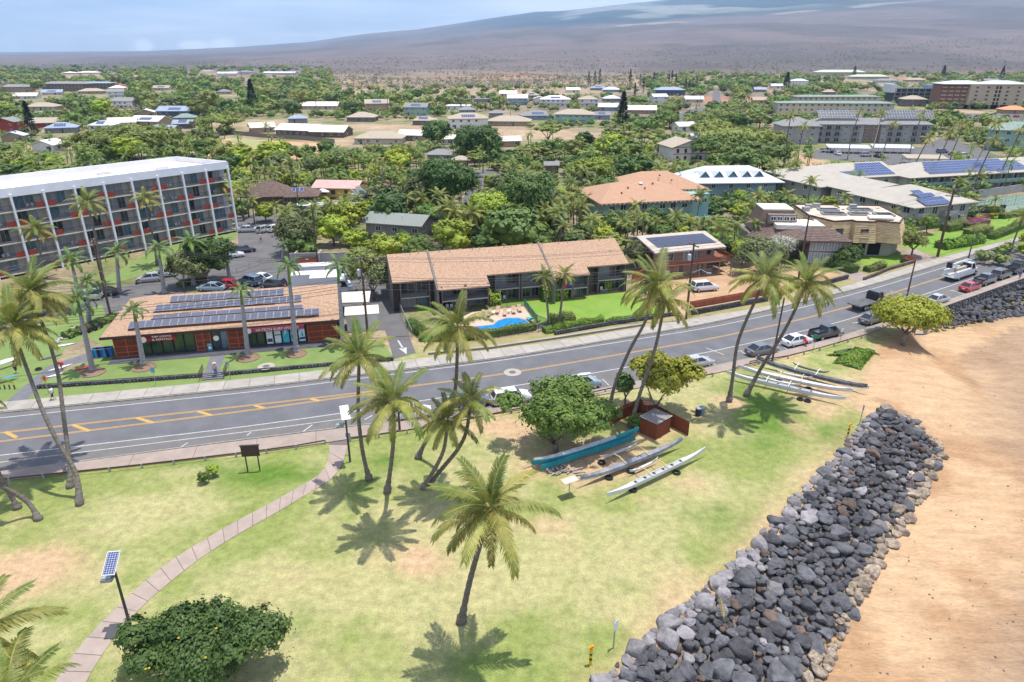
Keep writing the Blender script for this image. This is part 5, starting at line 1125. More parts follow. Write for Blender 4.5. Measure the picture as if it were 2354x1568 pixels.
for x, y, w, h in ((1, 8, 4.5, 2.2), (6.5, 8, 3.8, 2.0), (1.5, 12, 4, 2), (8, 12.5, 4.5, 2.2), (11.5, 7.5, 3.5, 2.6)):
 mb = MB(); mb.box((x+w/2, y, 7.35), (w, .2, .4)); mb.box((x+w/2, y+h, 7.35), (w, .2, .4)); mb.box((x, y+h/2, 7.35), (.2, h, .4)); mb.box((x+w, y+h/2, 7.35), (.2, h, .4)); mb.build('roof_well', m_fgrey, t); mb = MB(); mb.box((x+w/2, y+h/2, 7.17), (w-.2, h-.2, .03)); mb.build('well_shade', m_dark, t)  # near-black sheet paints the shade down in each roof well
mb = MB(); mb.prism([(8.5,4.0),(13.3,3.6),(13.6,6.2),(9.0,6.6)], 7.4, 7.7); mb.build('hatch_cover', R_CREAM, t)
for x, y in ((0, 15), (2, 16), (9.5, 15.5), (-1.5, 12)): mb = MB(); mb.box((x, y, 7.6), (1.4, 1.0, .9)); mb.build('air_conditioner', m_fgrey, t)
for x, w in ((7.2, 2.6), (10.3, 2.4)): mb = MB(); mb.box((x, 3.45, 1.4), (w, .1, 2.4)); mb.build('opening_shade', m_dark, t)  # near-black slab on the wall paints the shade of an open bay
for x in (3.2, 5.6): mb = MB(); mb.box((x, 3.0, .5), (1.0, .5, .9)); mb.lathe([(.32, 0), (.32, .03)], 12, (0, 0, 0)); mb.build('air_conditioner', m_fwhite, t)
# ------------------------------------------------------------------ the two ribbed-roof blocks
t = bthing('shore_apartments', 'beige apartments with ribbed hip roofs, outside stairs and a small solar array', (85.6, 174.7), -69.4); guard(t, [(-26,-1),(19,0),(22,20),(-5,12)], (1, 8))
walls(t, [(-24,1.2),(-10.5,1.2),(-10.5,18),(-24,18)], 0, 5.3, W_SAGE); walls(t, [(-8,2.4),(1,2.4),(1,16),(-8,16)], 0, 5.3, W_SAGE); walls(t, [(.5,1.2),(18.4,1.2),(18.4,19.5),(.5,19.5)], 0, 5.3, W_SAGE)
a0, a1 = (8.5,10.4,8.4), (10.5,10.4,8.4)
roof(t, [([(-.8,-.2,5.4),(19.8,-.2,5.4),a1,a0], R_RIBX), ([(19.8,-.2,5.4),(19.8,21,5.4),a1], R_RIBY), ([(19.8,21,5.4),(-.8,21,5.4),a0,a1], R_RIBX), ([(-.8,21,5.4),(-.8,-.2,5.4),a0], R_RIBY)], R_RIBX, .18)
roof(t, [([(-9,1.4,5.6),(1,1.4,5.6),(6,9.5,8.0),(-17,9.5,8.0)], R_RIBX), ([(1,17.5,5.6),(-9,17.5,5.6),(-17,9.5,8.0),(6,9.5,8)], R_RIBX)], R_RIBX, .18)
roof(t, [([(-26,-.5,5.4),(-9,-.5,5.4),(-16.5,10,8.3),(-18,10,8.3)], R_RIBX), ([(-9,-.5,5.4),(-9,19,5.4),(-16.5,10,8.3)], R_RIBY), ([(-26,19,5.4),(-26,-.5,5.4),(-18,10,8.3)], R_RIBY), ([(-9,19,5.4),(-26,19,5.4),(-18,10,8.3),(-16.5,10,8.3)], R_RIBX)], R_RIBX, .18)
for z in (.6, 3.3):
 wins(t, (.5,1.2), (18.4,1.2), z+.3, 1.4, 1.3, [7.5, 12.5], div=2); wins(t, (-8,2.4), (1,2.4), z+.3, 1.5, 1.3, [3, 6.2], div=2); wins(t, (-24,1.2), (-10.5,1.2), z+.3, 1.4, 1.2, [3, 8, 11.5])
 wins(t, (18.4,1.2), (18.4,19.5), z-.2, 1.8, 2.0, [2.6, 7, 12, 16], div=2, gm=m_glass); wins(t, (.5,1.2), (18.4,1.2), z-.2, 1.9, 2.0, [3.2, 16.2])
mb = MB(); mb.box((9, 1.13, 2.75), (18, .1, .25)); mb.box((-3.5, 2.33, 2.75), (9, .1, .25)); mb.build('floor_band', W_CREAM, t)
for x0, y0, x1, y1 in ((2,-.3,4.6,1.2),(15,-.3,18.4,1.2),(18.4,1.6,20.0,5),(18.4,10,20.0,14)): mb = MB(); mb.box(((x0+x1)/2, (y0+y1)/2, 2.75), (x1-x0, y1-y0, .18)); mb.box(((x0+x1)/2, (y0+y1)/2, 3.3), (x1-x0+.06, y1-y0+.06, .95)); mb.build('balcony', W_SAGE, t)
for q in (0, 1): mb = MB(); mb.bar((-10.2+q*1.2, 1.2, 3.0), (-8.2+q*1.0, -3.0, .1), .15, .5); mb.build('stair_string', W_CREAM, t)
pv(t, (19.6, 3.4, 5.6), (0, 1, 0), (-1, 0, .32), 8, 2, 1.0, 1.65, m_pvblue, lift=.2); pv(t, (16.2, 5.0, 6.7), (0, 1, 0), (-1, 0, .32), 5, 2, 1.0, 1.65, m_pvblue, lift=.25, skip=lambda i, j: j == 1 and i > 2)
t = bthing('shore_apartments', 'long beige ribbed roof block covered with two large blue solar arrays', (114.2, 197.6), 15.5); guard(t, [(-14,0),(60,0),(60,9),(-14,9)], (3, 8))
walls(t, [(0,1.8),(75,1.8),(75,16),(0,16)], 0, 5.3, W_SAGE); walls(t, [(-30,5.2),(0,5.2),(0,22),(-30,22)], 0, 5.3, W_SAGE)
a0 = (9, 8.9, 8.3)
roof(t, [([(-.8,0,5.4),(76,0,5.4),(70,8.9,8.3),a0], R_RIBX), ([(-.8,17.8,5.4),(-.8,0,5.4),a0], R_RIBY), ([(76,17.8,5.4),(-.8,17.8,5.4),a0,(70,8.9,8.3)], R_RIBX)], R_RIBX, .2)
roof(t, [([(-33,4.2,5.4),(.6,4.2,5.4),(.6,13,8.3),(-16,13,8.3)], R_RIBX), ([(.6,23,5.4),(-33,23,5.4),(-16,13,8.3),(.6,13,8.3)], R_RIBX), ([(-33,23,5.4),(-33,4.2,5.4),(-16,13,8.3)], R_RIBY)], R_RIBX, .2)
pv(t, (7.6, 1.4, 5.9), (1, 0, 0), (0, 1, .326), 36, 5, 1.0, 1.45, m_pvblue, lift=.1, skip=lambda i, j: i < j*.8-1 or (j == 4 and i > 30))
pv(t, (-18.5, 5.2, 5.75), (1, 0, 0), (0, 1, .33), 17, 5, 1.0, 1.45, m_pvblue, lift=.1, skip=lambda i, j: j > 1 and i < 4+j)
for i in range(14):
 x = 3+i*4.6
 for z in (.1, 2.9): win(t, x, 1.76, z, 2.0, 2.0, 0, m_fgrey, 2, m_glass)
 mb = MB(); mb.box((x+2.2, .9, 2.7), (.15, 1.8, 5.3)); mb.build('party_wall', W_SAGE, t)
mb = MB(); mb.box((37, .9, 2.75), (74, 1.8, .2)); mb.box((37, .05, 3.3), (74, .1, .95)); mb.build('walkway', W_TEAL, t)
for i in range(5): win(t, -24+i*5, 5.16, 3.2, 1.5, 1.3); win(t, -22+i*5, 5.16, .5, 1.5, 1.3)
# ------------------------------------------------------------------ gabled light metal roofs, white gable house
t = bthing('dormered_house', 'blue grey house with light metal roof and a row of triangular dormers', W(1735, 460), 4); guard(t, [(-20,0),(7,0),(7,16),(-20,16)], (1, 8))
walls(t, [(-19,1),(6,1),(6,12),(-19,12)], 0, 5, W_BLUE); roof(t, hip(-20, 7, 0, 14, 5.0, 3.6, .8), R_LGREY)
for x in (-14.5, -10.5, -6.5, -2.5, 1.0):
 roof(t, [[(x-1.7, 1.6, 6.0),(x-1.7+3.4*.5, 1.6, 7.9),(x, 6.5, 8.2),(x-2.0, 5.5, 7.6)], [(x+1.7, 1.6, 6.0),(x+2.0, 5.5, 7.6),(x, 6.5, 8.2),(x, 1.6, 7.9)]], R_LGREY, .1, 'dormer'); mb = MB(); mb.poly([(x-1.4, 1.9, 6.0), (x+1.4, 1.9, 6.0), (x, 1.9, 7.6)]); mb.build('dormer_window', m_glassblue, t)
for z in (.6, 3.2): wins(t, (-19,1), (6,1), z, 1.3, 1.3, [3, 7, 12, 17, 22])
for z in (.6, 3.2): rail(t, (1.8, .2), (5.4, .2), z-.3, .9, .2, m_fwhite)
t = bthing('white_gable_house', 'large white two storey house with brown trimmed gable below the green thicket', W(1545, 372), 12); guard(t, [(0,-1),(15,-1),(15,12),(0,12)], (0, 8))
walls(t, [(0,0),(14,0),(14,13),(0,13)], 0, 5.4, W_WHITE); roof(t, gable(0, 14, 0, 13, 5.3, 2.6, .9, 'y'), R_TAN, .25); gable_wall(t, 0, 14, 0, 13, 5.3, 2.6, W_WHITE, 'y')
for z in (.5, 3.2): wins(t, (0,0), (14,0), z, 1.0, 1.5, [2.0, 5.2, 8.2, 11.6], fm=m_fbrown)
mb = MB(); mb.box((7, -.06, 2.8), (14, .1, .2)); mb.box((7, -.06, 5.3), (14, .1, .2)); mb.build('trim_band', m_fbrown, t)
# ------------------------------------------------------------------ solar roofed condominium, carports, tower, modern block
t = bthing('condominium_block', 'three storey grey condominium with two white framed solar arrays on its roof', W(1873, 330), -2); guard(t, [(-16,0),(52,-6),(52,10),(-16,10)], (0, 11))
GW = M('condo_grey', (.30,.295,.29), (.26,.255,.25), scale=.4); m_pvw = pvmat('solar_cells_dark', (.05,.055,.08), (.06,.065,.09), (.3,.3,.3))
walls(t, [(0,2),(22,2),(22,14),(0,14)], 0, 8.4, GW); walls(t, [(22,3.5),(30,3.5),(30,14),(22,14)], 0, 8.0, M('condo_brown', (.19,.14,.12), rough=.85)); walls(t, [(30,2),(52,2),(52,14),(30,14)], 0, 8.4, GW); walls(t, [(-16,-3),(0,-3),(0,12),(-16,12)], 0, 8.0, GW)
roof(t, hip(0, 22, 2, 14, 8.4, 3.2, 1.0), R_GREY); roof(t, hip(30, 52, 2, 14, 8.4, 3.2, 1.0), R_GREY); roof(t, hip(-16, 0, -3, 12, 8.0, 3.4, 1.0), R_GREY); roof(t, gable(20, 32, 3.5, 14, 8.1, 2.6, .3), R_GREY)
pv(t, (1.5, 4.2, 10.4), (1, 0, 0), (0, 1, .9), 16, 3, 1.15, 1.6, m_pvw, m_fwhite, gap=.12, lift=.5); pv(t, (31, 4.2, 10.4), (1, 0, 0), (0, 1, .9), 18, 3, 1.15, 1.6, m_pvw, m_fwhite, gap=.12, lift=.5)
for z in (.5, 3.2, 5.9):
 for x in (1.5, 5.5, 9.5, 17.5, 33.5, 37.5, 44.5, 48.5): win(t, x+.6, 1.96, z, 2.4, 1.9, 0, m_fwhite, 2); mb = MB(); mb.box((x+.6, 1.4, z-.05), (3.4, 1.1, .15)); mb.build('balcony_slab', GW, t); rail(t, (x-1.0, .9), (x+2.2, .9), z, .9, .25)
 for x in (14, 20, 31, 41, 51): win(t, x, 1.96, z+.7, 1.2, 1, 0)
 for x in (-13, -8, -3): win(t, x, -3.04, z+.6, 1.3, 1.1, 0)
 for x in (24, 28): win(t, x, 3.46, z+.6, 1.4, 1.1, 0)
for i, (x, y, w, a) in enumerate(((1905,352,16,-12),(2010,352,15,-10),(2085,378,14,-8))):
 t = bthing('carport', ['open carport with a pale sloping roof, left of the three before the condominium','open carport with a pale sloping roof, middle one before the condominium','lower open carport with cream roof, nearest the ribbed roof block'][i], W(x, y), a, 'carport', 'carports before the condominium')
 roof(t, [[(-.5,-.5,2.3),(w,-.5,2.3),(w,6,3.0),(-.5,6,3.0)]], R_LGREY if i < 2 else R_TAN, .25)
 pm = MB(); pm.box((0, 0, 1.2), (.2, .2, 2.4)); pm = pm.mesh('post', m_fwhite)
 for k in range(6): plink('post', pm, t, (k*w/5*.98, 0, 0)); plink('post', pm, t, (k*w/5*.98, 5.5, .5))
 guard(t, [(0,0),(w,0),(w,6),(0,6)], (0, 3))
t = bthing('tower_apartments', 'tan seven bay apartment tower with brown balcony stack and white hip roof, far right', W(2158, 250), -3); guard(t, [(0,0),(60,-6),(60,10),(0,10)], (0, 19))
TW = M('tower_tan', (.40,.33,.25), (.35,.29,.22), scale=.4); walls(t, [(0,3),(18,0),(18,16),(0,16)], 0, 17.5, M('tower_brown', (.19,.10,.07), rough=.85)); walls(t, [(18,-3),(58,-3),(58,16),(18,16)], 3, 17.5, TW)
roof(t, hip(0, 30, -2, 16, 17.6, 2.2, 1.2), R_LGREY); roof(t, hip(28, 59, -3, 16, 17.6, 2.2, 1.2), R_LGREY)
for i in range(6): mb = MB(); mb.box((21+i*7.0, 6, 1.5), (.6, 18, 3.1)); mb.build('pier', TW, t)
mb = MB(); mb.prism([(18.5,0),(57.5,0),(57.5,15.5),(18.5,15.5)], 0, 3); mb.build('undercroft_shade', m_dark, t)  # solid near-black block paints the shade below the raised storeys
for k in range(5):
 z = 3.6+k*2.75
 for x in (23, 31, 45, 53): win(t, x, -3.04, z, 1.8, 1.1, 0, m_fdark, 2)
 for x in (37, 39.5): mb = MB(); mb.box((x, -3.03, z+.5), (1.5, .1, 1.9)); mb.build('opening_shade', m_dark, t)  # near-black slab paints the shade inside each gap of the front
for k in range(6):
 for i in range(4): x = 2.4+i*4.4; mb = MB(); mb.box((x, 2.6-x*.165, 1.2+k*2.8), (3.2, 1.2, .9)); mb.build('balcony', TW, t)
t = bthing('modern_block', 'dark four storey modern block with open terraces beside the tower', W(2052, 240), 2); guard(t, [(0,0),(42,0),(42,10),(0,10)], (0, 13))
walls(t, [(0,1),(40,1),(40,14),(0,14)], 0, 12.5, M('modern_dark', (.07,.075,.09), rough=.7))
for k in range(5): mb = MB(); mb.box((20, .2, .3+k*3.0), (41, 1.8, .25)); mb.build('terrace_slab', m_fgrey, t)
for k in range(9): mb = MB(); mb.box((k*5, .0, 6.2), (.35, .4, 12.2)); mb.build('pier', m_fgrey, t)
mb = MB(); mb.prism([(-3,0),(1,0),(1,14),(-3,14)], 9, 15.5); mb.build('stair_tower', W_WHITE, t); mb = MB(); mb.prism([(28,2),(40,2),(40,10),(28,10)], 12.5, 14.8); mb.build('roof_house', M('modern_blue', (.25,.32,.42), rough=.6), t)
for k in range(4):
 for i in range(8): win(t, 2.5+i*5, .96, .6+k*3, 3.0, 2.1, 0, m_fgrey, 2, m_glass)
def longblock(label, px, deg, w, d, h, rm, wm, rh=1.6, nfl=3, gd=True):
 t = bthing('apartment_block', label, W(*px), deg); walls(t, [(0,0),(w,0),(w,d),(0,d)], 0, h, wm); roof(t, hip(0, w, 0, d, h, rh, 1.0), rm)
 if gd: guard(t, [(0,0),(w,0),(w,d),(0,d)], (h*.3, h))
 for k in range(nfl):
  for i in range(int(w/4)): win(t, 2+i*4, -.04, .5+k*h/nfl+.4, 1.6, h/nfl*.5, 0, m_fwhite, 2, m_glass)
 return t
longblock('long cream block with flat green roof behind the condominium', (1785, 268), -4, 74, 12, 8.5, R_GREEN, W_CREAM, 1.0)
longblock('upper green roofed block behind the cream one', (1830, 252), 2, 62, 12, 9, R_GREEN, W_CREAM, 1.0)
longblock('green roofed apartments with white balconies at the right edge', (2270, 345), -28, 46, 14, 8.5, R_GREEN, W_TEAL, 3.0)
longblock('low green hip roofed hall far off on the right', (1880, 172), 0, 95, 25, 5, M('far_green_roof', (.40,.46,.32), (.46,.52,.38), scale=.1), W_CREAM, 4, 1)
longblock('second pale green far hall beside the larger one', (1960, 182), 0, 60, 20, 4, M('far_green_roof', (.3,.3,.3)), W_CREAM, 3, 1)
longblock('brown three storey condominium with solar roofs far left', (100, 210), -4, 50, 14, 8, R_GREY, W_BROWN, 2.2)
longblock('second brown condominium with dark balconies far left', (170, 206), 2, 42, 12, 7, R_BLUE, W_BROWN, 1.6)
# ------------------------------------------------------------------ houses of the town: x, foot row, width (survey px), kind, roof, wall, storeys, turn, solar, label
HW = [
(38,212,63,'hip',R_GREY,W_TAN,2,6,0,'beige two storey house with grey hip roof at the far left edge'),
(56,228,50,'gable',R_WHITE,W_WHITE,1,4,0,'low house with bright white roof below the beige one, far left'),
(92,254,62,'hip',R_TAN,W_CREAM,1,-4,0,'tan roofed bungalow among the trees at far left'),
(208,216,52,'hip',R_TAN,W_TAN,1,3,0,'tan bungalow right of the brown condominiums'),
(120,219,40,'gable',R_BLUE,W_CREAM,1,8,1,'small house with blue solar roof before the brown condominiums'),
(284,250,46,'gable',R_GREY,W_WHITE,2,-6,0,'white two storey house with wide garage wall, far left centre'),
(268,225,34,'gable',R_GREY,W_WHITE,2,10,0,'white house with grey gable above the garage wall one'),
(200,170,44,'hip',R_CREAM,W_CREAM,1,2,0,'long pale roof among the far left trees'),
(158,171,26,'hip',R_CREAM,W_CREAM,1,2,0,'short pale roof left of the longer one in the far trees'),
(522,176,42,'gable',R_WHITE,W_WHITE,2,0,0,'long white building with square windows beyond the trees'),
(563,172,36,'hip',R_GREY,W_WHITE,2,4,0,'white gabled building beside the long white one'),
(640,171,72,'gable',R_LGREY,W_WHITE,1,-3,0,'low rows of light blue roofs in the dry scrub'),
(474,167,30,'hip',R_TAN,W_CREAM,1,0,0,'tan roof left of the long white building'),
(335,268,36,'gable',R_WHITE,W_TAN,1,6,0,'small white roof left of the dark solar house'),
(402,276,76,'gable',R_BLUE,M('navy_wall',(.06,.08,.12),rough=.8),2,-3,1,'dark blue two storey house with solar panels'),
(332,290,72,'gable',R_WHITE,W_TAN,1,-10,1,'wide white roofed house with three blue panels'),
(282,293,56,'gable',R_CREAM,W_WHITE,1,8,0,'cream roofed house left of the wide white roof'),
(230,300,50,'hip',R_LGREY,W_WHITE,1,-5,1,'grey white house with a small solar field, left group'),
(140,306,62,'hip',R_BLUE,W_GREY,1,7,1,'blue grey roofed house behind the left kiawe tree'),
(372,312,54,'gable',R_BLUE,W_TAN,1,-8,0,'slate roofed house behind the great kiawe tree'),
(420,296,40,'gable',R_BLUE,W_BROWN,1,0,1,'small house almost wholly roofed with panels'),
(425,281,44,'hip',R_GREEN,W_GREY,1,4,0,'green roofed house under the dark blue one'),
(102,294,60,'gable',R_TAN,W_RED,1,3,0,'red walled house with tan roof at left'),
(12,305,50,'gable',R_GREY,W_RED,2,-6,0,'dark red two storey house on the left edge'),
(207,324,44,'hip',R_ORANGE,W_TAN,1,5,0,'orange tiled bungalow left of the great kiawe'),
(100,348,56,'gable',R_WHITE,W_WHITE,1,-12,1,'white shed with a dark panel array behind the hotel'),
(30,326,44,'gable',R_LGREY,W_TAN,1,4,1,'low grey roof with panels, extreme left'),
(606,305,52,'gable',R_CREAM,W_TAN,1,14,0,'tan gable house beside the cleared earth'),
(677,312,100,'gable',R_WHITE,W_BROWN,1,-14,0,'long white roofed house by the cleared earth'),
(752,316,80,'gable',R_CREAM,W_BROWN,1,-8,0,'cream roofed long house right of the white roofed one'),
(736,252,78,'gable',R_WHITE,W_CREAM,1,-2,0,'white roofed hall behind the royal palm'),
(684,283,40,'hip',R_BLUE,W_GREY,1,4,0,'blue grey roof left of the fat dark tree'),
(267,208,30,'hip',R_CREAM,W_CREAM,1,0,0,'small cream roof among far left trees'),
(514,217,26,'hip',R_GREY,W_CREAM,1,0,0,'small grey roof before the tall dark pine'),
(370,208,34,'gable',R_TAN,W_CREAM,1,0,1,'small house with one blue panel in the far green belt'),
(342,137,14,'gable',R_WHITE,W_WHITE,1,0,0,'tiny white building far out on the plain'),
(302,150,26,'gable',R_WHITE,W_WHITE,1,5,0,'far white shed in the scrub, left'),
(40,136,22,'gable',R_WHITE,W_WHITE,1,5,0,'farthest white shed near the horizon at left'),
(828,280,62,'hip',R_TAN,W_TAUPE,1,-4,0,'grey tan hip roofed house left of the palm avenue'),
(868,256,52,'gable',R_TAN,W_TAN,2,6,1,'tan two storey house with balcony rails and solar panels'),
(955,266,52,'gable',R_GREY,W_TEAL,2,-6,1,'pale green house with blue panels and a deck'),
(790,320,0,'hip',R_TAN,W_CREAM,1,0,0,''),
(868,332,108,'hip',R_TAN,W_CREAM,1,-3,0,'wide grey beige tiled house in the middle distance'),
(942,324,56,'gable',R_WHITE,W_TAN,1,-10,0,'white gable roof right of the wide tiled house'),
(1042,333,36,'gable',R_WHITE,W_WHITE,1,8,0,'small white roof behind the dark trees, centre'),
(1078,296,88,'hip',R_TAN,W_WHITE,2,4,1,'white two storey house with a large blue solar field, centre'),
(1168,290,96,'hip',R_TAN,W_TAN,1,-4,0,'long tan house with orange door, centre right'),
(1175,338,46,'gable',R_CREAM,W_TAN,1,10,0,'cream gable roof just above the mango trees'),
(1190,242,44,'gable',R_WHITE,W_BLUE,2,2,0,'blue cottage with white roof in the cypress row'),
(1168,222,38,'gable',R_CREAM,W_CREAM,1,0,0,'cream roofed house above the cypress row'),
(1222,226,34,'hip',R_TAN,W_TAN,1,0,1,'orange tan roof with one panel above the cypress row'),
(1277,245,66,'hip',R_WHITE,W_WHITE,2,0,1,'white house with a hip roof carrying a big blue array'),
(1354,245,42,'hip',R_TAN,W_WHITE,2,3,0,'white two storey house with tan roof and stilts'),
(1318,285,86,'hip',R_TAN,W_TEAL,2,-5,0,'teal two storey house with wide grey hip roof'),
(1238,276,74,'hip',R_GREY,W_BLUE,1,5,1,'grey hip roofed house with panels left of the teal one'),
(1398,255,44,'gable',R_WHITE,W_BLUE,1,-4,0,'white roofed blue house right of the array house'),
(1475,262,64,'gable',R_CREAM,W_PINK,1,-3,0,'low pinkish house with pale roof by the side road'),
(1408,234,38,'hip',R_LGREY,W_GREY,1,2,0,'light grey hip roof below the cypresses'),
(1240,234,24,'gable',R_WHITE,W_WHITE,1,0,0,'little white garage beside the array house'),
(1108,236,38,'flat',R_GREY,W_GREY,1,0,0,'flat grey wall building left of the cypress row'),
(1052,253,54,'flat',R_WHITE,W_WHITE,1,-3,0,'white boxy building and trucks by the cypresses'),
(1075,262,36,'hip',R_GREY,W_BLUE,1,4,0,'bluish hut under the cypress row'),
(972,288,48,'hip',R_TAN,W_TAUPE,1,-6,1,'tan roof with solar panels left of the fat dark tree'),
(1376,208,34,'hip',R_BLUE,W_GREY,1,0,1,'blue solar house under the left cypresses'),
(1318,213,30,'gable',R_CREAM,W_WHITE,1,3,0,'small white walled house right of the pole in the scrub'),
(1405,212,38,'hip',R_LGREY,W_BLUE,1,-3,0,'light blue grey house right of the solar one'),
(1092,143,26,'flat',R_WHITE,W_GREY,1,0,0,'grey white farm shed on the brown field'),
(1127,143,20,'gable',R_WHITE,W_WHITE,1,0,0,'white farm shed right of the grey one'),
(1288,133,24,'flat',R_WHITE,W_CREAM,1,0,0,'cream tank building on the far field'),
(1420,156,84,'gable',R_WHITE,W_WHITE,1,0,0,'long low white school roofs in the scrub'),
(1384,275,36,'gable',R_GREY,W_BLUE,1,3,1,'small solar roofed house right of the teal one'),
(1140,270,32,'hip',R_GREY,W_GREY,1,0,0,'small grey hip roof in the centre trees'),
(1540,220,66,'hip',R_BLUE,M('navy_wall',(.1,.1,.1)),2,0,0,'blue grey house with dark lanai right of the dry field'),
(1518,238,34,'gable',R_LGREY,W_WHITE,2,10,0,'tall white gable below the blue grey house'),
(1580,302,44,'gable',R_WHITE,W_WHITE,1,14,0,'narrow white roof beside the side street'),
(1608,330,34,'gable',R_WHITE,W_WHITE,1,10,1,'small white house with roof lights above the white gable house'),
(1596,236,40,'gable',R_LGREY,W_CREAM,1,0,0,'pale roof right of the side street'),
(1787,203,26,'gable',R_WHITE,W_WHITE,1,0,0,'small white roof in the right hand trees'),
(1838,196,36,'hip',R_LGREY,W_WHITE,2,0,0,'white two storey house far in the right hand trees'),
(1748,238,32,'gable',R_TAN,W_YELLOW,1,0,0,'tan roofed hut with yellow trim'),
(1908,218,26,'hip',R_TAN,W_PINK,1,0,0,'pinkish tan house left of the modern block'),
(1748,212,26,'gable',R_BLUE,W_GREY,1,0,0,'small blue grey roof left of the hut'),
(2040,190,48,'hip',R_GREY,W_WHITE,1,0,0,'long grey roof above the modern block'),
(2105,188,40,'hip',R_TAN,W_CREAM,1,0,0,'tan roof above the modern block'),
(2102,245,48,'hip',R_TAN,W_TAUPE,2,0,0,'brown hip roofed house before the modern block'),
(2318,222,36,'hip',R_ORANGE,W_TAN,1,0,0,'orange tiled roof right of the tower'),
(2335,262,50,'hip',R_ORANGE,W_TAN,1,0,0,'tan orange roof at the right edge below the tower'),
(2325,240,52,'gable',R_LGREY,W_BLUE,1,0,1,'pale blue house right of the tower'),
(2280,190,30,'gable',R_GREY,W_GREY,1,0,0,'grey roof behind the tower trees'),
(1010,372,56,'hip',R_GREY,W_GREY,1,-4,0,'grey roof sunk in the trees above the mango crown'),
(1060,385,34,'hip',R_TAN,W_PINK,1,2,0,'pinkish cottage by the cul-de-sac'),
(1268,398,28,'gable',R_GREY,W_TAUPE,1,2,0,'grey brown cottage in shade beside the power pole'),
(1230,268,1,'hip',R_TAN,W_CREAM,1,0,0,''),
]
for (x, y, wp, kind, rm, wm, st, turn, sol, lab) in HW:
 if wp < 5: continue
 b = W(x, y); dist = math.hypot(b.y, CAM_H); w = wp*dist/FPX*.95; d = min(w*.75, 11+w*.1); h = 2.7*st; rh = min(2.6, d*.17+.6)
 if y < 180: d *= 1.6
 rz = turn*1.6-math.degrees(b.x/b.y)*.25
 t = bthing('house', lab, b, rz, 'house'); x0, x1, y0, y1 = -w/2, w/2, 0, d
 walls(t, [(x0,y0),(x1,y0),(x1,y1),(x0,y1)], 0, h, wm)
 if kind == 'hip': roof(t, hip(x0, x1, y0, y1, h, rh, .8), rm, .25)
 elif kind == 'gable':
  al = 'x' if (w > 12 or len(lab) % 3) else 'y'
  roof(t, gable(x0, x1, y0, y1, h, rh, .7, al), rm, .25); gable_wall(t, x0, x1, y0, y1, h, rh, wm, al)
 else: mb = MB(); mb.prism([(x0-.3,y0-.3),(x1+.3,y0-.3),(x1+.3,y1+.3),(x0-.3,y1+.3)], h, h+.35); mb.build('roof', rm, t)
 if wp > 24:
  n = max(2, int(w/3.6))
  for k in range(st):
   for i in range(n):
    if (i*7+k*3+len(lab)) % n == 1: continue
    win(t, x0+w*(i+.5)/n, y0-.04, .9+k*2.7, 1.3, 1.1, 0, m_fwhite if wm is not W_WHITE else m_fgrey, 2)
  for k in range(st): win(t, x0-.04, d*.4, .9+k*2.7, 1.2, 1.1, -math.pi/2, m_fwhite if wm is not W_WHITE else m_fgrey, 2); win(t, x1+.04, d*.4, .9+k*2.7, 1.2, 1.1, math.pi/2, m_fwhite if wm is not W_WHITE else m_fgrey, 2)
  win(t, x0+w*((len(lab) % n)+.5)/n+.9, y0-.04, .1, .9, 2.0, 0, m_fbrown, 1, m_glass, 'door')
  if st == 2 and len(lab) % 2: mb = MB(); mb.box((0, -.7, 2.65), (w*.6, 1.4, .15)); mb.build('balcony', wm, t); rail(t, (-w*.3, -1.35), (w*.3, -1.35), 2.72, .9, .3, m_fwhite)
 if sol:
  half = d/2+.75; s = rh/half; nx = min(7, max(3, int(w*.42)));
  pv(t, (-nx*.55, y0+half*.18-.4, h+s*(half*.18+.3)), (1, 0, 0), (0, 1, s), nx, 2, 1.05, 1.6, m_pvblue, lift=.10)
 guard(t, [(x0,y0),(x1,y0),(x1,y1),(x0,y1)], (h*.35, h+rh*.6))
# ------------------------------------------------------------------ trees
def tree(name, label, cat, base, cen, r, mat, n, leaf, shape='round', seed=0, trunk_r=.2, group=None, spread=.16, core=.72, limbs=4, lobes=None, clus=None):
 """one tree with its own crown; base on the ground, cen = crown centre, r = (rx, ry, rz)"""
 b = Vector(base); t = thing(name, label, cat, b, 0, group); c = Vector(cen)-b
 L = [(l[0]*r[0], l[1]*r[1], l[2]*r[2], l[3]*r[0], l[4]*r[1], l[5]*r[2]) for l in (lobes or lobes_for(shape, seed))]
 v, f = crown_np(n, leaf, L, seed, spread=spread, core=core, clus=clus); v = v+np.array(tuple(c)); v[:, 2] = np.maximum(v[:, 2], .03)
 plink('trunk', trunk_simple(max(.6, c.z*.95), trunk_r, min(r[0], r[1]), seed, limbs=limbs), t)
 plink('crown', npmesh('crown', v, f, m_leaf[mat]), t); return t
def near_tree(label, bx, by, cx_, cy_, z, r, mat, n, leaf, **k): c = W(cx_, cy_, z); return tree(k.pop('name', 'tree'), label, k.pop('cat', 'tree'), W(bx, by), c, r, mat, n, leaf, **k)
near_tree('broad leafy tree sheltering the teal covered canoe in the park', 1275, 1052, 1278, 948, 3.9, (6.0, 5.2, 3.9), 'mid_green', 26000, .17, seed=2, trunk_r=.3, spread=.15, core=.55, clus=700, shape='wild')
near_tree('yellow green round leafed tree behind the wooden shed', 1503, 972, 1532, 868, 4.3, (4.1, 3.6, 3.4), 'grape', 14000, .19, seed=4, trunk_r=.2, spread=.16, core=.5, clus=330, shape='wild')
near_tree('bright yellow green spreading tree on the sand at the pavement end', 2075, 792, 2092, 722, 3.7, (6.4, 5.2, 3.4), 'grape', 26000, .2, seed=7, trunk_r=.3, spread=.14, core=.6, clus=650)
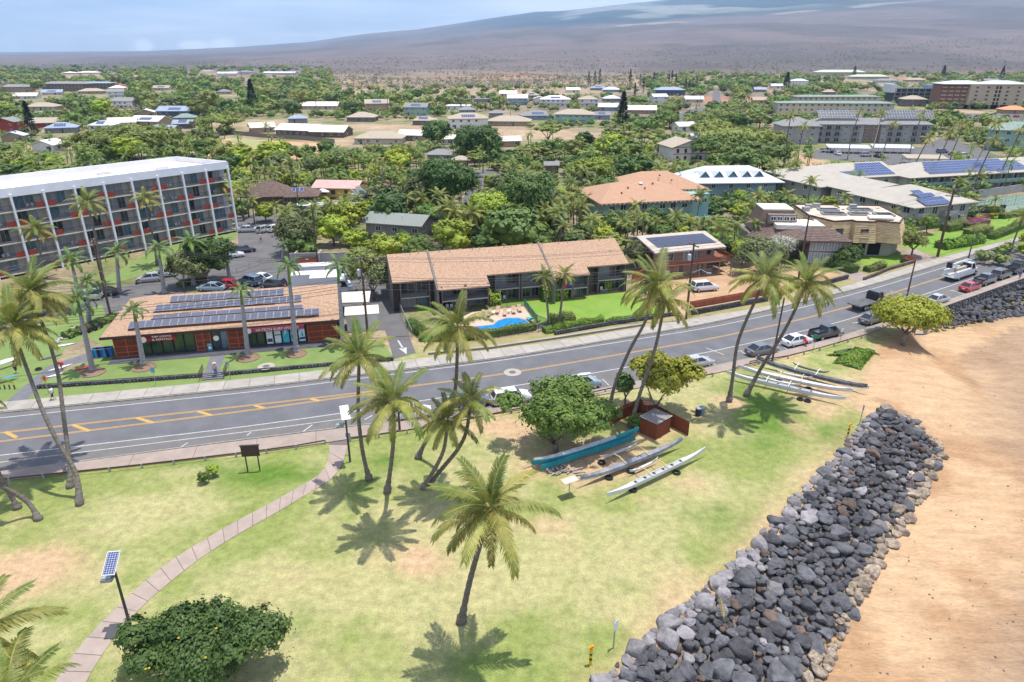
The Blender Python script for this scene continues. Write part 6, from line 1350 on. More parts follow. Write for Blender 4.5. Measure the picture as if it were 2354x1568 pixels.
near_tree('large dark green flowering bush in the lower left corner of the lawn', 470, 1560, 460, 1490, 2.3, (5.4, 4.6, 2.5), 'dark_green', 24000, .13, seed=12, trunk_r=.25, spread=.13, core=.6, cat='bush', name='bush', clus=900, shape='wild')
fl = MB(); rb = random.Random(3); cb = W(460, 1490, 2.3); b0 = W(470, 1560)
for i in range(9):
 a = rb.uniform(0, 6.28); e = rb.uniform(.2, 1.4); p = Vector((math.cos(a)*math.cos(e)*3.6, math.sin(a)*math.cos(e)*3.0, math.sin(e)*1.75))+cb-b0; fl.lathe([(.02, -.04), (.09, 0), (.02, .05)], 6, p)
bush = [o for o in COL.objects if o.name.startswith('bush')][0]; fb = fl.build('blossoms', m_leaf['gold'], bush); fb['kind'] = 'stuff'
near_tree('small clipped yellow green shrub on the left lawn', 490, 1092, 488, 1080, .75, (.85, .75, .75), 'lime', 1100, .09, seed=3, cat='shrub', name='shrub', trunk_r=.06)
near_tree('low leafy shrub beside the clipped one on the left lawn', 470, 1112, 468, 1098, .65, (.8, .7, .75), 'mid_green', 700, .11, seed=5, cat='shrub', name='shrub', trunk_r=.06)
near_tree('fan leaved shrub tree between the leaning palms and the pavement', 1437, 930, 1437, 885, 2.3, (1.5, 1.4, 1.7), 'dark_green', 1600, .22, seed=8, trunk_r=.12)
near_tree('bushy plant growing inside the shed fence', 1470, 985, 1468, 968, 1.0, (1.8, 1.2, 1.1), 'mid_green', 1200, .15, seed=12, cat='shrub', name='shrub', trunk_r=.06)
near_tree('light green street tree above the shop roof', 425, 668, 430, 612, 3.6, (4.6, 4.2, 3.4), 'grey_green', 7000, .24, seed=14)
near_tree('darker street tree behind the light green one above the shop', 480, 655, 482, 592, 4.4, (5.0, 4.6, 4.2), 'dark_green', 7500, .25, seed=15)
near_tree('grey green tree at the street corner beside the car park', 672, 592, 680, 532, 4.8, (5.2, 5, 4.6), 'grey_green', 7500, .26, seed=16)
near_tree('thin leafy tree before the white delivery trucks', 838, 706, 832, 618, 4.5, (3.6, 3.6, 4.6), 'olive', 6500, .23, seed=17, spread=.2, core=.3)
near_tree('light green tree beside the drive behind the utility pole', 860, 690, 868, 640, 3.4, (2.6, 2.4, 3.6), 'grey_green', 4200, .2, seed=19, spread=.2, core=.3)
near_tree('round dark mango tree before the teal building, left one', 1420, 560, 1420, 519, 3.6, (5.0, 4.6, 4.1), 'dark_green', 8000, .27, seed=21)
near_tree('round dark mango tree before the teal building, right one', 1490, 558, 1492, 514, 3.5, (4.4, 4.2, 4.0), 'dark_green', 7000, .27, seed=22)
near_tree('huge dark green tree behind the long roof', 1208, 560, 1210, 462, 7.5, (7.5, 7, 8), 'dark_green', 16000, .32, seed=23, trunk_r=.4)
near_tree('bright lime tree left of the huge dark one', 1118, 560, 1122, 492, 5.5, (5.5, 5.5, 6), 'lime', 9500, .30, seed=24)
near_tree('rounded dense mango tree above the grey cottage', 1025, 500, 1032, 420, 8.5, (9, 8, 7), 'dark_green', 14000, .36, seed=25)
near_tree('grey green tree between the craft shop and the mango', 975, 505, 975, 445, 5.8, (7, 6, 6), 'grey_green', 9000, .33, seed=26)
near_tree('bushy green tree right of the mangoes before the teal building', 1555, 560, 1560, 518, 3.0, (5, 4, 3.4), 'mid_green', 5500, .25, seed=27)
near_tree('white blossomed frangipani behind the leaning palms', 1750, 655, 1752, 585, 4.0, (6.0, 5.0, 4.2), 'grey_green', 8000, .25, seed=28, spread=.2, core=.5)
near_tree('white blooms frangipani top between the brown roofs', 1790, 640, 1795, 565, 4.2, (3.8, 3.4, 2.8), 'white_bloom', 2200, .14, seed=29, spread=.22, core=0)
near_tree('dark leafy shrub tree beside the tan building drive', 1950, 615, 1950, 588, 2.2, (3.6, 3, 2.4), 'dark_green', 4200, .2, seed=30)
near_tree('open crowned plumeria beside the tall utility pole', 2095, 590, 2092, 552, 3.4, (4.2, 3.6, 2.8), 'olive', 3600, .2, seed=31, spread=.2, core=.35)
near_tree('tree between the brown house and the apartments end wall', 1462, 640, 1465, 582, 3.5, (2.8, 3, 3.2), 'grey_green', 4000, .2, seed=32)
near_tree('great spreading kiawe tree left of the cleared earth', 305, 372, 305, 322, 7.5, (20, 14, 9), 'kiawe', 15000, .62, shape='spread', seed=33, trunk_r=.6)
near_tree('spreading kiawe tree above the cleared earth', 502, 312, 505, 280, 6, (14, 10, 6), 'kiawe', 7000, .55, shape='spread', seed=34)
near_tree('fat round dark tree standing alone among the houses', 1002, 338, 1002, 307, 6.0, (8.5, 8, 6.8), 'dark_green', 7000, .45, seed=35)
near_tree('dark spreading tree right of the fat round one', 1095, 368, 1098, 328, 6.5, (12.5, 10, 7.5), 'dark_green', 9000, .5, seed=36)
for i, (x, y, rx, cyy, z, lab) in enumerate([(1655,365,11,338,7,'thicket kiawe left of the dry hill'),(1690,350,16,318,8,'tallest kiawe of the green thicket'),(1640,320,11,296,7,'kiawe on the upper left of the thicket'),(1740,378,14,352,7,'kiawe at the lower right of the thicket'),(1655,292,13,268,6,'kiawe between the side street and the condominium'),(1765,340,10,318,6,'kiawe beside the condominium wall'),(1700,388,12,372,5,'low kiawe at the foot of the thicket')]):
 near_tree(lab, x, y, x, cyy, z, (rx, rx*.8, 6.5), 'kiawe' if i % 3 else 'mid_green', 7500, .52, shape='spread', seed=40+i)
def conifer(label, x, y, yt, w, mat='pine', seed=0, group=None, name='pine_tree', n=900):
 h = ht(x, y, yt); b = W(x, y); r = w/2*math.hypot(b.y, CAM_H)/FPX; t = thing(name, label, 'tree', b, 0, group)
 rr_ = np.random.default_rng(seed); u = rr_.random(n)**.7; a = rr_.random(n)*6.283; rad = r*(1-u)**.8*rr_.uniform(.4, 1.05, n)+.1; c = np.stack([np.cos(a)*rad, np.sin(a)*rad, u*h*.95+.05*h], 1)
 s = h*.035; d = np.stack([np.cos(a), np.sin(a), np.full(n, -.1)], 1)*s*1.4; e = np.stack([-np.sin(a), np.cos(a), rr_.uniform(-.6, .6, n)], 1)*s*.7
 v = np.stack([c-d, c-e, c+d, c+e], 1).reshape(-1, 3); plink('crown', npmesh('crown', v, np.arange(4*n).reshape(-1, 4), m_leaf[mat]), t); mb = MB(); mb.tube([(0, 0, -.5), (0, 0, h*.95)], [r*.12+.1, .05], 6); mb.build('trunk', m_wood, t)
for i, a in enumerate([('tall dark Norfolk pine alone in the left middle distance', 583, 255, 182, 30),('dark narrow pine among the red houses at left', 76, 312, 232, 26),('small pine right of the dark blue solar house', 398, 262, 235, 12),('thick dark conifer left of the far halls', 1806, 210, 165, 20),
 ('pointed dark pine above the modern block', 2166, 182, 150, 14),('pointed dark pine near the right edge', 2301, 184, 152, 14),('small dark pine before the far green hall', 1962, 180, 152, 12),('feathery pine right of centre among the houses', 1430, 296, 210, 34)]): conifer(*a, seed=60+i)
for i, (x, y, yt) in enumerate([(1353,198,165),(1367,196,163),(1378,198,158),(1448,198,158),(1458,236,190),(1471,200,172),(1478,215,180),(1502,195,165),(1536,205,170),(1543,200,162),(1552,204,168),(1575,216,180),(1583,218,185),(1600,205,175),(1060,255,233),(1072,258,238),(1098,252,232),(1116,255,236),(1127,252,232),(1133,250,230),(1141,250,232),(1149,252,230),(1157,250,234),(1165,248,232)]):
 conifer('slender cypress in the row between the houses', x, y, yt, 9 if y < 230 else 6, seed=80+i, group='slender cypresses in rows', name='cypress', n=260)
# hedges and planted beds near the road
def hedge(label, pts, w, h, mat, name='hedge', n=None, leaf=.10, seed=0, lump=.25):
 P = [W(*p) for p in pts]; t = thing(name, label, name.replace('_', ' '), P[0]); r = np.random.default_rng(seed); Ls = [0]
 for i in range(1, len(P)): Ls.append(Ls[-1]+(P[i]-P[i-1]).length)
 n = n or int(Ls[-1]*260); s = r.random(n)*Ls[-1]; ar = np.array([tuple(p) for p in P]); X = np.interp(s, Ls, ar[:, 0]); Y = np.interp(s, Ls, ar[:, 1]); d = ar[-1]-ar[0]; d /= np.linalg.norm(d); nn = np.array([-d[1], d[0]])
 a = r.random(n)*math.pi; hh = h*(1-lump+lump*2*vnoise(s, s*0, 1.1, seed)); q = r.uniform(.75, 1.05, n); o = np.cos(a)*w/2*q; z = np.sin(a)**.6*hh*q
 c = np.stack([X+nn[0]*o-P[0].x, Y+nn[1]*o-P[0].y, z], 1); nr = np.stack([nn[0]*np.cos(a), nn[1]*np.cos(a), np.sin(a)], 1)+unit_rand(r, n)*.6; nr /= np.linalg.norm(nr, axis=1)[:, None]
 tt = np.cross(nr, unit_rand(r, n)); tt /= np.linalg.norm(tt, axis=1)[:, None]; bb = np.cross(nr, tt); v = np.stack([c-tt*leaf, c-bb*leaf*.7, c+tt*leaf, c+bb*leaf*.7], 1).reshape(-1, 3); v[:, 2] = np.maximum(v[:, 2], .02)
 plink('foliage', npmesh('foliage', v, np.arange(4*n).reshape(-1, 4), m_leaf[mat]), t)
 mb = MB()
 for i in range(len(P)-1): mb.bar(P[i]-P[0]+Vector((0, 0, h*.33)), P[i+1]-P[0]+Vector((0, 0, h*.33)), w*.72, h*.7)
 mb.build('stems', m_leaf['dark_green'], t); return t
hedge('bright green hedge along the pool fence', [(965,782),(1060,782),(1150,770),(1230,757)], 1.7, 1.3, 'hedge', seed=1)
hedge('bright green hedge continuing right of the pool gate', [(1250,765),(1310,755),(1350,748),(1385,742)], 1.6, 1.1, 'hedge', seed=2)
hedge('thin row of low shrubs along the lawn wall', [(1395,745),(1450,735),(1500,728)], 1.2, .9, 'hedge', seed=3, lump=.5)
hedge('hedge beside the drive left of the pool', [(945,748),(960,765),(985,782)], 1.8, 1.6, 'mid_green', seed=4)
hedge('red tipped bush bed at the pool gate', [(1265,742),(1320,738)], 2.2, 1.5, 'olive', seed=5)
hedge('round green shrub below the apartments', [(1122,700),(1148,697)], 2.6, 2.6, 'lime', 'shrub', seed=6, leaf=.16)
hedge('leafy palms like shrub in the garden lawn', [(1245,690),(1300,684)], 2.6, 3.0, 'lime', 'shrub', seed=7, leaf=.18)
hedge('clipped shrubs by the garden apartments right end', [(1335,673),(1350,671)], 1.6, 1.4, 'hedge', 'shrub', seed=8); hedge('tall thin shrub by the apartments right end', [(1385,668),(1402,666)], 1.8, 2.2, 'lime', 'shrub', seed=9)
hedge('long clipped hedge beside the road at right', [(2275,550),(2354,520),(2440,490)], 2.4, 1.5, 'mid_green', seed=10)
hedge('upper clipped hedge beside the tennis court', [(2300,503),(2400,485)], 1.8, 1.5, 'olive', seed=11)
hedge('low yellow flowering hedge under the sign', [(2225,505),(2290,495)], 1.5, .7, 'gold', seed=12)
hedge('olive hedge left of the bougainvillea', [(2170,532),(2212,524)], 3.2, 2.2, 'olive', seed=13)
hedge('magenta bougainvillea by the corner garden', [(2215,530),(2262,520)], 3.2, 2.5, 'magenta', 'bougainvillea', seed=14)
hedge('green base of the bougainvillea hedge', [(2225,545),(2268,533)], 3.4, 2.2, 'olive', seed=15)
hedge('spiky cycads beside the road at the right', [(2160,572),(2250,556)], 3.2, 1.6, 'hedge', 'cycad_bed', seed=16, leaf=.22)
hedge('rounded shrubs on the stone edged lawn', [(1990,625),(2030,615)], 1.8, 1.2, 'olive', 'shrub', seed=17); hedge('small red shrub by the drive', [(2075,605),(2095,600)], 1.6, 1.2, 'red_leaf', 'shrub', seed=18)
hedge('dark shrub at the drive of the mansard house', [(1910,612),(1965,628)], 2.6, 1.8, 'dark_green', 'shrub', seed=19)
hedge('creeping green vine patch on the sand', [(1935,820),(1975,812),(1950,838)], 4.0, .35, 'hedge', 'beach_vine', seed=20, leaf=.14, n=2600)
hedge('second tongue of creeping vine on the sand', [(1955,845),(1985,806),(2003,812)], 2.6, .3, 'hedge', 'beach_vine', seed=21, leaf=.14, n=1500)
hedge('yellow flowering bush row at the hotel garden', [(412,660),(470,640)], 1.6, 1.0, 'olive', seed=22)
# succulents among pale stones behind the shop
sp = MB(); rs = random.Random(8)
gp = thing('stone_bed', 'bed of pale stones and succulents between side street and shop', 'stones', W(215, 775))
stone_me = npmesh('stone', rock_np(900, 0, (IV1, IF1)), IF1, M('pale_stone', (.36,.33,.29), (.46,.43,.39), scale=3, rnd=.2), False)
for i in range(70):
 u = rs.random(); x = 118+u*165; y = 788-u*72+rs.uniform(-9, 9); p = W(x, y); s = rs.uniform(.2, .5); plink('stone', stone_me, gp, p-gp.location+Vector((0, 0, s*.3)), (rs.random()*3, rs.random()*3, rs.random()*3), s)
hedge('aloe and agave plants among the pale stones', [(150,778),(215,752),(270,728)], 2.2, .8, 'mid_green', 'succulents', seed=23, leaf=.2, n=900)
# ---- scatter: town trees and palms
NOGO = [[tuple(W(*p)[:2]) for p in q] for q in ([(-60,860),(60,780),(143,757),(282,714),(560,634),(646,608),(668,560),(655,520),(545,525),(380,628),(240,662),(60,700),(-80,745)],
[(430,700),(560,632),(646,600),(770,580),(870,600),(900,690),(975,840),(860,820),(700,700)],[(243,657),(545,545),(545,525),(240,640)],[(-200,1000),(0,929),(604,871),(760,853),(900,840),(870,790),(240,700),(0,800)],
[(900,790),(1650,740),(2000,650),(2400,560),(2354,478),(2060,560),(1480,640),(940,690)],[(1060,475),(1085,405),(1165,390),(1120,475)],[(735,490),(800,450),(960,440),(960,470),(830,500)],[(440,352),(520,318),(760,330),(760,362),(600,370),(500,352)],
[(1520,275),(1600,246),(1640,205),(1655,205),(1690,250),(1640,264),(1560,294)],[(1860,340),(1930,334),(2110,330),(2160,315),(2330,362),(2400,385),(2230,380),(2100,388),(1870,368)],[(1980,258),(2400,258),(2400,284),(2000,284)],[(2215,490),(2270,448),(2420,436),(2420,500)],[(1800,388),(1830,355),(1960,378),(1930,404)])]
CELL = {}
def cell_ok(x, y, r, f=.72):
 k = (int(x//16), int(y//16))
 for a in range(-1, 2):
  for b in range(-1, 2):
   for (u, v, w) in CELL.get((k[0]+a, k[1]+b), ()):
    if (x-u)**2+(y-v)**2 < ((r+w)*f)**2: return False
 CELL.setdefault(k, []).append((x, y, r)); return True
BASES = [(f_[4], f_[5]) for f_ in FOOT]
def clear(x, y, h, r):
 for q in NOGO:
  if inpoly((x, y), q): return False
 for y0, wp in BASES:
  if abs(wp[0][1]-y) < 60+r and (inpoly((x, y), wp) or min(segd((x, y), wp[i], wp[(i+1) % len(wp)]) for i in range(len(wp))) < r*.55): return False
 X0, Y0 = pix((x, y, h)); X1, Y1 = pix((x, y, 0)); rp = r*FPX/math.hypot(y, CAM_H)
 bx0, bx1, by0, by1 = X0-rp*.8, X0+rp*.8, Y0, Y1
 for (a, b, c, d, yy, wp) in FOOT:
  if yy <= y: continue
  ox = min(bx1, c)-max(bx0, a); oy = min(by1, d)-max(by0, b)
  if ox > 0 and oy > 0 and ox*oy > .05*(c-a)*(d-b) : return False
  if ox > 0 and oy > 0 and (c-a) > 90 and oy > .4*(d-b): return False
 return True
rs = random.Random(77); TR, PA = [], []
def zone_of(X, Y):
 """kinds and chance by where in the town it stands"""
 if 520 < X < 1520 and 395 < Y < 600: return 'lush'
 if X <= 520 and 300 < Y < 400: return 'lush'
 if 1520 <= X < 1900 and 380 < Y < 600: return 'garden'
 if X >= 1500 and Y > 300: return 'garden'
 if X > 1480 and 172 < Y <= 300: return 'right'
 if X < 760 and 158 < Y <= 262: return 'belt'
 if Y > 228 and X < 1900: return 'homes'
 if Y > 300: return 'homes'
 if 760 <= X < 1500 and 205 < Y <= 228: return 'fringe'
 return 'scrub'
for i in range(30000):
 X, Y = rs.uniform(-80, 2430), (rs.uniform(228, 610) if rs.random() < .62 else rs.uniform(150, 300)); z = zone_of(X, Y)
 if z == 'scrub' or (z == 'fringe' and rs.random() > .25): continue
 p = W(X, Y); pal = rs.random() < {'lush': .46, 'garden': .42, 'homes': .16, 'right': .12, 'belt': .05, 'fringe': .05}[z]
 if z == 'garden' and rs.random() > .7: continue
 if z != 'lush' and fbm(np.array([p.x]), np.array([p.y]), 70, 61)[0] < .40: continue
 if pal:
  h = rs.uniform(4, 9) if z in ('lush', 'garden') else rs.uniform(6, 11); r = rs.uniform(2.0, 2.9)
  if clear(p.x, p.y, h+1.5, r) and cell_ok(p.x, p.y, r*.8, .8): PA.append((p.x, p.y, h, r, z))
 else:
  r = {'lush': rs.choice([2.6, 3.4, 4.4, 5.5, 6.8]), 'garden': rs.uniform(1.6, 3.4), 'homes': rs.choice([2.4, 3.2, 4.2, 5.6, 8]), 'right': rs.uniform(4, 8), 'belt': rs.uniform(5, 10), 'fringe': rs.uniform(3, 6)}[z]; h = r*rs.uniform(1.25, 1.75)
  if clear(p.x, p.y, h, r) and cell_ok(p.x, p.y, r, .62): TR.append((p.x, p.y, h, r, z))
app = lambda a: -a[3]/math.hypot(a[0], a[1])
TR.sort(key=app); PA.sort(key=app)
print('scatter trees', len(TR), 'palms', len(PA))
KM = {'lush': ['dark_green','mid_green','mid_green','grey_green','yellow_green','lime'], 'garden': ['mid_green','lime','olive','dark_green','hedge'], 'homes': ['dark_green','mid_green','kiawe','kiawe','olive','lime'], 'right': ['mid_green','kiawe','dark_green','kiawe','mid_green'], 'belt': ['kiawe','kiawe','grey_green','mid_green','olive'], 'fringe': ['kiawe','olive']}
DESC = {'dark_green': 'dark green', 'mid_green': 'leafy green', 'grey_green': 'grey green', 'yellow_green': 'yellow green', 'lime': 'lime green', 'olive': 'olive green', 'kiawe': 'pale green kiawe', 'hedge': 'bright green'}
ZD = {'lush': 'in the dense planting behind the road', 'garden': 'in the gardens on the right', 'homes': 'among the houses', 'right': 'in the wooded quarter at the right', 'belt': 'in the far left woodland', 'fringe': 'at the edge of the dry scrub'}
UC = {}
for mt in DESC:
 for v in range(3):
  sh_ = 'spread' if mt == 'kiawe' else 'round'
  UC[(mt, v)] = crown('crown', mt, n=1900, leaf=.075, lobes=lobes_for(sh_, v), seed=v*7+3, spread=.15, core=.7)
UT = [trunk_simple(1.0, .05, .7, v) for v in range(3)]
for i, (x, y, h, r, z) in enumerate(TR[:290]):
 mt = rs.choice(KM[z]); v = rs.randrange(3); fl_ = .62 if mt == 'kiawe' else .8
 t = thing('tree', '%s tree %s' % (DESC[mt], ZD[z]), 'tree', (x, y, 0), rs.random()*6.28, '%s trees %s' % (DESC[mt], ZD[z]))
 plink('crown', UC[(mt, v)], t, (0, 0, max(h-r*fl_, r*.45)), None, (r, r, r*fl_)); plink('trunk', UT[v], t, (0, 0, 0), None, (r, r, max(h-r*fl_, r*.45)))
def scatter_mesh(name, items, mats, n, leaf, label, zf=None, shape='round', core=.7, aspect=.6):
 """many small crowns joined into one mass; items (x,y,h,r)"""
 libs = []
 for v in range(3): vv, ff = crown_np(n, leaf, [(0, 0, 0, .8, .8, .7)], v+50, clus=max(5, n//9), spread=.25, core=core, aspect=aspect); libs.append((vv, ff))
 for mk, sel in mats.items():
  it = [a for k, a in enumerate(items) if (k % 100) in sel]
  if not it: continue
  vs, fs, o = [], [], 0
  for k, a in enumerate(it):
   vv, ff = libs[k % 3]; th = rs.random()*6.28; c, s = math.cos(th), math.sin(th); r = a[3]; q = np.stack([vv[:, 0]*c-vv[:, 1]*s, vv[:, 0]*s+vv[:, 1]*c, vv[:, 2]*.8], 1)*r
   q += np.array([a[0], a[1], (a[4] if len(a) > 4 and not isinstance(a[4], str) else 0)+max(a[2]-r*.8, r*.35)]); vs.append(q); fs.append(ff+o); o += len(vv)
  ob = link(name, npmesh(name, np.concatenate(vs), np.concatenate(fs), m_leaf[mk])); tag(ob, '%s, %s' % (label, DESC.get(mk, mk.replace('_', ' '))), 'trees', None, 'stuff')
scatter_mesh('woodland', TR[290:], {'mid_green': range(0, 30), 'kiawe': range(30, 58), 'dark_green': range(58, 72), 'grey_green': range(72, 86), 'olive': range(86, 100)}, 90, .20, 'mass of smaller and farther trees between the houses')
# palms of the town
SF = [frond_mesh('frond', 2.6, b, 13, .62, hg, mat=m, seed=s, w=.15) for b, hg, m, s in ((70, .5, m_frond, 31), (95, .7, m_frondr, 32), (50, .35, m_frond, 33), (80, .6, m_frondy, 34))]
def palm_trunk_unit(s):
 mb = MB(); mb.tube([(0, 0, -.03), (s*.3, 0, .3), (s*.8, 0, .7), (s, 0, 1)], [.032, .022, .019, .015], 6); return mb.mesh('trunk', m_trunk, True)
PT = [palm_trunk_unit(s) for s in (.0, .06, -.08)]
def town_palm(x, y, h, fl_, label, group, nf=13, lean=None, z0=0, shaft=False):
 t = thing('palm_tree', label, 'palm tree', (x, y, z0), rs.random()*6.28 if lean is None else lean, group); v = rs.randrange(3) if lean is None else 1
 dx = (0, .06, -.08)[v]*h; plink('trunk', PT[v], t, (0, 0, 0), None, (h, h, h))
 for i in range(nf):
  u = (i+.5)/nf; el = 78-95*u+rs.uniform(-8, 8); plink('frond', rs.choice(SF), t, (dx, 0, h), (0, -R(el), i*2.399+rs.uniform(-.3, .3)), fl_/2.6*rs.uniform(.85, 1.1))
 return t
for (x, y, h, r, z) in PA[:150]: town_palm(x, y, h, r*1.05, 'green palm %s' % ZD[z], 'palms %s' % ZD[z], 13 if y < 260 else 10)
def joined_palms(items, label):
 vs, fs, o = [], [], 0; lib = []
 for f_ in SF[:3]:
  vv = np.array([tuple(v.co) for v in f_.vertices]); ff = np.array([tuple(p.vertices) for p in f_.polygons if len(p.vertices) == 4]); lib.append((vv, ff))
 for (x, y, h, r, z) in items:
  for i in range(8):
   vv, ff = lib[i % 3]; e = R(70-100*(i+.5)/8); a = i*2.4+x; q = vv*r/2.6; q = np.stack([q[:, 0]*math.cos(e)-q[:, 2]*math.sin(e), q[:, 1], q[:, 0]*math.sin(e)+q[:, 2]*math.cos(e)], 1)
   q = np.stack([q[:, 0]*math.cos(a)-q[:, 1]*math.sin(a), q[:, 0]*math.sin(a)+q[:, 1]*math.cos(a), q[:, 2]], 1)+np.array([x, y, h]); vs.append(q); fs.append(ff+o); o += len(vv)
  q = np.array([(x-.2, y, 0), (x+.2, y, 0), (x+.12, y, h), (x-.12, y, h), (x, y-.2, 0), (x, y+.2, 0), (x, y+.12, h), (x, y-.12, h)]); vs.append(q); fs.append(np.array([[0, 1, 2, 3], [4, 5, 6, 7]])+o); o += 8
 if vs: ob = link('palm_grove', npmesh('palm_grove', np.concatenate(vs), np.concatenate(fs), [m_frond])); tag(ob, label, 'palms', None, 'stuff')
joined_palms(PA[150:520], 'farther palms scattered through the houses and woods')
# tall leaning palms over the ribbed roof blocks
def zsp(x, y): return (1750.5+x*.2564, 241.4+y*.2564)
for i, (tx, ty, bx_, by_) in enumerate([(265,90,210,560),(380,190,325,560),(880,60,770,490),(1085,70,960,640),(1195,170,1080,470),(1440,90,1320,480),(1500,300,1310,700),(1700,250,1500,730),(1820,170,1660,600),(2110,170,1800,790),(2090,310,1860,860),(2330,220,2090,770),(1640,620,1605,745)]):
 b = zsp(bx_, by_); c = zsp(tx, ty); z = ht(b[0], b[1], c[1]); z = min(z, 19)
 lab = ['leftmost tall palm before the condominium','second tall palm before the condominium','tall leaning palm before the left carport','tall palm crossing the left solar array','palm leaning over the middle carport','leaning palm left of the cream carport','palm rising before the junction of the ribbed roofs','leaning palm before the right solar array, left one','slim palm behind the right solar array','leaning palm over the middle of the right array','palm leaning from the tennis court edge','rightmost leaning palm over the court','short stout palm between the two ribbed roofs'][i]
 mid = ((b[0]*.55+c[0]*.45)-4, b[1]*.55+c[1]*.45)
 coco([b, mid, c], z, 3.3, lab, 14, 90+i, .2, 'tall palms around the ribbed roof blocks', nuts=False, wind=(-.2, .1), flare=1.3)
# silver palm, pink flags nearby
t = thing('fan_palm', 'silvery blue fan palm beside the pink roofed craft shop', 'palm tree', W(838, 492)); FS = frond_mesh('frond', 3.2, 30, 16, 1.0, .15, mat=m_leaf['silver'], seed=41, w=.34)
plink('trunk', PT[0], t, (0, 0, 0), None, (5, 5, 3.2))
for i in range(26): plink('frond', FS, t, (0, 0, 3.2), (0, -R(80-105*(i+.5)/26), i*2.399), rs.uniform(.95, 1.3))
for i, (x, y, h_) in enumerate([(1262,300,8),(730,262,11),(892,262,11),(785,262,9),(855,250,10),(618,325,7),(403,340,7),(1328,272,8),(1610,300,7)]):
 p = W(x, y); town_palm(p.x, p.y, h_, 3.2, ['palm among the houses centre right','tall royal like palm beside the white hall','tall single palm by the deck house','short palm left of the tan house','bushy palm beside the tan balcony house','shaggy palm by the cleared earth','palm at the foot of the great kiawe','palm by the teal house','palm beside the narrow white roof'][i], 'single palms between houses', 12)
# dry scrub beyond the town
sc = []
for i in range(26000):
 u = rs.random(); yy = 520*math.exp(u*1.75); xx = yy*rs.uniform(-.85, .85); X, Y = pix((xx, yy, 0))
 if not (-60 < X < 2420): continue
 if zone_of(X, Y) != 'scrub' and Y > 160: continue
 if fbm(np.array([xx]), np.array([yy]), 120, 71)[0] < .42: continue
 r = rs.uniform(1.6, 4.4); sc.append((xx, yy, r*1.1, r))
sz = terrain_z(np.array([a[0] for a in sc]), np.array([a[1] for a in sc])); sc = [(a[0], a[1], a[2], a[3], float(z)) for a, z in zip(sc, sz)]
print('scrub', len(sc))
scatter_mesh('dry_scrub', sc, {'brown_scrub': range(0, 48), 'dry': range(48, 54), 'grey_green': range(54, 80), 'kiawe': range(82, 91), 'olive': range(91, 100)}, 15, .36, 'leafless thorn scrub covering the dry plain', core=0, aspect=.35)
# ------------------------------------------------------------------ vehicles
m_tyre = M('rubber', (.018,.018,.02), rough=.85); m_rim = M('alloy', (.42,.43,.45), rough=.35, metal=.7); m_cglass = M('car_glass', (.012,.016,.02), rough=.05, spec=.7)
m_hl = M('headlamp', (.6,.6,.62), rough=.15); m_tl = M('tail_lamp', (.35,.015,.01), rough=.25); m_plate = M('number_plate', (.6,.6,.6), rough=.5); m_bed = M('bed_liner', (.03,.03,.033), rough=.8)
def paint(n, c): m = M('paint_'+n, c, rough=.28, spec=.6); m.node_tree.nodes['Principled BSDF'].inputs['Coat Weight'].default_value = .6; return m
PT_ = {'white': (.62,.63,.64), 'silver': (.36,.37,.38), 'grey': (.11,.115,.12), 'dark': (.03,.033,.04), 'blue': (.05,.10,.17), 'lblue': (.22,.30,.36), 'red': (.42,.02,.025), 'purple': (.05,.04,.07), 'tan': (.35,.30,.24), 'green': (.04,.08,.05)}
CK = {'sedan': (4.7, .90, [(-2.35,.42,.72),(-2.25,.28,.95),(-1.6,.22,1.02),(.7,.20,.97),(1.7,.22,.86),(2.25,.28,.70),(2.35,.40,.58)], (-1.95,1.15,.98,-1.05,.30,1.44)),
'hatch': (4.3, .88, [(-2.15,.42,.8),(-2.08,.28,1.0),(-1.4,.22,1.04),(.8,.20,1.0),(1.6,.22,.9),(2.05,.28,.74),(2.15,.40,.6)], (-2.08,1.2,1.0,-1.45,.35,1.52)),
'suv': (4.75, .95, [(-2.37,.45,.9),(-2.3,.32,1.12),(-1.4,.28,1.16),(1.0,.28,1.14),(1.8,.28,1.05),(2.3,.34,.88),(2.37,.45,.7)], (-2.28,1.3,1.12,-1.95,.55,1.74)),
'pickup': (5.5, .96, [(-2.75,.5,.95),(-2.7,.4,1.16),(-.7,.35,1.18),(1.2,.35,1.16),(2.2,.38,1.08),(2.7,.42,.92),(2.75,.5,.75)], (-.75,1.55,1.14,-.5,.85,1.80)),
'jeep': (4.2, .88, [(-2.0,.55,.9),(-1.95,.45,1.15),(.4,.42,1.18),(.9,.42,1.15),(1.9,.45,1.10),(2.05,.5,.9),(2.1,.55,.75)], (-1.95,.75,1.15,-1.9,.45,1.85))}
_car = {}
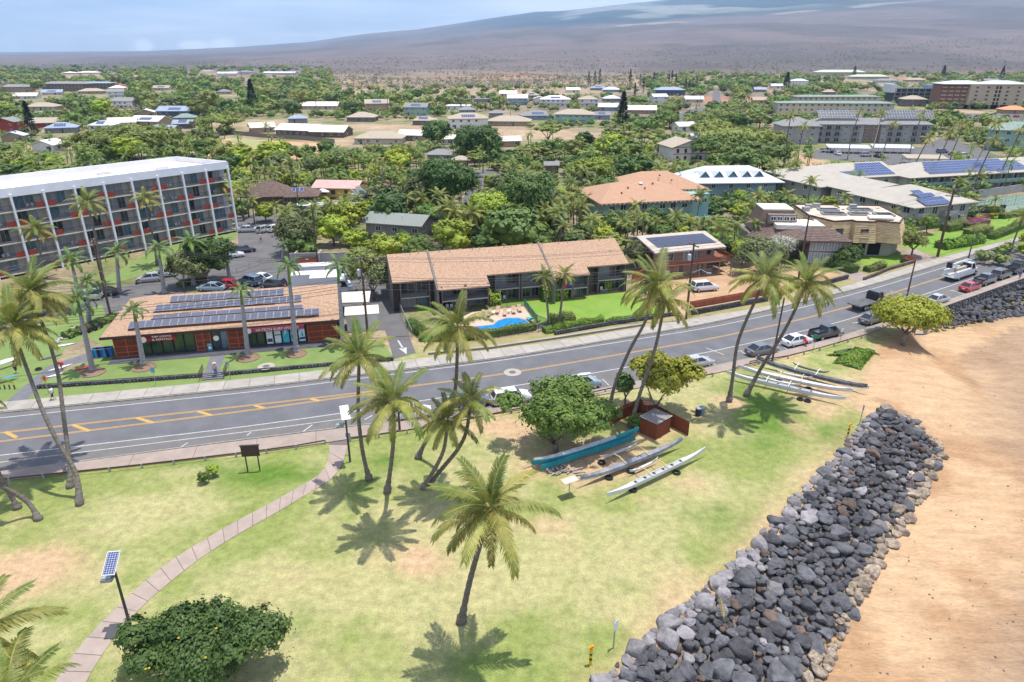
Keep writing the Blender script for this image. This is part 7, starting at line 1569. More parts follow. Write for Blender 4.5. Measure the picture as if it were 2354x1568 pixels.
def car(kind, colr, loc, rz, label, group='cars parked along the beach road', cat='car', lod=0):
 L, hw, st, cb = CK[kind]; key = (kind, colr); mt = paint(colr, PT_[colr])
 if key not in _car:
  b = MB(); n0 = []
  for x, zl, zt in st:
   w = hw*(.90 if abs(x) > L*.46 else 1.0); n0.append(len(b.v)); zm = (zl+zt)/2+.1
   b.v += [(x, -w*.86, zl), (x, -w, zl+.14), (x, -w, zm), (x, -w*.92, zt), (x, w*.92, zt), (x, w, zm), (x, w, zl+.14), (x, w*.86, zl)]
  for a, c in zip(n0[:-1], n0[1:]):
   for j in range(8): b.f.append((a+j, c+j, c+(j+1) % 8, a+(j+1) % 8)[::-1]); b.m.append(0)
  b.f.append(tuple(n0[0]+j for j in range(8))); b.m.append(0); b.f.append(tuple(n0[-1]+j for j in range(7, -1, -1))); b.m.append(0)
  body = b.mesh('body', mt, False); x0, x1, z0, x2, x3, z1 = cb; wb, wt = hw*.90, hw*.70 if kind not in ('jeep',) else hw*.86
  g = MB(); lo = [(x0,-wb,z0),(x1,-wb,z0),(x1,wb,z0),(x0,wb,z0)]; hi = [(x2,-wt,z1),(x3,-wt,z1),(x3,wt,z1),(x2,wt,z1)]
  g.poly(hi)
  for i in range(4): g.poly([lo[i], lo[(i+1) % 4], hi[(i+1) % 4], hi[i]])
  glass = g.mesh('windows', m_cglass); r = MB(); r.prism([(x2-.06,-wt*.98),(x3+.04,-wt*.98),(x3+.04,wt*.98),(x2-.06,wt*.98)], z1-.02, z1+.045)
  for i in range(4): r.bar(Vector(lo[i])*1.003, Vector(hi[i])*1.003, .09, .07)
  for s in (-1, 1): xm = (x2+x3)/2; r.bar((xm-.05, s*wb*1.005, z0), (xm, s*wt*1.01, z1), .10, .05)
  roof_ = r.mesh('roof', mt); wr = .33 if kind in ('sedan', 'hatch') else .39
  ty = MB(); ty.lathe([(wr*.55, -.11), (wr, -.10), (wr, .10), (wr*.55, .11)], 14); ri = MB(); ri.lathe([(.02, -.115), (wr*.60, -.118), (wr*.60, .118), (.02, .115)], 10)
  ln = MB(); ln.box((0, 0, 0), (.06, .34, .16)); mi = MB(); mi.box((0, 0, 0), (.14, .2, .13)); pl = MB(); pl.box((0, 0, 0), (.03, .36, .16)); bp = MB(); bp.box((0, 0, 0), (.14, hw*1.8, .18))
  bd = None
  if kind == 'pickup': q = MB(); q.box((-1.72, 0, .80), (1.85, hw*1.62, .10)); [q.box((-1.72, s*hw*.84, 1.02), (1.85, .07, .36)) for s in (-1, 1)]; q.box((-2.66, 0, 1.0), (.07, hw*1.7, .34)); bd = q.mesh('cargo_bed', m_bed)
  _car[key] = (body, glass, roof_, ty.mesh('wheel', m_tyre, True), ri.mesh('rim', m_rim), ln, mi.mesh('mirror', mt), pl.mesh('number_plate', m_plate), bp.mesh('bumper', mt if kind in ('sedan', 'hatch') else m_fdark), bd, wr)
 body, glass, roof_, ty, ri, ln, mi, pl, bp, bd, wr = _car[key]; t = thing({'pickup': 'pickup_truck', 'jeep': 'off_road_car', 'suv': 'parked_suv'}.get(kind, 'parked_car'), label, cat, loc, rz, group)
 plink('body', body, t); plink('windows', glass, t); plink('roof', roof_, t)
 if bd: plink('cargo_bed', bd, t, (0, 0, .22))
 for x in (-L*.31, L*.315):
  for s in (-1, 1):
   w = plink('wheel', ty, t, (x, s*(hw-.11), wr), (math.pi/2, 0, 0))
   if not lod: plink('rim', ri, w)
 if lod: return t
 if 'lh' not in _c: _c['lh'] = ln.mesh('headlight', m_hl); _c['lt'] = ln.mesh('taillight', m_tl)
 zl = st[-2][2]-.05
 for s in (-1, 1): plink('headlight', _c['lh'], t, (L/2-.05, s*hw*.68, zl), (0, 0, -s*.25)); plink('taillight', _c['lt'], t, (-L/2+.02, s*hw*.72, st[1][2]-.14)); plink('mirror', mi, t, (cb[1]-.35, s*(hw+.10), cb[2]+.06))
 plink('bumper', bp, t, (-L/2+.04, 0, .42)); plink('bumper', bp, t, (L/2-.05, 0, .40)); plink('number_plate', pl, t, (-L/2-.03, 0, .68));
 if kind == 'jeep': w = MB(); w.lathe([(.02, -.1), (.38, -.1), (.38, .1), (.02, .1)], 12); o = w.build('spare_wheel', m_tyre, t); o.location = (-2.14, 0, 1.0); o.rotation_euler = (0, math.pi/2, 0)
 return t
def road_dir(p): i = nearest(LYF, p[:2]); d = LYF[i+1]-LYF[i-1]; return math.atan2(d[1], d[0])
for k, c, x, y, lab in [('suv','white',1174,925,'white suv parked left of the leafy tree, red tail lamp showing'),('sedan','white',946,958,'white sedan parked behind the middle coconut palms'),('hatch','blue',1083,932,'dark blue hatchback half hidden by the small palms'),
('suv','lblue',1335,893,'blue grey car carrying a white surfboard behind the leafy tree'),('sedan','silver',1600,842,'old silver wagon emerging from behind the shed tree'),('sedan','grey',1750,813,'dark grey sedan parked next to the leaning palms'),('sedan','white',1830,791,'white sedan with a person in red beside it'),
('pickup','dark',1897,775,'black pickup with open bed beside the green sign'),('sedan','grey',2003,741,'grey car half under the bright spreading tree'),('sedan','silver',2154,696,'silver sedan just right of the bright spreading tree'),('sedan','red',2228,667,'red sedan parked above the sea wall'),('pickup','grey',2262,652,'grey pickup in front of the red sedan'),
('suv','grey',2299,639,'grey suv with black roof between the two pickups'),('pickup','dark',2334,626,'dark pickup with a rack, farthest right by the wall')]:
 p = W(x, y); t = car(k, c, (p.x, p.y, .02), road_dir(p)+rs.uniform(-.02, .02), lab)
 if 'surfboard' in lab: mb = MB(); mb.tube([(-1.4, 0, 1.92), (-.8, 0, 1.90), (.6, 0, 1.90), (1.3, 0, 1.95)], [.05, .27, .27, .04], 8, m_fwhite); mb.v = [(v[0], v[1], 1.9+(v[2]-1.9)*.25) for v in mb.v]; o = mb.build('surfboard', m_fwhite); o.location = (p.x, p.y, .02); o.rotation_euler = (0, 0, road_dir(p)); tag(o, 'white surfboard strapped on the roof of the blue grey car', 'surfboard')
for k, c, x, y, a, lab in [('suv','white',1618,668,14,'white off roader parked on the bare dirt lot'),('jeep','dark',110,716,197,'black jeep type car on the side street'),('suv','grey',66,728,197,'dark grey suv left of the black jeep'),('suv','silver',201,690,200,'silver suv right of the jeep behind the palms'),('sedan','dark',236,680,200,'dark sedan right of the silver suv'),
('hatch','silver',346,647,196,'silver hatchback beside the scooter on the side street'),('sedan','white',375,636,196,'white sedan behind the silver hatchback'),('sedan','purple',561,580,30,'dark purple sedan near the hotel corner'),('sedan','white',534,592,30,'white car behind the purple one, half hidden by a palm'),('sedan','silver',573,533,10,'silver sedan in the back lot by the wall, leftmost'),
('hatch','silver',610,533,60,'silver hatchback in the back lot, middle one'),('hatch','white',634,531,60,'white hatchback in the back lot, right one'),('suv','blue',577,654,150,'dark blue suv behind the shop roof'),('sedan','white',599,646,160,'white saloon beside the blue suv behind the shop'),('suv','dark',629,662,165,'dark green grey wagon behind the shop roof'),
('sedan','lblue',487,668,172,'pale blue car top behind the shop roof'),('hatch','red',520,662,172,'red car behind the shop roof'),('pickup','white',397,322,5,'white pickup at the edge of the cleared earth'),('sedan','red',655,531,20,'red car beyond the back lot hedge'),('sedan','white',1066,425,70,'white car on the cul-de-sac'),('suv','silver',1096,408,10,'silver suv at the top of the cul-de-sac'),
('sedan','grey',690,522,12,'grey car in the craft yard, first of four'),('sedan','tan',712,516,12,'tan car in the craft yard, second of four'),('sedan','lblue',730,508,12,'pale blue car in the craft yard, third of four'),('suv','dark',748,502,12,'dark car in the craft yard, last of four')]:
 p = W(x, y); car(k, c, (p.x, p.y, .02), R(a), lab, 'cars in the side streets and lots')
lots = [(2000+i*17, 270-(i % 2)*7) for i in range(9)]+[(2225+i*22, 270) for i in range(6)]+[(1900,350),(1925,356),(1990,360),(2018,362),(2070,388),(2100,390),(2165,352),(2190,358),(2212,362),(2240,378),(1787,232),(1770,240),(1470,250),(1500,156),(1508,157),(2300,400),(2318,405),(2345,410)]
for i, (x, y) in enumerate(lots): p = W(x, y); car(['sedan','suv','hatch','pickup'][i % 4], ['white','silver','dark','grey','white','blue','red','white'][i % 8], (p.x, p.y, .02), R([85, 8, 95, 0][i % 4]), '%s %s in the far car parks' % (['white','silver','dark','grey','white','blue','red','white'][i % 8], ['sedan','suv','hatchback','pickup'][i % 4]), 'vehicles in the far car parks', lod=1)
# trucks
def wheels(t, xs, y, r=.48, wd=.3):
 if 'tw' not in _c: a = MB(); a.lathe([(.25, -.15), (.48, -.14), (.48, .14), (.25, .15)], 14); _c['tw'] = a.mesh('wheel', m_tyre, True); a = MB(); a.lathe([(.02, -.155), (.27, -.16), (.27, .16), (.02, .155)], 10); _c['tr'] = a.mesh('rim', m_rim)
 for x in xs:
  for s in (-1, 1): w = plink('wheel', _c['tw'], t, (x, s*y, r), (math.pi/2, 0, 0)); plink('rim', _c['tr'], w)
def cab(t, x, mt, z0=.6, z1=2.4, w=1.05, hood=1.1):
 b = MB(); b.prism([(x, -w), (x+1.5, -w), (x+1.5, w), (x, w)], z0, 1.45)
 if hood: b.prism([(x+1.5, -w*.85), (x+1.5+hood, -w*.8), (x+1.5+hood, w*.8), (x+1.5, w*.85)], z0, 1.35)
 b.build('cab', mt, t); g = MB(); lo = [(x,-w*.97,1.45),(x+1.5,-w*.97,1.45),(x+1.5,w*.97,1.45),(x,w*.97,1.45)]; hi = [(x+.05,-w*.85,z1),(x+1.1,-w*.85,z1),(x+1.1,w*.85,z1),(x+.05,w*.85,z1)]
 for i in range(4): g.poly([lo[i], lo[(i+1) % 4], hi[(i+1) % 4], hi[i]])
 g.build('windows', m_cglass, t); r = MB(); r.prism([(p[0], p[1]) for p in hi], z1-.02, z1+.1); [r.bar(lo[i], hi[i], .1, .1) for i in range(4)]; r.build('roof', mt, t)
PWH = paint('white', PT_['white']); PDK = paint('dark', PT_['dark'])
p = W(1993, 706); t = thing('flatbed_truck', 'dark flatbed truck driving behind the bright tree', 'truck', (p.x, p.y, .02), road_dir(p)); cab(t, 1.0, PDK, hood=1.3); wheels(t, (-2.2, 3.0), .9)
mb = MB(); mb.box((-1.5, 0, 1.05), (4.8, 2.3, .16)); mb.box((-1.4, 0, .8), (4.4, .9, .3)); mb.build('flatbed', M('bed_grey', (.07,.07,.075), (.11,.11,.115), scale=1, rough=.8), t); mb = MB(); mb.box((.95, 0, 1.7), (.08, 2.1, 1.1)); mb.build('headboard', m_fdark, t)
p = W(2202, 638); t = thing('bucket_truck', 'white utility bucket truck with folded boom driving on the road', 'truck', (p.x, p.y, .02), road_dir(p)); cab(t, 1.9, PWH, .6, 2.5, 1.15, 1.3); wheels(t, (-2.2, 4.0), 1.0)
mb = MB(); [mb.box((-.9, s*.98, 1.2), (5.2, .42, 1.2)) for s in (-1, 1)]; mb.box((-1.0, 0, .75), (5.6, 1.9, .25)); mb.build('utility_body', PWH, t)
for s in (-1, 1):
 for i in range(4): mb = MB(); mb.box((-2.8+i*1.3, s*1.2, 1.25), (1.1, .04, .9)); mb.build('locker_door', m_fwhite, t)
mb = MB(); mb.box((-3.7, 0, .85), (1.3, 2.3, .12)); mb.build('rear_deck', m_steel, t); mb = MB(); mb.bar((-.2, 0, 2.0), (-3.0, .1, 2.7), .32, .35); mb.bar((-3.0, .1, 2.9), (2.6, .1, 3.0), .25, .28); mb.lathe([(.4, 0), (.35, .9)], 10, (-.2, 0, 1.2)); mb.build('boom', PWH, t); mb = MB(); mb.box((-2.9, .6, 2.7), (.8, .8, 1.0)); mb.build('bucket', m_bed, t)
mb = MB(); mb.box((-1.0, -.5, 2.1), (3.4, .5, .4)); mb.box((.6, .6, 2.5), (1.4, .6, .5)); mb.build('equipment', M('khaki_gear', (.35,.31,.22), rough=.8), t)
for x, y, a, L, lab, rm in ((745,648,5,8.5,'white box trailer behind the surf shop, the upper one',R_WHITE),(740,668,5,9.5,'longer white box trailer touching the shop roof in view',R_WHITE),(762,676,5,6.5,'tan topped delivery truck behind the shop',R_CREAM)):
 p = W(x, y); t = thing('box_truck', lab, 'truck', (p.x, p.y, .02), R(a+6)); mb = MB(); mb.prism([(-L/2,-1.2),(L/2-1.9,-1.2),(L/2-1.9,1.2),(-L/2,1.2)], .9, 3.3); mb.build('cargo_box', PWH, t); mb = MB(); mb.prism([(-L/2,-1.15),(L/2-1.95,-1.15),(L/2-1.95,1.15),(-L/2,1.15)], 3.31, 3.36); mb.build('box_roof', rm, t); cab(t, L/2-1.8, PWH, .6, 2.5, 1.1, .7); wheels(t, (-L/2+1.5, L/2-.6), .95)
def scooter(x, y, a, lab, c):
 t = thing('motor_scooter', lab, 'scooter', W(x, y), R(a)); b = MB(); b.bar((-.5, 0, .55), (.1, 0, .45), .28, .3); b.bar((.1, 0, .3), (.45, 0, .3), .28, .08); b.bar((.5, 0, .35), (.62, 0, .95), .3, .08); b.build('body', paint(c, PT_[c]), t); s = MB(); s.box((-.3, 0, .78), (.7, .28, .12)); s.build('seat', m_fdark, t); h = MB(); h.bar((.62, -.33, 1.02), (.62, .33, 1.02), .04, .04); h.build('handlebar', m_fdark, t)
 for q in (-.6, .62): w = MB(); w.lathe([(.12, -.06), (.27, -.05), (.27, .05), (.12, .06)], 12); o = w.build('wheel', m_tyre, t, True); o.location = (q, 0, .27); o.rotation_euler = (math.pi/2, 0, 0)
for a in [(322,652,60,'light scooter beside the silver hatchback','silver'),(196,766,80,'red moped in the row behind the stone bed, left','red'),(212,762,85,'dark moped in the row behind the stone bed, middle','dark'),(228,757,80,'dark moped in the row behind the stone bed, right','dark'),(178,770,80,'dark moped at the left end of the row','grey')]: scooter(*a)
# ------------------------------------------------------------------ outrigger canoes
m_hull = M('canoe_white', (.55,.56,.57), (.48,.50,.52), scale=1, rough=.4); m_tarp = M('grey_tarp', (.17,.175,.20), (.27,.275,.30), scale=1.5, rough=.8, bump=.8, bscale=5, bdist=.08); m_tarpd = M('dark_tarp', (.07,.078,.095), (.12,.13,.15), scale=1.5, rough=.8, bump=.7, bscale=4); m_teal = M('teal_cover', (.01,.17,.21), (.02,.24,.28), scale=1, rough=.6, bump=.6, bscale=4); m_iako = M('pale_spar', (.55,.42,.20), rough=.5)
def hull_np(L, hw, zb, zt, rock, n=26):
 s = np.linspace(-1, 1, n); V = [];
 for u in s:
  w = max(.03, hw*(1-abs(u)**2.6)); r = rock*abs(u)**3; a = [( -w*.25, zb), (-w*.85, zb+(zt-zb)*.4), (-w, zt), (w, zt), (w*.85, zb+(zt-zb)*.4), (w*.25, zb)]
  V += [(u*L/2, y, z+r+(.14*abs(u)**6 if z == zt else .25*abs(u)**6)) for y, z in a]
 return V
def hull(t, name, L, hw, zb, zt, rock, mat, n=26, top=True, smooth=True):
 b = MB(); b.v = hull_np(L, hw, zb, zt, rock, n)
 for i in range(n-1):
  for j in range(6):
   if j == 2 and not top: continue
   a = i*6; b.f.append((a+j, a+6+j, a+6+(j+1) % 6, a+(j+1) % 6)); b.m.append(0)
 b.f.append((5, 4, 3, 2, 1, 0)); b.f.append(tuple((n-1)*6+j for j in range(6))); b.m += [0, 0]; return b.build(name, mat, t)
def canoe(a, b, label, style, ama=None, z=.35, am=None, iak=None):
 p, q = W(*a, z+.3), W(*b, z+.3); c = (p+q)/2; L = (q-p).length*.985; ang = math.atan2(q.y-p.y, q.x-p.x); t = thing('outrigger_canoe', label, 'canoe', (c.x, c.y, 0), ang, 'six seat outrigger canoes'); hm = m_hull if style != 'teal' else m_teal
 hull(t, 'hull', L, .27, z, z+.50, .22, hm)
 if style == 'open':
  dk = MB(); dk.box((0, 0, z+.52), (L*.56, .34, .012)); dk.build('cockpit', m_bed if False else M('canoe_inside', (.34,.35,.36), rough=.6), t)
  for i in range(6): s = MB(); s.box((-L*.23+i*L*.092, 0, z+.54), (.24, .30, .05)); s.build('seat', m_fdark, t)
  for s_ in (-1, 1): g = MB(); g.box((0, s_*.22, z+.55), (L*.58, .05, .07)); g.build('gunwale', m_hull, t)
 else:
  mt = {'grey': m_tarp, 'dark': m_tarpd, 'teal': m_teal, 'white': m_hull}[style]; V = []; n = 40; r = random.Random(len(label)); b_ = MB()
  for i in range(n):
   u = -1+2*i/(n-1); w = max(.05, .31*(1-abs(u)**2.6)); rk = .22*abs(u)**3+.14*abs(u)**6; sag = r.uniform(-.05, .04); k = .16 if style != 'white' else .05; dr = (.38 if style != 'white' else .03)
   b_.v += [(u*L/2*.97, -w*(1.05+r.uniform(0, .12)), z+.50-dr*r.uniform(.6, 1)+rk), (u*L/2*.97, -w*1.02, z+.52+rk), (u*L/2*.97, 0, z+.54+k+sag+rk), (u*L/2*.97, w*1.02, z+.52+rk), (u*L/2*.97, w*(1.05+r.uniform(0, .12)), z+.50-dr*r.uniform(.6, 1)+rk)]
  for i in range(n-1):
   for j in range(4): e = i*5; b_.f.append((e+j, e+5+j, e+6+j, e+j+1)); b_.m.append(0)
  b_.build('cover', mt, t)
  if style == 'teal':
   g = MB(); g.v = [(v[0], v[1]*1.12, v[2]+.03) for v in b_.v]; g.v = [(v[0], v[1]*.75, v[2]+.08) for v in g.v]; g.f = list(b_.f[:120]); g.m = [0]*120; g.build('upper_cover', M('pale_tarp', (.34,.36,.38), (.5,.5,.5), scale=2, rough=.8, bump=.7, bscale=4), t)
   k = MB(); k.box((0, -.45, z+.1), (L*.88, .03, .62)); k.build('skirt', m_teal, t)
 if ama:
  A, B = W(*ama[0], .45), W(*ama[1], .45); ca = (A+B)/2; d = ca-Vector((c.x, c.y, .45)); lx = d.x*math.cos(ang)+d.y*math.sin(ang); ly = -d.x*math.sin(ang)+d.y*math.cos(ang); La = (B-A).length
  o = hull(t, 'ama', La, .13, .28, .50, .18, am or m_hull, 14); o.location = (lx, ly, 0)
  for s_ in (-.27, .27):
   x = lx+s_*La*1.05; f = MB(); f.tube([(x, -.35 if ly > 0 else .35, z+.62), (x, ly*.3, z+.86), (x, ly*.75, z+.72), (x, ly, .52)], [.05, .05, .045, .04], 6); f.build('iako', iak or m_iako, t)
 return t
canoe((1328,1110),(1572,1015), 'outrigger canoe under a crumpled grey tarp, middle of the park group', 'grey', ((1383,1058),(1463,1018)))
canoe((1393,1145),(1622,1037), 'open white outrigger canoe with black seats, nearest the lawn', 'open', ((1447,1087),(1512,1057)))
canoe((1220,1072),(1470,992), 'long canoe wrapped in a teal cover under the leafy tree', 'teal', z=.6)
canoe((1734,828),(1999,897), 'dark tarp covered outrigger canoe, farthest of the three on the sand', 'dark', ((1820,840),(1907,857)), am=m_tarpd, iak=m_fwhite)
canoe((1696,846.6),(1962,903.6), 'white outrigger canoe in the middle of the three on the sand', 'white', ((1780.6,856),(1867,868)))
canoe((1666.7,859),(1945,922), 'white open outrigger canoe nearest the camera of the three on the sand', 'open', ((1748,871),(1839,884)), iak=m_fwhite)
tyme = MB();
for i in range(14):
 a = i*2*math.pi/14; b_ = (i+1)*2*math.pi/14
 for j in range(6):
  c_ = j*math.pi/3; d_ = (j+1)*math.pi/3; f_ = lambda u, v: ((.27+.10*math.cos(v))*math.cos(u), (.27+.10*math.cos(v))*math.sin(u), .10+.10*math.sin(v)); tyme.poly([f_(a, c_), f_(b_, c_), f_(b_, d_), f_(a, d_)])
tyme = tyme.mesh('tyre', m_tyre)
for i, (x, y, lab) in enumerate([(1455,1128,'old tyre under the bow of the open white park canoe'),(1555,1088,'old tyre under the stern of the open white park canoe'),(1400,1100,'old tyre under the grey tarped canoe'),(1383,1065,'old tyre beside the loose ama end'),(1378,1028,'old tyre lying between teal cover and ama'),(1450,1085,'old tyre under the second ama'),(1839,919,'left of two tyres under the nearest sand canoe'),(1856,923,'right of two tyres under the nearest sand canoe'),(1858,895,'tyre under the middle sand canoe'),(1812,888,'tyre supporting the white ama'),(1790,878,'tyre under the left half of the middle sand canoe'),(89,850,'old tyre lying on the sand circle by the surfboards')]):
 o = link('old_tyre', tyme, None, W(x, y, .0), (rs.uniform(-.1, .1), 0, 0), 1.15); tag(o, lab, 'tyre', 'old tyres propping the canoes')
mb = MB();
for i in range(26): p = W(1290+rs.uniform(-25, 30), 1085+rs.uniform(-14, 10)); a = rs.random()*3; mb.bar((p.x, p.y, .06+rs.random()*.2), (p.x+math.cos(a)*1.2, p.y+math.sin(a)*1.2, .08+rs.random()*.3), .16, .04)
o = mb.build('plank_pile', M('grey_planks', (.24,.21,.18), (.36,.32,.28), scale=3, rough=.9)); tag(o, 'untidy pile of grey boards and gear beside the teal canoe', 'planks', None, 'stuff')
# ------------------------------------------------------------------ shed and its fence
m_shed = M('shed_red_wood', (.14,.038,.018), (.22,.065,.03), scale=2.5, rough=.85, stretch=(4, 4, .6)); m_lat = M('lattice', (.30,.29,.28), (.40,.39,.37), scale=4, rough=.8)
A_, B_, C_2 = W(1479, 1000), W(1507, 1011.5), W(1539, 993); t = thing('wooden_shed', 'small reddish brown plywood shed with white lattice lying on its flat top', 'shed', (B_.x, B_.y, 0), math.atan2(C_2.y-B_.y, C_2.x-B_.x)); w_ = (C_2-B_).length; d_ = 2.1; hS = 1.9
for i in range(12): mb = MB(); mb.box((w_*(i+.5)/12, 0, hS/2), (w_/12-.012, .06, hS)); mb.build('board', m_shed, t); mb = MB(); mb.box((0, d_*(i+.5)/12, hS/2), (.06, d_/12-.012, hS)); mb.build('board', m_shed, t)
mb = MB(); mb.prism([(.04,.04),(w_-.02,.04),(w_-.02,d_),(.04,d_)], 0, hS-.03); mb.build('wall', m_shed, t); mb = MB(); mb.prism([(-.12,-.12),(w_+.12,-.12),(w_+.12,d_+.12),(-.12,d_+.12)], hS, hS+.06); mb.build('roof', M('roof_dark', (.06,.04,.035), rough=.9), t)
mb = MB()
for i in range(13): mb.box((-.1+(w_+.2)*i/12, d_/2, hS+.09), (.07, d_+.2, .02)); mb.box((w_/2, -.1+(d_+.2)*i/12, hS+.115), (w_+.2, .07, .02))
mb.build('lattice', m_lat, t)
p = W(1484, 985); t = thing('tray_post', 'wooden tray on a post rising behind the shed roof', 'bird table', p); mb = MB(); mb.box((0, 0, 1.6), (.1, .1, 3.2)); mb.build('post', m_shed, t); mb = MB(); mb.box((0, 0, 3.2), (.95, .95, .08)); [mb.box((a*.45, b*.45, 3.28), (.9 if b else .06, .9 if a else .06, .14)) for a, b in ((1, 0), (-1, 0), (0, 1), (0, -1))]; mb.build('tray', M('tray_wood', (.26,.15,.10), rough=.8), t)
def board_fence(label, pts, h, mat, z0=0, bw=.22, rails=True, cat='fence', posts=True):
 P = [W(*p) for p in pts]; t = thing('board_fence', label, cat, P[0]); k = 0
 for a, b in zip(P[:-1], P[1:]):
  L = (b-a).length; n = max(1, int(L/bw)); d = (b-a)/L; an = math.atan2(d.y, d.x); key = ('fb', round(bw, 3), h, mat.name)
  if key not in _c: q = MB(); q.box((0, 0, h/2), (bw*.95, .03, h)); _c[key] = q.mesh('board', mat)
  for i in range(n):
   if k < 298: plink('board', _c[key], t, a+d*(i+.5)*L/n-P[0]+Vector((0, 0, z0+((k*7) % 5)*.008)), (0, 0, an)); k += 1
  for z in (.3, h-.3): q = MB(); q.bar(a-P[0]+Vector((0, 0, z0+z))+Vector((d.y, -d.x, 0))*.04, b-P[0]+Vector((0, 0, z0+z))+Vector((d.y, -d.x, 0))*.04, .05, .09); q.build('rail', mat, t)
  q = MB(); q.box((0, 0, (h+.1)/2), (.12, .12, h+.1)); o = q.build('post', mat, t); o.location = a-P[0]+Vector((0, 0, z0))
 return t
board_fence('dark reddish fence curving behind the shed under the tree', [(1404,978),(1432,962),(1470,948),(1500,958),(1530,975),(1582,1002)], 1.7, m_shed)
m_rfence = M('red_fence_wood', (.30,.085,.04), (.38,.12,.06), scale=2, rough=.85, rnd=.15)
board_fence('orange red board fence on the black stone wall before the dirt lot', [(1584,722),(1640,712),(1700,701),(1764,689)], 1.25, m_rfence, .85, bw=.18)
board_fence('orange red board fence right of the garden apartments', [(1452,652),(1478,640)], 1.9, m_rfence); board_fence('short orange red fence below the mango trees', [(1320,552),(1376,543)], 1.8, m_rfence); board_fence('orange red fence piece right of the dirt lot', [(1812,668),(1832,660)], 1.7, m_rfence)
m_gfence = M('grey_fence_wood', (.16,.13,.11), (.22,.18,.15), scale=2, rough=.9); board_fence('weathered long fence above the cleared earth', [(425,345),(470,322),(520,308),(600,316),(700,322),(770,330)], 2.0, m_gfence, bw=.6)
# lava rock walls with separate stones
def rock_wall(label, pts, h, w=.45, sz=.42, n_rows=2, mat=m_lava, stone=None, z0=0):
 P = [W(*p) for p in pts]; t = thing('stone_wall', label, 'wall', P[0]); mb = MB()
 for a, b in zip(P[:-1], P[1:]): mb.bar(a-P[0]+Vector((0, 0, h/2+z0)), b-P[0]+Vector((0, 0, h/2+z0)), w*.8, h)
 mb.build('core', mat, t); k = 0; pp = []
 for a, b in zip(P[:-1], P[1:]):
  L = (b-a).length; d = (b-a)/L; nn = Vector((d.y, -d.x, 0)); n = int(L/sz)
  for i in range(n):
   for r_ in range(n_rows): pp.append(a+d*((i+.5+.3*(r_ % 2))*L/n)+nn*w*.40+Vector((0, 0, z0+h*(r_+.5)/n_rows)))
 if len(pp) > 299: pp = pp[:299]
 for q in pp: plink('stone', rs.choice(stone or stones), t, q-P[0], (rs.random()*3, rs.random()*3, rs.random()*3), (sz*.56, sz*.34, h/n_rows*.62))
 return t
rock_wall('black lava stone wall edging the shop lawn, left of the steps', [(87,893),(280,880),(467,866.5)], .45, n_rows=1); rock_wall('black lava stone wall edging the shop lawn, right of the steps', [(510,863.5),(700,846),(905,828)], .45, n_rows=1)
rock_wall('black stone wall under the orange red fence', [(1584,725),(1640,715),(1700,704),(1764,692)], .85, n_rows=2, sz=.4); rock_wall('low stone wall along the garden lawn and hedge', [(1275,770),(1400,748),(1560,724)], .6, n_rows=1, mat=m_lava)
rock_wall('stone faced retaining wall beside the mansard drive', [(1868,662),(1948,641)], .8, n_rows=2); rock_wall('rough brown stone terrace of the small lawn', [(1985,645),(2040,622),(2100,604)], .6, n_rows=1, mat=m_rock4, stone=RK[id(m_rock4)][:4])
rock_wall('low kerb wall behind the far pavement', [(985,818),(1130,803),(1300,778),(1480,748)], .22, w=.35, n_rows=1, mat=m_conc2, stone=None) if False else None
m_wallw = M('render_wall', (.38,.36,.34), (.32,.30,.28), scale=.5, rough=.9)
def plain_wall(label, pts, h, mat=m_wallw, w=.2):
 P = [W(*p) for p in pts]; t = thing('garden_wall', label, 'wall', P[0]); mb = MB(); [mb.bar(a-P[0]+Vector((0, 0, h/2)), b-P[0]+Vector((0, 0, h/2)), w, h) for a, b in zip(P[:-1], P[1:])]; mb.build('wall_body', mat, t); mb = MB(); [mb.bar(a-P[0]+Vector((0, 0, h+.05)), b-P[0]+Vector((0, 0, h+.05)), w+.1, .08) for a, b in zip(P[:-1], P[1:])]; mb.build('coping', m_conc, t)
plain_wall('grey rendered wall behind the car park with dumpster bay', [(668,606),(775,604),(870,598)], 2.0); plain_wall('long grey wall before the ribbed roof block', [(1800,455),(1855,448)], 1.6); plain_wall('grey wall dropping along the shore apartments', [(1850,452),(1960,498),(2075,560)], 1.8); plain_wall('grey wall of the tennis court', [(2200,462),(2354,440),(2440,432)], 2.2)
plain_wall('low kerb wall behind the far pavement, right of the hydrant', [(985,815),(1130,801),(1300,776),(1480,748)], .25, m_curb, .3)
t = thing('dumpster', 'orange red dumpster in its bay at the back of the car park', 'dumpster', W(709, 607), R(6)); mb = MB(); mb.prism([(-1.5,-.8),(1.5,-.8),(1.6,.8),(-1.6,.8)], .15, 1.4); mb.build('bin', M('dumpster_orange', (.50,.09,.02), rough=.6), t); mb = MB(); mb.prism([(-1.6,-.85),(1.6,-.85),(1.65,.85),(-1.65,.85)], 1.42, 1.5); mb.build('lid', m_bed, t); mb = MB(); mb.box((0, -.84, 1.2), (.6, .03, .25)); mb.build('plate', m_txt, t)
for s in (-2.3, 2.3): mb = MB(); mb.box((0, 0, 1.1), (.25, 2.6, 2.2)); o = mb.build('bay_wall', m_wallw); o.location = W(709, 605)+Vector((s, .6, 0)); tag(o, 'side wall of the dumpster bay, %s' % ('left' if s < 0 else 'right'), 'wall')
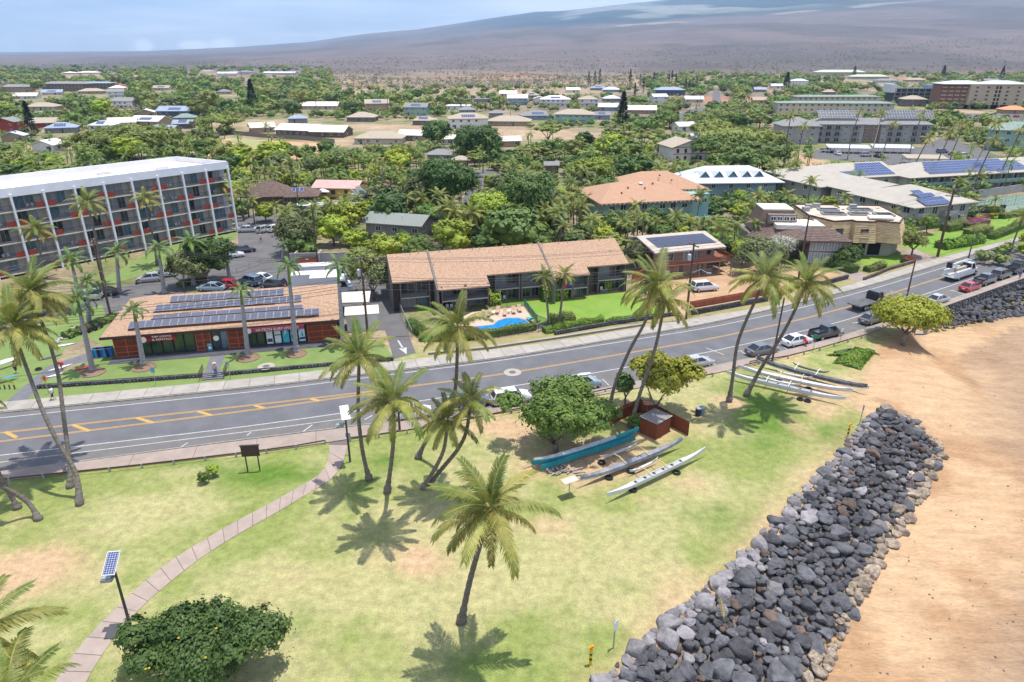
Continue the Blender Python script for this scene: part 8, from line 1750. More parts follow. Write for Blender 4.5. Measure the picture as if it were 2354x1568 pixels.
# raised shop lawn, steps, walks
o = sheet('shop_lawn', [tuple(W(x, y)[:2]) for x, y in [(92,890),(465,864),(512,861),(903,826),(880,790),(790,780),(300,800),(225,826)]], .42, m_turf, thick=.42)
sheet('stone_walk', WP([(5,932),(52,927),(160,838),(262,822),(262,808),(190,815),(110,842)]), .016, m_walk); sheet('shop_walk', [tuple(W(x, y, .42)[:2]) for x, y in [(470,858),(503,856),(522,806),(486,810)]], .428, m_walk)
t = thing('entrance_steps', 'dark steps with timber handrails rising to the shop lawn', 'steps', W(490, 870), R(13))
for i in range(4): mb = MB(); mb.box((0, i*.36-.2, .06+i*.11), (2.6, .4, .14)); mb.build('step', m_walk, t)
for s in (-1.45, 1.45): rail(t, (s, -.5), (s, 2.0), .3, .95, .6, m_fbrown, bar=.07)
for x, y, r in ((331,845,1.5),(571,823,1.5),(682,814,1.4),(214,857,1.5)): mb = MB(); c = W(x, y, .42); mb.lathe([(r, 0), (r, .09), (r-.12, .09), (r-.12, .03)], 20); o = mb.build('tree_ring', M('ring_soil', (.16,.10,.07), (.22,.15,.10), scale=3)); o.location = (c.x, c.y, .41); tag(o, ['round brick edged bed under the second royal palm','round bed under the royal palm left of the middle','round bed under the tallest royal palm','round bed under the palm by the red paddleboard'][[331,571,682,214].index(x)], 'planting bed', 'ring beds under the royal palms')
for x, y, z, r, lab, ring in ((1178,856,.02,1.15,'pale concrete ring with manhole in the road centre',.45),(612,842,.43,1.1,'pale concrete ring with manhole on the shop lawn',.45)):
 t = thing('manhole', lab, 'manhole', (*W(x, y, z)[:2], z)); mb = MB(); mb.lathe([(r, 0), (r*.98, .02)], 24); mb.build('collar', m_conc, t); mb = MB(); mb.lathe([(ring, .02), (ring*.97, .04)], 18); mb.build('cover', M('iron_cover', (.12,.10,.09), rough=.8), t)
# ------------------------------------------------------------------ pool
def ell(cx_, cy_, rx, ry, n=22): return [(cx_+rx*math.cos(i*6.283/n), cy_+ry*math.sin(i*6.283/n)) for i in range(n)]
sheet('pool_deck', WP([(1030,782),(1050,735),(1085,718),(1205,705),(1232,742),(1262,752),(1235,765),(1100,784)]), .022, M('pool_deck', (.42,.31,.24), (.48,.37,.29), scale=.6, rough=.9, coord='World'))
o1 = [(1215,742),(1210,750),(1190,757),(1165,760),(1140,766),(1100,771),(1062,770),(1058,762),(1080,752),(1110,750),(1135,747),(1145,738),(1165,732),(1190,732),(1207,736)]
m_pool = M('pool_water', (.015,.16,.42), (.03,.25,.55), scale=1.2, rough=.05, bump=.3, bscale=3, coord='World', spec=.6)
pw = WP(o1); cp = sum(pw, Vector())/len(pw); mb = MB(); n = len(pw); P3 = [cp+(p-cp)*1.09 for p in pw]
for i in range(n): j = (i+1) % n; mb.poly([(pw[i].x, pw[i].y, .055), (pw[j].x, pw[j].y, .055), (P3[j].x, P3[j].y, .055), (P3[i].x, P3[i].y, .055)]); mb.poly([(P3[i].x, P3[i].y, .0), (P3[j].x, P3[j].y, .0), (P3[j].x, P3[j].y, .055), (P3[i].x, P3[i].y, .055)])
t = thing('swimming_pool', 'curved blue swimming pool with pale coping behind the roadside hedge', 'pool', (0, 0, 0)); mb.build('coping', m_conc, t); mb = MB(); mb.poly([(p.x, p.y, .035) for p in ccw(pw)]); mb.build('water', m_pool, t)
t = thing('swimming_pool', 'small pool beside the teal building', 'pool', (0, 0, 0)); q = WP([(1598,500),(1610,492),(1652,497),(1645,508)]); sheet('coping', [tuple((sum(q, Vector())/4+(a-sum(q, Vector())/4)*1.25)[:2]) for a in q], .03, m_conc, None, t); sheet('water', [tuple(a[:2]) for a in q], .05, M('pool_light', (.06,.30,.46), rough=.1), None, t)
def lounger(x, y, a, lab, c=None):
 t = thing('sun_lounger', lab, 'lounger', (*W(x, y)[:2], .03), R(a), 'sun loungers by the pool'); m = c or M('sling_tan', (.38,.27,.18), rough=.8); mb = MB(); mb.box((0, .35, .33), (.62, 1.3, .05)); mb.build('seat', m, t); mb = MB(); mb.bar((0, 1.0, .34), (0, 1.55, .82), .62, .05); mb.build('backrest', m, t)
 for q in (-.28, .28):
  for r_ in (-.2, .9): lg = MB(); lg.box((q, r_, .16), (.05, .05, .32)); lg.build('leg', m_fwhite, t)
for i, (x, y) in enumerate([(1106,731),(1123,729),(1143,722),(1160,727),(1181,722),(1195,718)]): lounger(x, y, -14+i*4, ['leftmost tan lounger half behind the palm','second tan lounger from the left','third tan lounger, beside the small table','fourth tan lounger, near the pool rim','fifth tan lounger from the left','rightmost tan lounger by the fence corner'][i])
lounger(1215, 735, 200, 'teal deck chair at the pool gate', M('teal_plastic', (.03,.35,.36), rough=.5))
for i, (x, y) in enumerate([(1133,724),(1170,720)]): t = thing('side_table', ['small table between second and third lounger','small table right of the fourth lounger'][i], 'table', (*W(x, y)[:2], .03)); mb = MB(); mb.lathe([(.3, .42), (.3, .46)], 10); mb.build('top', m_fwhite, t); mb = MB(); mb.tube([(0, 0, 0), (0, 0, .42)], .05, 6); mb.build('leg', m_fwhite, t)
def rail_fence(label, pts, h, step, mat=m_iron, sect=3.0, cat='fence'):
 P = [W(*p) for p in pts]; t = thing('railing_fence', label, cat, P[0])
 for a, b in zip(P[:-1], P[1:]):
  L = (b-a).length; n = max(1, round(L/sect)); d = (b-a)/n
  for i in range(n): s = a+d*i-P[0]; e = s+d; rail(t, (s.x, s.y), (e.x, e.y), 0, h, step, mat, 'panel'); q = MB(); q.box((0, 0, h/2+.05), (.08, .08, h+.1)); o = q.build('post', mat, t); o.location = s
rail_fence('dark pool fence along the road side hedge', [(1030,782),(1100,784),(1237,764),(1262,752)], 1.2, .13); rail_fence('dark pool fence behind the loungers', [(1050,733),(1085,717),(1205,703)], 1.2, .13, m_fdark); rail_fence('green pool gate fence at the right', [(1205,703),(1235,742),(1262,752)], 1.2, .15, M('rail_green', (.05,.16,.12), rough=.6))
rail_fence('chain fence beside the drive left of the pool', [(920,715),(948,778)], 1.3, .5, m_steel); rail_fence('tennis court fence with tall posts', [(2212,482),(2354,470),(2440,462)], 2.6, 1.2, m_steel, 4)
rail_fence('thin rail along the side street pavement', [(545,628),(600,608),(650,592)], 1.0, .5, m_steel)
# ------------------------------------------------------------------ park rail fences, lamps, signs, bins
def park_rail(label, pts, gap=2.9):
 P = [W(*p) for p in pts]; t = thing('park_rail', label, 'fence', P[0]); L = [0]
 for a, b in zip(P[:-1], P[1:]): L.append(L[-1]+(b-a).length)
 n = max(1, round(L[-1]/gap)); ar = np.array([tuple(p) for p in P]); at = lambda s: Vector([float(np.interp(s, L, ar[:, k])) for k in range(3)])-P[0]
 if 'prp' not in _c: q = MB(); q.box((0, 0, .28), (.16, .16, .62)); _c['prp'] = q.mesh('post', m_fgrey)
 for i in range(n+1): plink('post', _c['prp'], t, at(L[-1]*i/n))
 for i in range(n): q = MB(); q.bar(at(L[-1]*i/n)+Vector((0, 0, .46)), at(L[-1]*(i+1)/n)+Vector((0, 0, .46)), .08, .13); q.build('rail', m_fbrown, t)
park_rail('low timber rail between pavement and lawn, left of the path', [(-60,1122),(28,1108),(300,1080),(544,1051),(664,1036),(748,1021)]); park_rail('low timber rail right of the path behind the palms', [(805,1015),(900,1003),(1040,980),(1150,955),(1230,940)]); park_rail('low timber rail behind the shed fence', [(1290,925),(1380,905),(1440,892)]); park_rail('short timber rail left of the sand canoes', [(1590,878),(1638,866)]); park_rail('low timber rail along the beach pavement', [(1724,838),(1802,827),(1885,806),(1980,778)])
park_rail('short rail behind the first sand canoe', [(1690,852),(1718,846),(1745,838)])
def solar_lamp(x, y, ang, lab):
 t = thing('solar_lamp', lab, 'lamp post', W(x, y), R(ang), 'solar lamp posts in the park'); mb = MB(); mb.tube([(0, 0, 0), (0, 0, 5.6)], [.11, .08], 10); mb.build('pole', m_iron, t)
 me = pv_mesh(.85, 1.7, pvmat('lamp_cells', (.03,.05,.14), (.035,.055,.15), (.6,.6,.65)) if 'lc' not in _c else _c['lc'], m_fwhite); _c['lc'] = MATS.setdefault('lc', me.materials[1]); plink('solar_panel', me, t, (0, -.15, 5.75), (R(28), 0, 0)); mb = MB(); mb.box((-.35, 0, 4.45), (.6, .06, .06)); mb.build('arm', m_iron, t); mb = MB(); mb.box((-.62, 0, 4.3), (.75, .5, .24)); mb.box((-.62, 0, 4.46), (.6, .4, .1)); mb.build('lamp_head', m_steel, t)
solar_lamp(299, 1437, 8, 'solar lamp post with white framed panel beside the curved path, foreground'); solar_lamp(805, 1062, 20, 'solar lamp post where the path meets the pavement')
def sign(x, y, h, lab, wd, ht_, mt, shape='rect', pole=.04, ang=0, name='street_sign', pm=None, txt=None, tm=None):
 t = thing(name, lab, 'sign', W(x, y), R(ang)); mb = MB(); mb.tube([(0, 0, -.1), (0, 0, h)], pole, 6); mb.build('post', pm or m_steel, t); mb = MB()
 if shape == 'diamond': mb.poly([(0, -.06, h-ht_), (wd/2, -.06, h-ht_/2), (0, -.06, h), (-wd/2, -.06, h-ht_/2)][::1]); mb.poly([(0, -.05, h-ht_), (-wd/2, -.05, h-ht_/2), (0, -.05, h), (wd/2, -.05, h-ht_/2)])
 else: mb.box((0, -.07, h-ht_/2), (wd, .03, ht_))
 o = mb.build('sign_plate', mt, t)
 if txt: text(o, txt, (0, -.09, h-ht_*.68), ht_*.42, tm or m_txt, ext=.004)
 return t
m_ssign = M('sign_plate_white', (.60,.61,.62), rough=.5); m_ysign = M('sign_amber', (.62,.27,.01), rough=.5); m_bsign = M('sign_blue', (.12,.30,.40), rough=.5); m_gsign = M('sign_green', (.02,.22,.10), rough=.5)
t = sign(113, 906, 2.6, 'amber diamond pedestrian sign beside the far pavement', .85, .95, m_ysign, 'diamond'); mb = MB(); mb.box((0, -.08, 2.1), (.12, .01, .3)); mb.box((.05, -.08, 2.33), (.1, .01, .1)); mb.build('walker_symbol', m_fdark, t)
sign(359, 886, 2.5, 'blue and white sign by the shop lawn wall, left', .5, .7, m_bsign); sign(530, 872, 2.5, 'small blue sign right of the steps', .3, .5, m_bsign); sign(1869, 806, 2.4, 'green sign on the pavement beside the black pickup', .75, .55, m_gsign, txt='BEACH'[:0] or None); sign(1930, 788, 2.2, 'small white sign with tall post right of the green one', .4, .55, m_ssign)
sign(1410, 1490, 2.5, 'white sign on a thin post at the lower right of the lawn', .45, .75, m_ssign, pole=.05, ang=50); sign(1976, 976, 2.5, 'white sign on a thin leaning post above the rocks', .35, .7, m_ssign, pole=.05, ang=70); sign(805, 1045, 2.6, 'grey notice plate on the post by the lamp', .5, .5, m_fgrey)
t = thing('notice_board', 'dark brown notice board on two legs beside the rail fence', 'sign', W(583, 1084), R(6)); mb = MB(); mb.box((0, 0, 2.35), (1.7, .12, 1.15)); mb.build('board', M('board_brown', (.055,.035,.03), rough=.7), t)
for s in (-.55, .62): mb = MB(); mb.box((s, .03, 1.2), (.1, .1, 2.4)); mb.build('leg', m_fdark, t)
mb = MB(); mb.box((0, .02, 2.97), (1.85, .2, .08)); mb.build('cap', m_fdark, t)
t = thing('reading_panel', 'tilted reading panel on a post beside the canoes', 'sign', W(1308, 1139), R(15)); mb = MB(); mb.tube([(0, 0, 0), (0, 0, 1.7)], .05, 8); mb.build('post', m_steel, t); mb = MB(); mb.bar((-.75, -.2, 1.72), (.75, .1, 1.78), .9, .05); mb.build('panel', M('panel_face', (.42,.36,.30), (.5,.45,.38), scale=3, rough=.6), t)
for x, y, lab in ((1357, 1528, 'yellow striped marker post on the lawn, lower one'), (1948, 1005, 'yellow striped marker post in the green patch by the rocks')):
 t = thing('marker_post', lab, 'post', W(x, y), 0, 'yellow marker posts'); mb = MB(); mb.tube([(0, 0, 0), (0, 0, 1.35)], .10, 8); mb.build('post', M('marker_yellow', (.62,.42,.01), rough=.5), t); mb = MB(); mb.tube([(0, 0, .45), (0, 0, .65)], .105, 8); mb.tube([(0, 0, .9), (0, 0, 1.05)], .105, 8); mb.build('band', m_fdark, t); mb = MB(); mb.bar((-.12, 0, 1.5), (.16, 0, 1.72), .2, .12); mb.build('lid', m_ysign, t)
for x, y, c, lab in ((1604, 955, m_fdark, 'black waste bin with a post behind it on the lawn'), (1613, 953, M('bin_bluegrey', (.13,.20,.23), rough=.6), 'blue grey round waste bin beside the black one')):
 t = thing('waste_bin', lab, 'bin', W(x, y)); mb = MB(); mb.lathe([(.30, 0), (.34, .9)], 12); mb.build('drum', c, t); mb = MB(); mb.lathe([(.36, .9), (.34, 1.0)], 12); mb.build('rim', m_steel, t)
t = thing('fire_hydrant', 'yellow fire hydrant on the far pavement edge', 'hydrant', W(1010, 815)); mb = MB(); mb.lathe([(.16, 0), (.14, .55), (.18, .58), (.1, .78), (.03, .85)], 10); mb.build('body', M('hydrant_yellow', (.62,.40,.06), rough=.5), t); mb = MB(); mb.bar((-.25, 0, .45), (.25, 0, .45), .12, .12); mb.build('outlet', M('hydrant_yellow', (.6,.4,.06)), t)
t = thing('shop_board', 'blue and white folding board reading OPEN by the shop door', 'sign', (*W(484, 806, .45)[:2], .45), R(12)); mb = MB(); mb.box((0, 0, .55), (.62, .05, 1.1)); o = mb.build('board', M('board_blue', (.04,.26,.38), rough=.5), t); text(o, 'OPEN', (0, -.03, .80), .2, m_txt); mb = MB(); mb.lathe([(.13, -.01), (.2, -.01), (.2, .01), (.13, .01)], 12); q = mb.build('ring_mark', m_txt, o); q.location = (0, -.04, .45); q.rotation_euler = (math.pi/2, 0, 0)
t = thing('entrance_sign', 'black wall sign with white script The Shores of Maui', 'sign', W(2236, 494), R(10)); mb = MB(); mb.box((4.6, 0, 1.3), (9.2, .2, 2.0)); mb.build('board', m_fdark, t); text(t, 'The Shores of Maui', (4.6, -.12, .9), 1.15, m_txt, shear=.25)
t = thing('road_arrow', 'white painted arrow pointing to the road on the driveway', 'road marking', (*W(924, 803)[:2], 0)); a_, b_ = W(935, 815), W(915, 783); d = (a_-b_).normalized(); nn = Vector((-d.y, d.x, 0)); L = (a_-b_).length; mb = MB()
for q in ([b_-nn*.12, b_+nn*.12, b_+nn*.12+d*L*.6, b_-nn*.12+d*L*.6], [b_+d*L*.55-nn*.55, b_+d*L*.55+nn*.55, a_]): q = ccw([(p.x, p.y) for p in q]); mb.poly([(p[0], p[1], .03) for p in q])
mb.build('paint', m_white, t, world=True)
# wetsuit rack, boards, tents, flags, kiosk
t = thing('wetsuit_rack', 'clothes rack of blue wetsuits at the left end of the shop', 'rack', (*W(238, 828, .1)[:2], 0), R(15)); mb = MB(); [mb.tube([(s, q, 0), (s, q, 1.7)], .03, 6) for s in (-1.2, 1.2) for q in (0, .9)]; [mb.tube([(-1.2, q, 1.7), (1.2, q, 1.7)], .03, 6) for q in (0, .9)]; mb.build('frame', m_steel, t)
for i in range(14): mb = MB(); x = -1.1+(i % 7)*.35; mb.bar((x, .9*(i//7), 1.65), (x+.03, .9*(i//7), .5), .10, .45); mb.build('wetsuit', M('wetsuit_%d' % (i % 3), [(.02,.10,.35),(.03,.22,.45),(.015,.02,.04)][i % 3], rough=.8), t)
def board(x, y, L, a, c, lab, z=.08, rx=0):
 mb = MB(); n = 12; mb.tube([(-L/2+L*i/n, 0, .02*(abs(i-n/2)/(n/2))**3*6) for i in range(n+1)], [max(.02, .31*(1-abs(-1+2*i/n)**2.4)) for i in range(n+1)], 8); mb.v = [(v[0], v[1], v[2]*.18) for v in mb.v]; o = mb.build('surfboard', c, None, True); o.location = (*W(x, y)[:2], z); o.rotation_euler = (R(rx), 0, R(a)); tag(o, lab, 'surfboard', 'surfboards at the surf shop')
Bw = M('board_white', (.62,.63,.65), rough=.35); Bb = M('board_blue', (.25,.48,.58), rough=.35); Br = M('board_red', (.50,.02,.05), rough=.35)
for a in [(14,846,3.6,60,Bw,'white longboard carried by the running man',.9,40),(12,878,3.2,45,Bb,'pale blue board on the rack at the left edge',.5),(139,846,2.9,50,Bw,'white board lying behind the red clothed person'),(140,861,3.4,38,Bw,'long white board on the turf, nearest the walk'),(196,853,2.6,38,Br,'red paddleboard at the foot of the thick royal palm',.5),(144,795,3.2,30,Bw,'white board on the turf near the stone bed'),(2115,770,2.2,0,Bb,'blue towel sized board under the bright tree'),(118,822,3.0,48,M('board_dark', (.06,.07,.09), rough=.4),'dark board lying across the grey walk')]: board(*a)
t = thing('board_rack', 'dark timber rack under the pale blue board', 'rack', W(12, 895));
for i in range(5): mb = MB(); mb.box((-1.2+i*.6, 0, .3), (.12, .12, .6)); mb.build('post', m_fbrown, t)
def tent(x, y, w, lab, c, h=2.4): t = thing('canopy', lab, 'canopy', W(x, y), R(8)); mb = MB(); c_ = (0, 0, h+.8); q = [(-w,-w,h),(w,-w,h),(w,w,h),(-w,w,h)]; [mb.poly([q[i], q[(i+1) % 4], c_]) for i in range(4)]; [mb.poly([(*q[i][:2], h-.25), (*q[(i+1) % 4][:2], h-.25), q[(i+1) % 4], q[i]]) for i in range(4)]; mb.build('cloth', c, t); mb = MB(); [mb.tube([(a*w*.95, b*w*.95, 0), (a*w*.95, b*w*.95, h)], .04, 5) for a, b in ((1, 1), (1, -1), (-1, 1), (-1, -1))]; mb.build('frame', m_steel, t)
for a in [(815,715,2.6,'cream shade canopy beside the shop trucks',R_CREAM),(745,458,1.8,'white canopy before the pink roofed shop',m_fwhite),(770,448,1.5,'small white umbrella right of the first canopy',m_fwhite),(790,452,1.9,'white canopy in the craft yard, middle',m_fwhite),(905,455,1.5,'white canopy at the right end of the craft yard',m_fwhite),(840,470,1.5,'white umbrella before the palms of the craft yard',m_fwhite),(950,438,1.6,'white van shaped canopy under the trees',m_fwhite),(1215,525,1.6,'pale round shade behind the long roof',R_CREAM)]: tent(*a)
t = thing('white_store', 'white lean-to store between shop and driveway', 'building', W(835, 752), R(12)); mb = MB(); mb.box((0, 0, 1.3), (4.6, 3.4, 2.6)); mb.build('wall', W_WHITE, t); mb = MB(); mb.box((0, 0, 2.68), (5.0, 3.8, .14)); mb.build('roof', R_CREAM, t); win(t, -1, -1.72, 1.0, 1.0, 1.0)
for x, y, lab in ((897, 462, 'magenta feather flag before the dark trees'), (820, 482, 'magenta feather flag left of the silver palm')): t = thing('feather_flag', lab, 'flag', W(x, y), R(10), 'magenta feather flags'); mb = MB(); mb.tube([(0, 0, 0), (0, 0, 5.5)], .04, 5); mb.build('pole', m_fwhite, t); mb = MB(); mb.poly([(.05,0,1.8),(1.0,.05,2.0),(.9,.1,4.2),(.4,.05,5.3),(.05,0,5.5)]); mb.build('cloth', M('flag_magenta', (.42,.02,.17), rough=.8), t)
t = thing('red_kiosk', 'small red timber kiosk by the craft yard entrance', 'kiosk', W(716, 498), R(12)); mb = MB(); mb.box((0, 0, 1.5), (6, 3.2, 3)); mb.build('wall', M('kiosk_red', (.42,.06,.02), rough=.8), t); mb = MB(); mb.box((0, 0, 3.1), (6.5, 3.8, .2)); mb.build('roof', R_LGREY, t); win(t, -.6, -1.64, 1.2, 1.6, 1.2); win(t, 1.8, -1.64, 1.2, 1.0, 1.2)
# fallen fronds, driftwood, beach pebbles
for i, (x, y, lab) in enumerate([(1867,912,'dried palm frond lying on the sand below the canoes'),(1664,1420,'dried brown frond caught on the boulders'),(1605,950,'heap of pale dead fronds beside the bins')]): o = link('fallen_frond', F_DEAD[0], None, W(x, y, .15 if i != 1 else .6), (0, -.1, [2.6, 1.4, .4][i]), .8); tag(o, lab, 'fallen frond')
pb = []
for i in range(240):
 x, y = rs.uniform(1900, 2400), rs.uniform(640, 1568)
 if y > 1060 and x < 2200-(y-1060)*.55: continue
 p = W(x, y, -2.0)
 if not inside_np(np.array([p.x]), np.array([p.y]), LAND)[0]: pb.append((p.x, p.y, .0, .04+.09*rs.random()**3))
pz = terrain_z(np.array([a[0] for a in pb]), np.array([a[1] for a in pb])); joined('beach_pebbles', [(a[0], a[1], z+.02, a[3], m_rock4 if i % 2 else m_rock, 0) for i, (a, z) in enumerate(zip(pb, pz))], RKLO[:4], IF2, 'scattered small dark stones on the sand')
# ------------------------------------------------------------------ poles and wires
m_pole = M('pole_wood', (.075,.045,.032), (.13,.085,.06), scale=2, rough=.9, stretch=(4, 4, .5)); POL = {}
def pole(key, x, y, h, lab, arms=(.92,), r=.16, tx=None, lamp=False, ang=20, xform=False):
 b = W(x, y); t = thing('utility_pole', lab, 'utility pole', b, 0, 'wooden utility poles'); top = Vector(((W(*tx, h).x-b.x)*.35, 0, h)) if tx else Vector((0, 0, h)); mb = MB(); mb.tube([(0, 0, -.2), tuple(top)], [r*1.15, r*.8], 8); mb.build('pole_shaft', m_pole, t); d = Vector((-math.sin(R(ang)), math.cos(R(ang)), 0))
 for a in arms: c = top*a; mb = MB(); mb.bar(c-d*1.2, c+d*1.2, .12, .14); o = mb.build('crossarm', m_pole, t); q = MB(); [q.lathe([(.06, .07), (.07, .2), (.03, .27)], 6, c+d*s) for s in (-1.1, -.4, .4, 1.1)]; q.build('insulators', m_fgrey, o)
 if xform: mb = MB(); mb.lathe([(.28, -.5), (.3, .4), (.15, .5)], 10, top*.82+Vector((-.45, 0, 0))); mb.build('transformer', M('xf_grey', (.42,.45,.48), rough=.5), t)
 if lamp: mb = MB(); mb.tube([top*.62, top*.64+Vector((1.4, -.4, .4)), top*.62+Vector((2.3, -.7, .2))], .05, 6); mb.build('lamp_arm', m_steel, t); mb = MB(); mb.box(top*.62+Vector((2.5, -.7, .15)), (.7, .3, .16)); mb.build('lamp_head', m_steel, t)
 POL[key] = (b, top, d)
pole('p1', 1577, 735, 12.2, 'tall brown utility pole with lamp and transformer by the dirt lot', (.97, .45), .17, lamp=True, xform=True); pole('p5', 846, 776, 12.0, 'utility pole with transformer beside the shop drive', (.97, .8), .17, xform=True); pole('p3', 1833, 655, 12.5, 'utility pole with white transformer before the mansard house', (.95,), .17, xform=True)
pole('p4', 2155, 590, 13.6, 'big dark utility pole with lamp at the right of the road', (.97, .9), .24, lamp=True, ang=60); pole('p2', 256, 731, 12.6, 'tall brown pole before the hotel balconies', (.97, .93), .17); pole('pl', -330, 905, 12, 'utility pole beyond the left edge of the picture', (.97,), .17); pole('pr', 2560, 470, 13.5, 'utility pole beyond the right edge of the picture', (.97,), .2)
for i, (x, y, h, lab) in enumerate([(1775,830,9.0,'thin leaning wooden pole by the dark covered canoe'),(2080,702,7.8,'bare wooden pole sticking out of the bright tree'),(919,990,3.2,'brown wooden post behind the second park palm'),(1102,540,11,'grey pole in the trees behind the long roof'),(732,612,12,'dark pole behind the car park trees'),(690,500,9,'pole left of the red kiosk'),(1562,505,0,''),(1460,585,0,''),(1470,392,14,'pole behind the mango trees at right centre'),(955,262,0,''),(310,325,9,'thin pole at the great kiawe'),(350,330,10,'second thin pole at the great kiawe'),(521,185,22,'tall power pole in the far belt'),(558,195,22,'tall power pole beside the far white building'),(679,210,22,'tall thin pole in the dry field left'),(1195,212,22,'tall thin pole in the dry field centre'),(868,215,20,'thin pole in the dry field, left of centre'),(1035,210,16,'street lamp pole at the dry field road'),(1608,245,10,'pole on the side street'),(2135,330,11,'thin pole by the back street')]):
 if h: t = thing('wooden_pole', lab, 'pole', W(x, y)); mb = MB(); mb.tube([(0, 0, -.3), (.25 if i == 0 else 0, 0, h)], [.15 if h < 15 else .25, .10 if h < 15 else .18], 7); mb.build('pole_shaft', m_pole, t)
nw = [0]
def wire(a, b, ha, hb, sag, off=0, n=16, r=.022):
 (ba, ta, da), (bb, tb, db) = POL[a], POL[b]; p = ba+ta*(ha)+da*off; q = bb+tb*hb+db*off; pts = [p.lerp(q, i/n)-Vector((0, 0, sag*4*(i/n)*(1-i/n))) for i in range(n+1)]; o = MB(); o.tube([v-p for v in pts], r, 4, caps=False); ob = o.build('overhead_wire', m_iron); ob.location = p; nw[0] += 1
 tag(ob, 'black overhead wire strung between the roadside poles', 'wire', 'overhead wires along the road')
for a, b in (('pl', 'p5'), ('p5', 'p1'), ('p1', 'p3'), ('p3', 'p4'), ('p4', 'pr')):
 for off in (-1.1, .4, 1.1): wire(a, b, .98, .98, .9, off)
 for k, hh in enumerate((.62, .66, .70, .74, .78)): wire(a, b, hh, hh, 1.1+k*.08, .2*(k % 2), r=.028)
for off in (-1.1, 0, 1.1): wire('p2', 'p5', .98, .95, 1.0, off)
for off in (-1, 1): wire('pl', 'p2', .98, .94, 1.0, off)
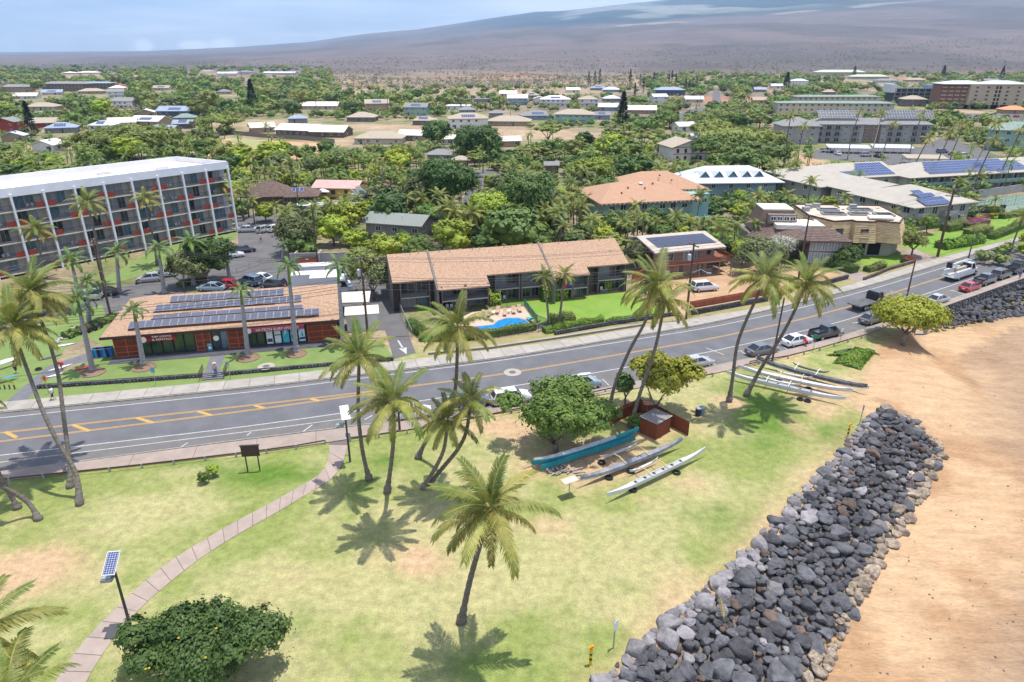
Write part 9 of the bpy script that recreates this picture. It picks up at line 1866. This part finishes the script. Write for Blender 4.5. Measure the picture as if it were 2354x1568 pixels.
# ------------------------------------------------------------------ people
SK = M('skin', (.36,.19,.12), rough=.6); HR = M('hair', (.03,.02,.015), rough=.8); HATM = M('straw', (.55,.42,.25), rough=.9)
def person(x, y, lab, z=0.0, rz=0, shirt=(.6,.6,.6), pants=(.03,.03,.04), pose='stand', hat=False, long_=False, bare=False, s=1.0):
 b = W(x, y, z); t = thing('person', lab, 'person', b, R(rz)); hip_ = .92; J = {}
 if pose == 'stand': L = dict(lk=(.10,.02,.48), lf=(.10,0,.06), rk=(-.10,.0,.48), rf=(-.11,.02,.06), ch=(0,0,1.38), hd=(0,.03,1.62), le=(.26,.04,1.12), lh=(.24,.14,.90), re=(-.26,.04,1.12), rh=(-.24,.14,.90)); hip_c = (0, 0, .92)
 elif pose == 'walk': L = dict(lk=(.10,.20,.50), lf=(.10,.32,.07), rk=(-.10,-.02,.48), rf=(-.10,-.34,.12), ch=(0,.05,1.38), hd=(0,.10,1.62), le=(.26,-.10,1.14), lh=(.24,-.02,.92), re=(-.26,.14,1.14), rh=(-.22,.32,1.0)); hip_c = (0, 0, .92)
 elif pose == 'bend': L = dict(lk=(.12,.12,.46), lf=(.13,-.02,.06), rk=(-.12,.12,.46), rf=(-.13,-.02,.06), ch=(0,.42,1.10), hd=(0,.66,1.14), le=(.24,.55,.80), lh=(.16,.66,.55), re=(-.24,.55,.80), rh=(-.16,.66,.55)); hip_c = (0, -.12, .86)
 else: L = dict(lk=(.16,.42,.48), lf=(.16,.46,.05), rk=(-.16,.40,.46), rf=(-.18,.50,.05), ch=(0,.08,.92), hd=(0,.20,1.15), le=(.28,.25,.66), lh=(.12,.42,.58), re=(-.28,.25,.66), rh=(-.10,.42,.56)); hip_c = (0, 0, .42)
 ch = Vector(L['ch']); hc = Vector(hip_c); hd = Vector(L['hd']); mid = hc.lerp(ch, .5); nk = ch.lerp(hd, .42)
 V = [hc, mid, ch, nk, hd, hd+(hd-nk).normalized()*.10]; Rr = [.15, .13, .16, .055, .095, .07]; E = [(0, 1), (1, 2), (2, 3), (3, 4), (4, 5)]
 for sd, k, f in ((1, 'lk', 'lf'), (-1, 'rk', 'rf')):
  n = len(V); V += [hc+Vector((.09*sd, 0, -.05)), Vector(L[k]), Vector(L[f]), Vector(L[f])+Vector((0, .15, -.03))]; Rr += [.10, .06, .042, .035]; E += [(0, n), (n, n+1), (n+1, n+2), (n+2, n+3)]
 for sd, e, h in ((1, 'le', 'lh'), (-1, 're', 'rh')):
  n = len(V); hv = Vector(L[h]); dv = (hv-Vector(L[e])).normalized(); V += [ch+Vector((.17*sd, 0, .04)), Vector(L[e]), hv, hv+dv*.10]; Rr += [.055, .042, .032, .028]; E += [(2, n), (n, n+1), (n+1, n+2), (n+2, n+3)]
 me = bpy.data.meshes.new('body'); me.from_pydata([tuple(v*s) for v in V], E, []); o = bpy.data.objects.new('body', me); COL.objects.link(o); o.parent = t; KIDS.setdefault(t.name, []).append(o)
 sk = o.modifiers.new('s', 'SKIN');
 for i, r in enumerate(Rr): me.skin_vertices[0].data[i].radius = (r*s, r*s)
 me.skin_vertices[0].data[0].use_root = True; sb = o.modifiers.new('d', 'SUBSURF'); sb.levels = 1; sb.render_levels = 1; me.materials.append(SK)
 sh_ = M('cloth_%02d%02d%02d' % tuple(int(c*99) for c in shirt), shirt, rough=.9); pt_ = M('cloth_%02d%02d%02d' % tuple(int(c*99) for c in pants), pants, rough=.9); S = lambda v: tuple(Vector(v)*s)
 if not bare:
  m = MB(); m.tube([S(hc+Vector((0, 0, -.02))), S(mid), S(ch), S(ch+Vector((0, 0, .10)))], [.19*s, .165*s, .205*s, .10*s], 10); [m.tube([S(ch+Vector((.16*sd, 0, .05))), S(Vector(L[e])*.6+(ch+Vector((.16*sd, 0, .05)))*.4)], [.085*s, .075*s], 7) for sd, e in ((1, 'le'), (-1, 're'))]; m.build('shirt', sh_, t, True)
 m = MB(); m.tube([S(hc+Vector((0, 0, .06))), S(hc+Vector((0, 0, -.08)))], [.185*s, .18*s], 10)
 for sd, k, f in ((1, 'lk', 'lf'), (-1, 'rk', 'rf')): a = hc+Vector((.09*sd, 0, -.04)); kk = Vector(L[k]); m.tube([S(a), S(a.lerp(kk, 1.0))] + ([S(Vector(L[f])+Vector((0, 0, .05)))] if long_ else []), [.12*s, .085*s]+([.062*s] if long_ else []), 8)
 m.build('trousers' if long_ else 'shorts', pt_, t, True)
 m = MB(); m.lathe([(.01, -.02), (.10, -.02), (.115, .05), (.09, .11), (.02, .13)], 10, tuple((hd+Vector((0, -.02, .02)))*s)); m.build('hair', HR, t, True)
 if hat: m = MB(); m.lathe([(.24, 0), (.235, .02), (.11, .03), (.10, .13), (.02, .15)], 14, tuple((hd+Vector((0, 0, .07)))*s)); m.build('hat', HATM, t)
person(124, 919, 'person in white shirt and black shorts walking on the far pavement', .13, 100, (.6,.6,.62), (.03,.03,.035), 'walk'); person(497, 862, 'woman in a sun hat and blue trousers standing on the shop steps', .35, 190, (.45,.33,.36), (.10,.14,.28), 'stand', True, True)
person(38, 858, 'bare chested man running with the white longboard', 0, 240, pants=(.05,.04,.03), pose='walk', bare=True); person(144, 850, 'person in red bending over a white surfboard', 0, 120, (.40,.02,.02), (.35,.03,.03), 'bend'); person(161, 706, 'person in blue shirt standing beside the jeep on the side street', 0, 150, (.10,.32,.55), (.06,.06,.07))
person(601, 556, 'person in white and red crossing the back lot', 0, 150, (.6,.58,.56), (.45,.05,.05), 'walk', True); person(2343, 641, 'person in blue shirt on the pavement above the sea wall', .15, 100, (.03,.12,.50), (.30,.20,.20)); person(1852, 797, 'person in red leaning at the white sedan', .02, 20, (.50,.01,.03), (.45,.02,.04), 'bend', s=.9)
pp = W(2085, 1108, -.9); person(2085, 1108, 'person in a straw hat and white shirt sitting on the boulders', -.9, 200, (.6,.6,.6), (.20,.05,.04), 'sit', True)
person(2098, 768, 'person resting in the shade under the bright tree', 0, 160, (.10,.35,.55), (.05,.05,.06), 'sit')
# ------------------------------------------------------------------ haze
def haze_box():
 mb = MB(); x0, x1, y0, y1 = -27000, 27000, -60, 27500
 mb.prism([(x0, y0), (x1, y0), (x1, y1), (x0, y1)], -420, 2600)
 m = bpy.data.materials.new('haze_air'); m.use_nodes = True; N = m.node_tree.nodes; N.clear()
 v = N.new('ShaderNodeVolumePrincipled'); v.inputs['Color'].default_value = HAZE_COL; v.inputs['Density'].default_value = HAZE_D; v.inputs['Anisotropy'].default_value = 0.0
 out = N.new('ShaderNodeOutputMaterial'); m.node_tree.links.new(v.outputs[0], out.inputs['Volume'])
 o = mb.build('haze', m); o['kind'] = 'stuff'
 o['label'] = 'thin blue haze filling the air over town and mountain'
HAZE_COL = (0.48, 0.70, 1.0, 1); HAZE_D = 6.5e-5
haze_box()
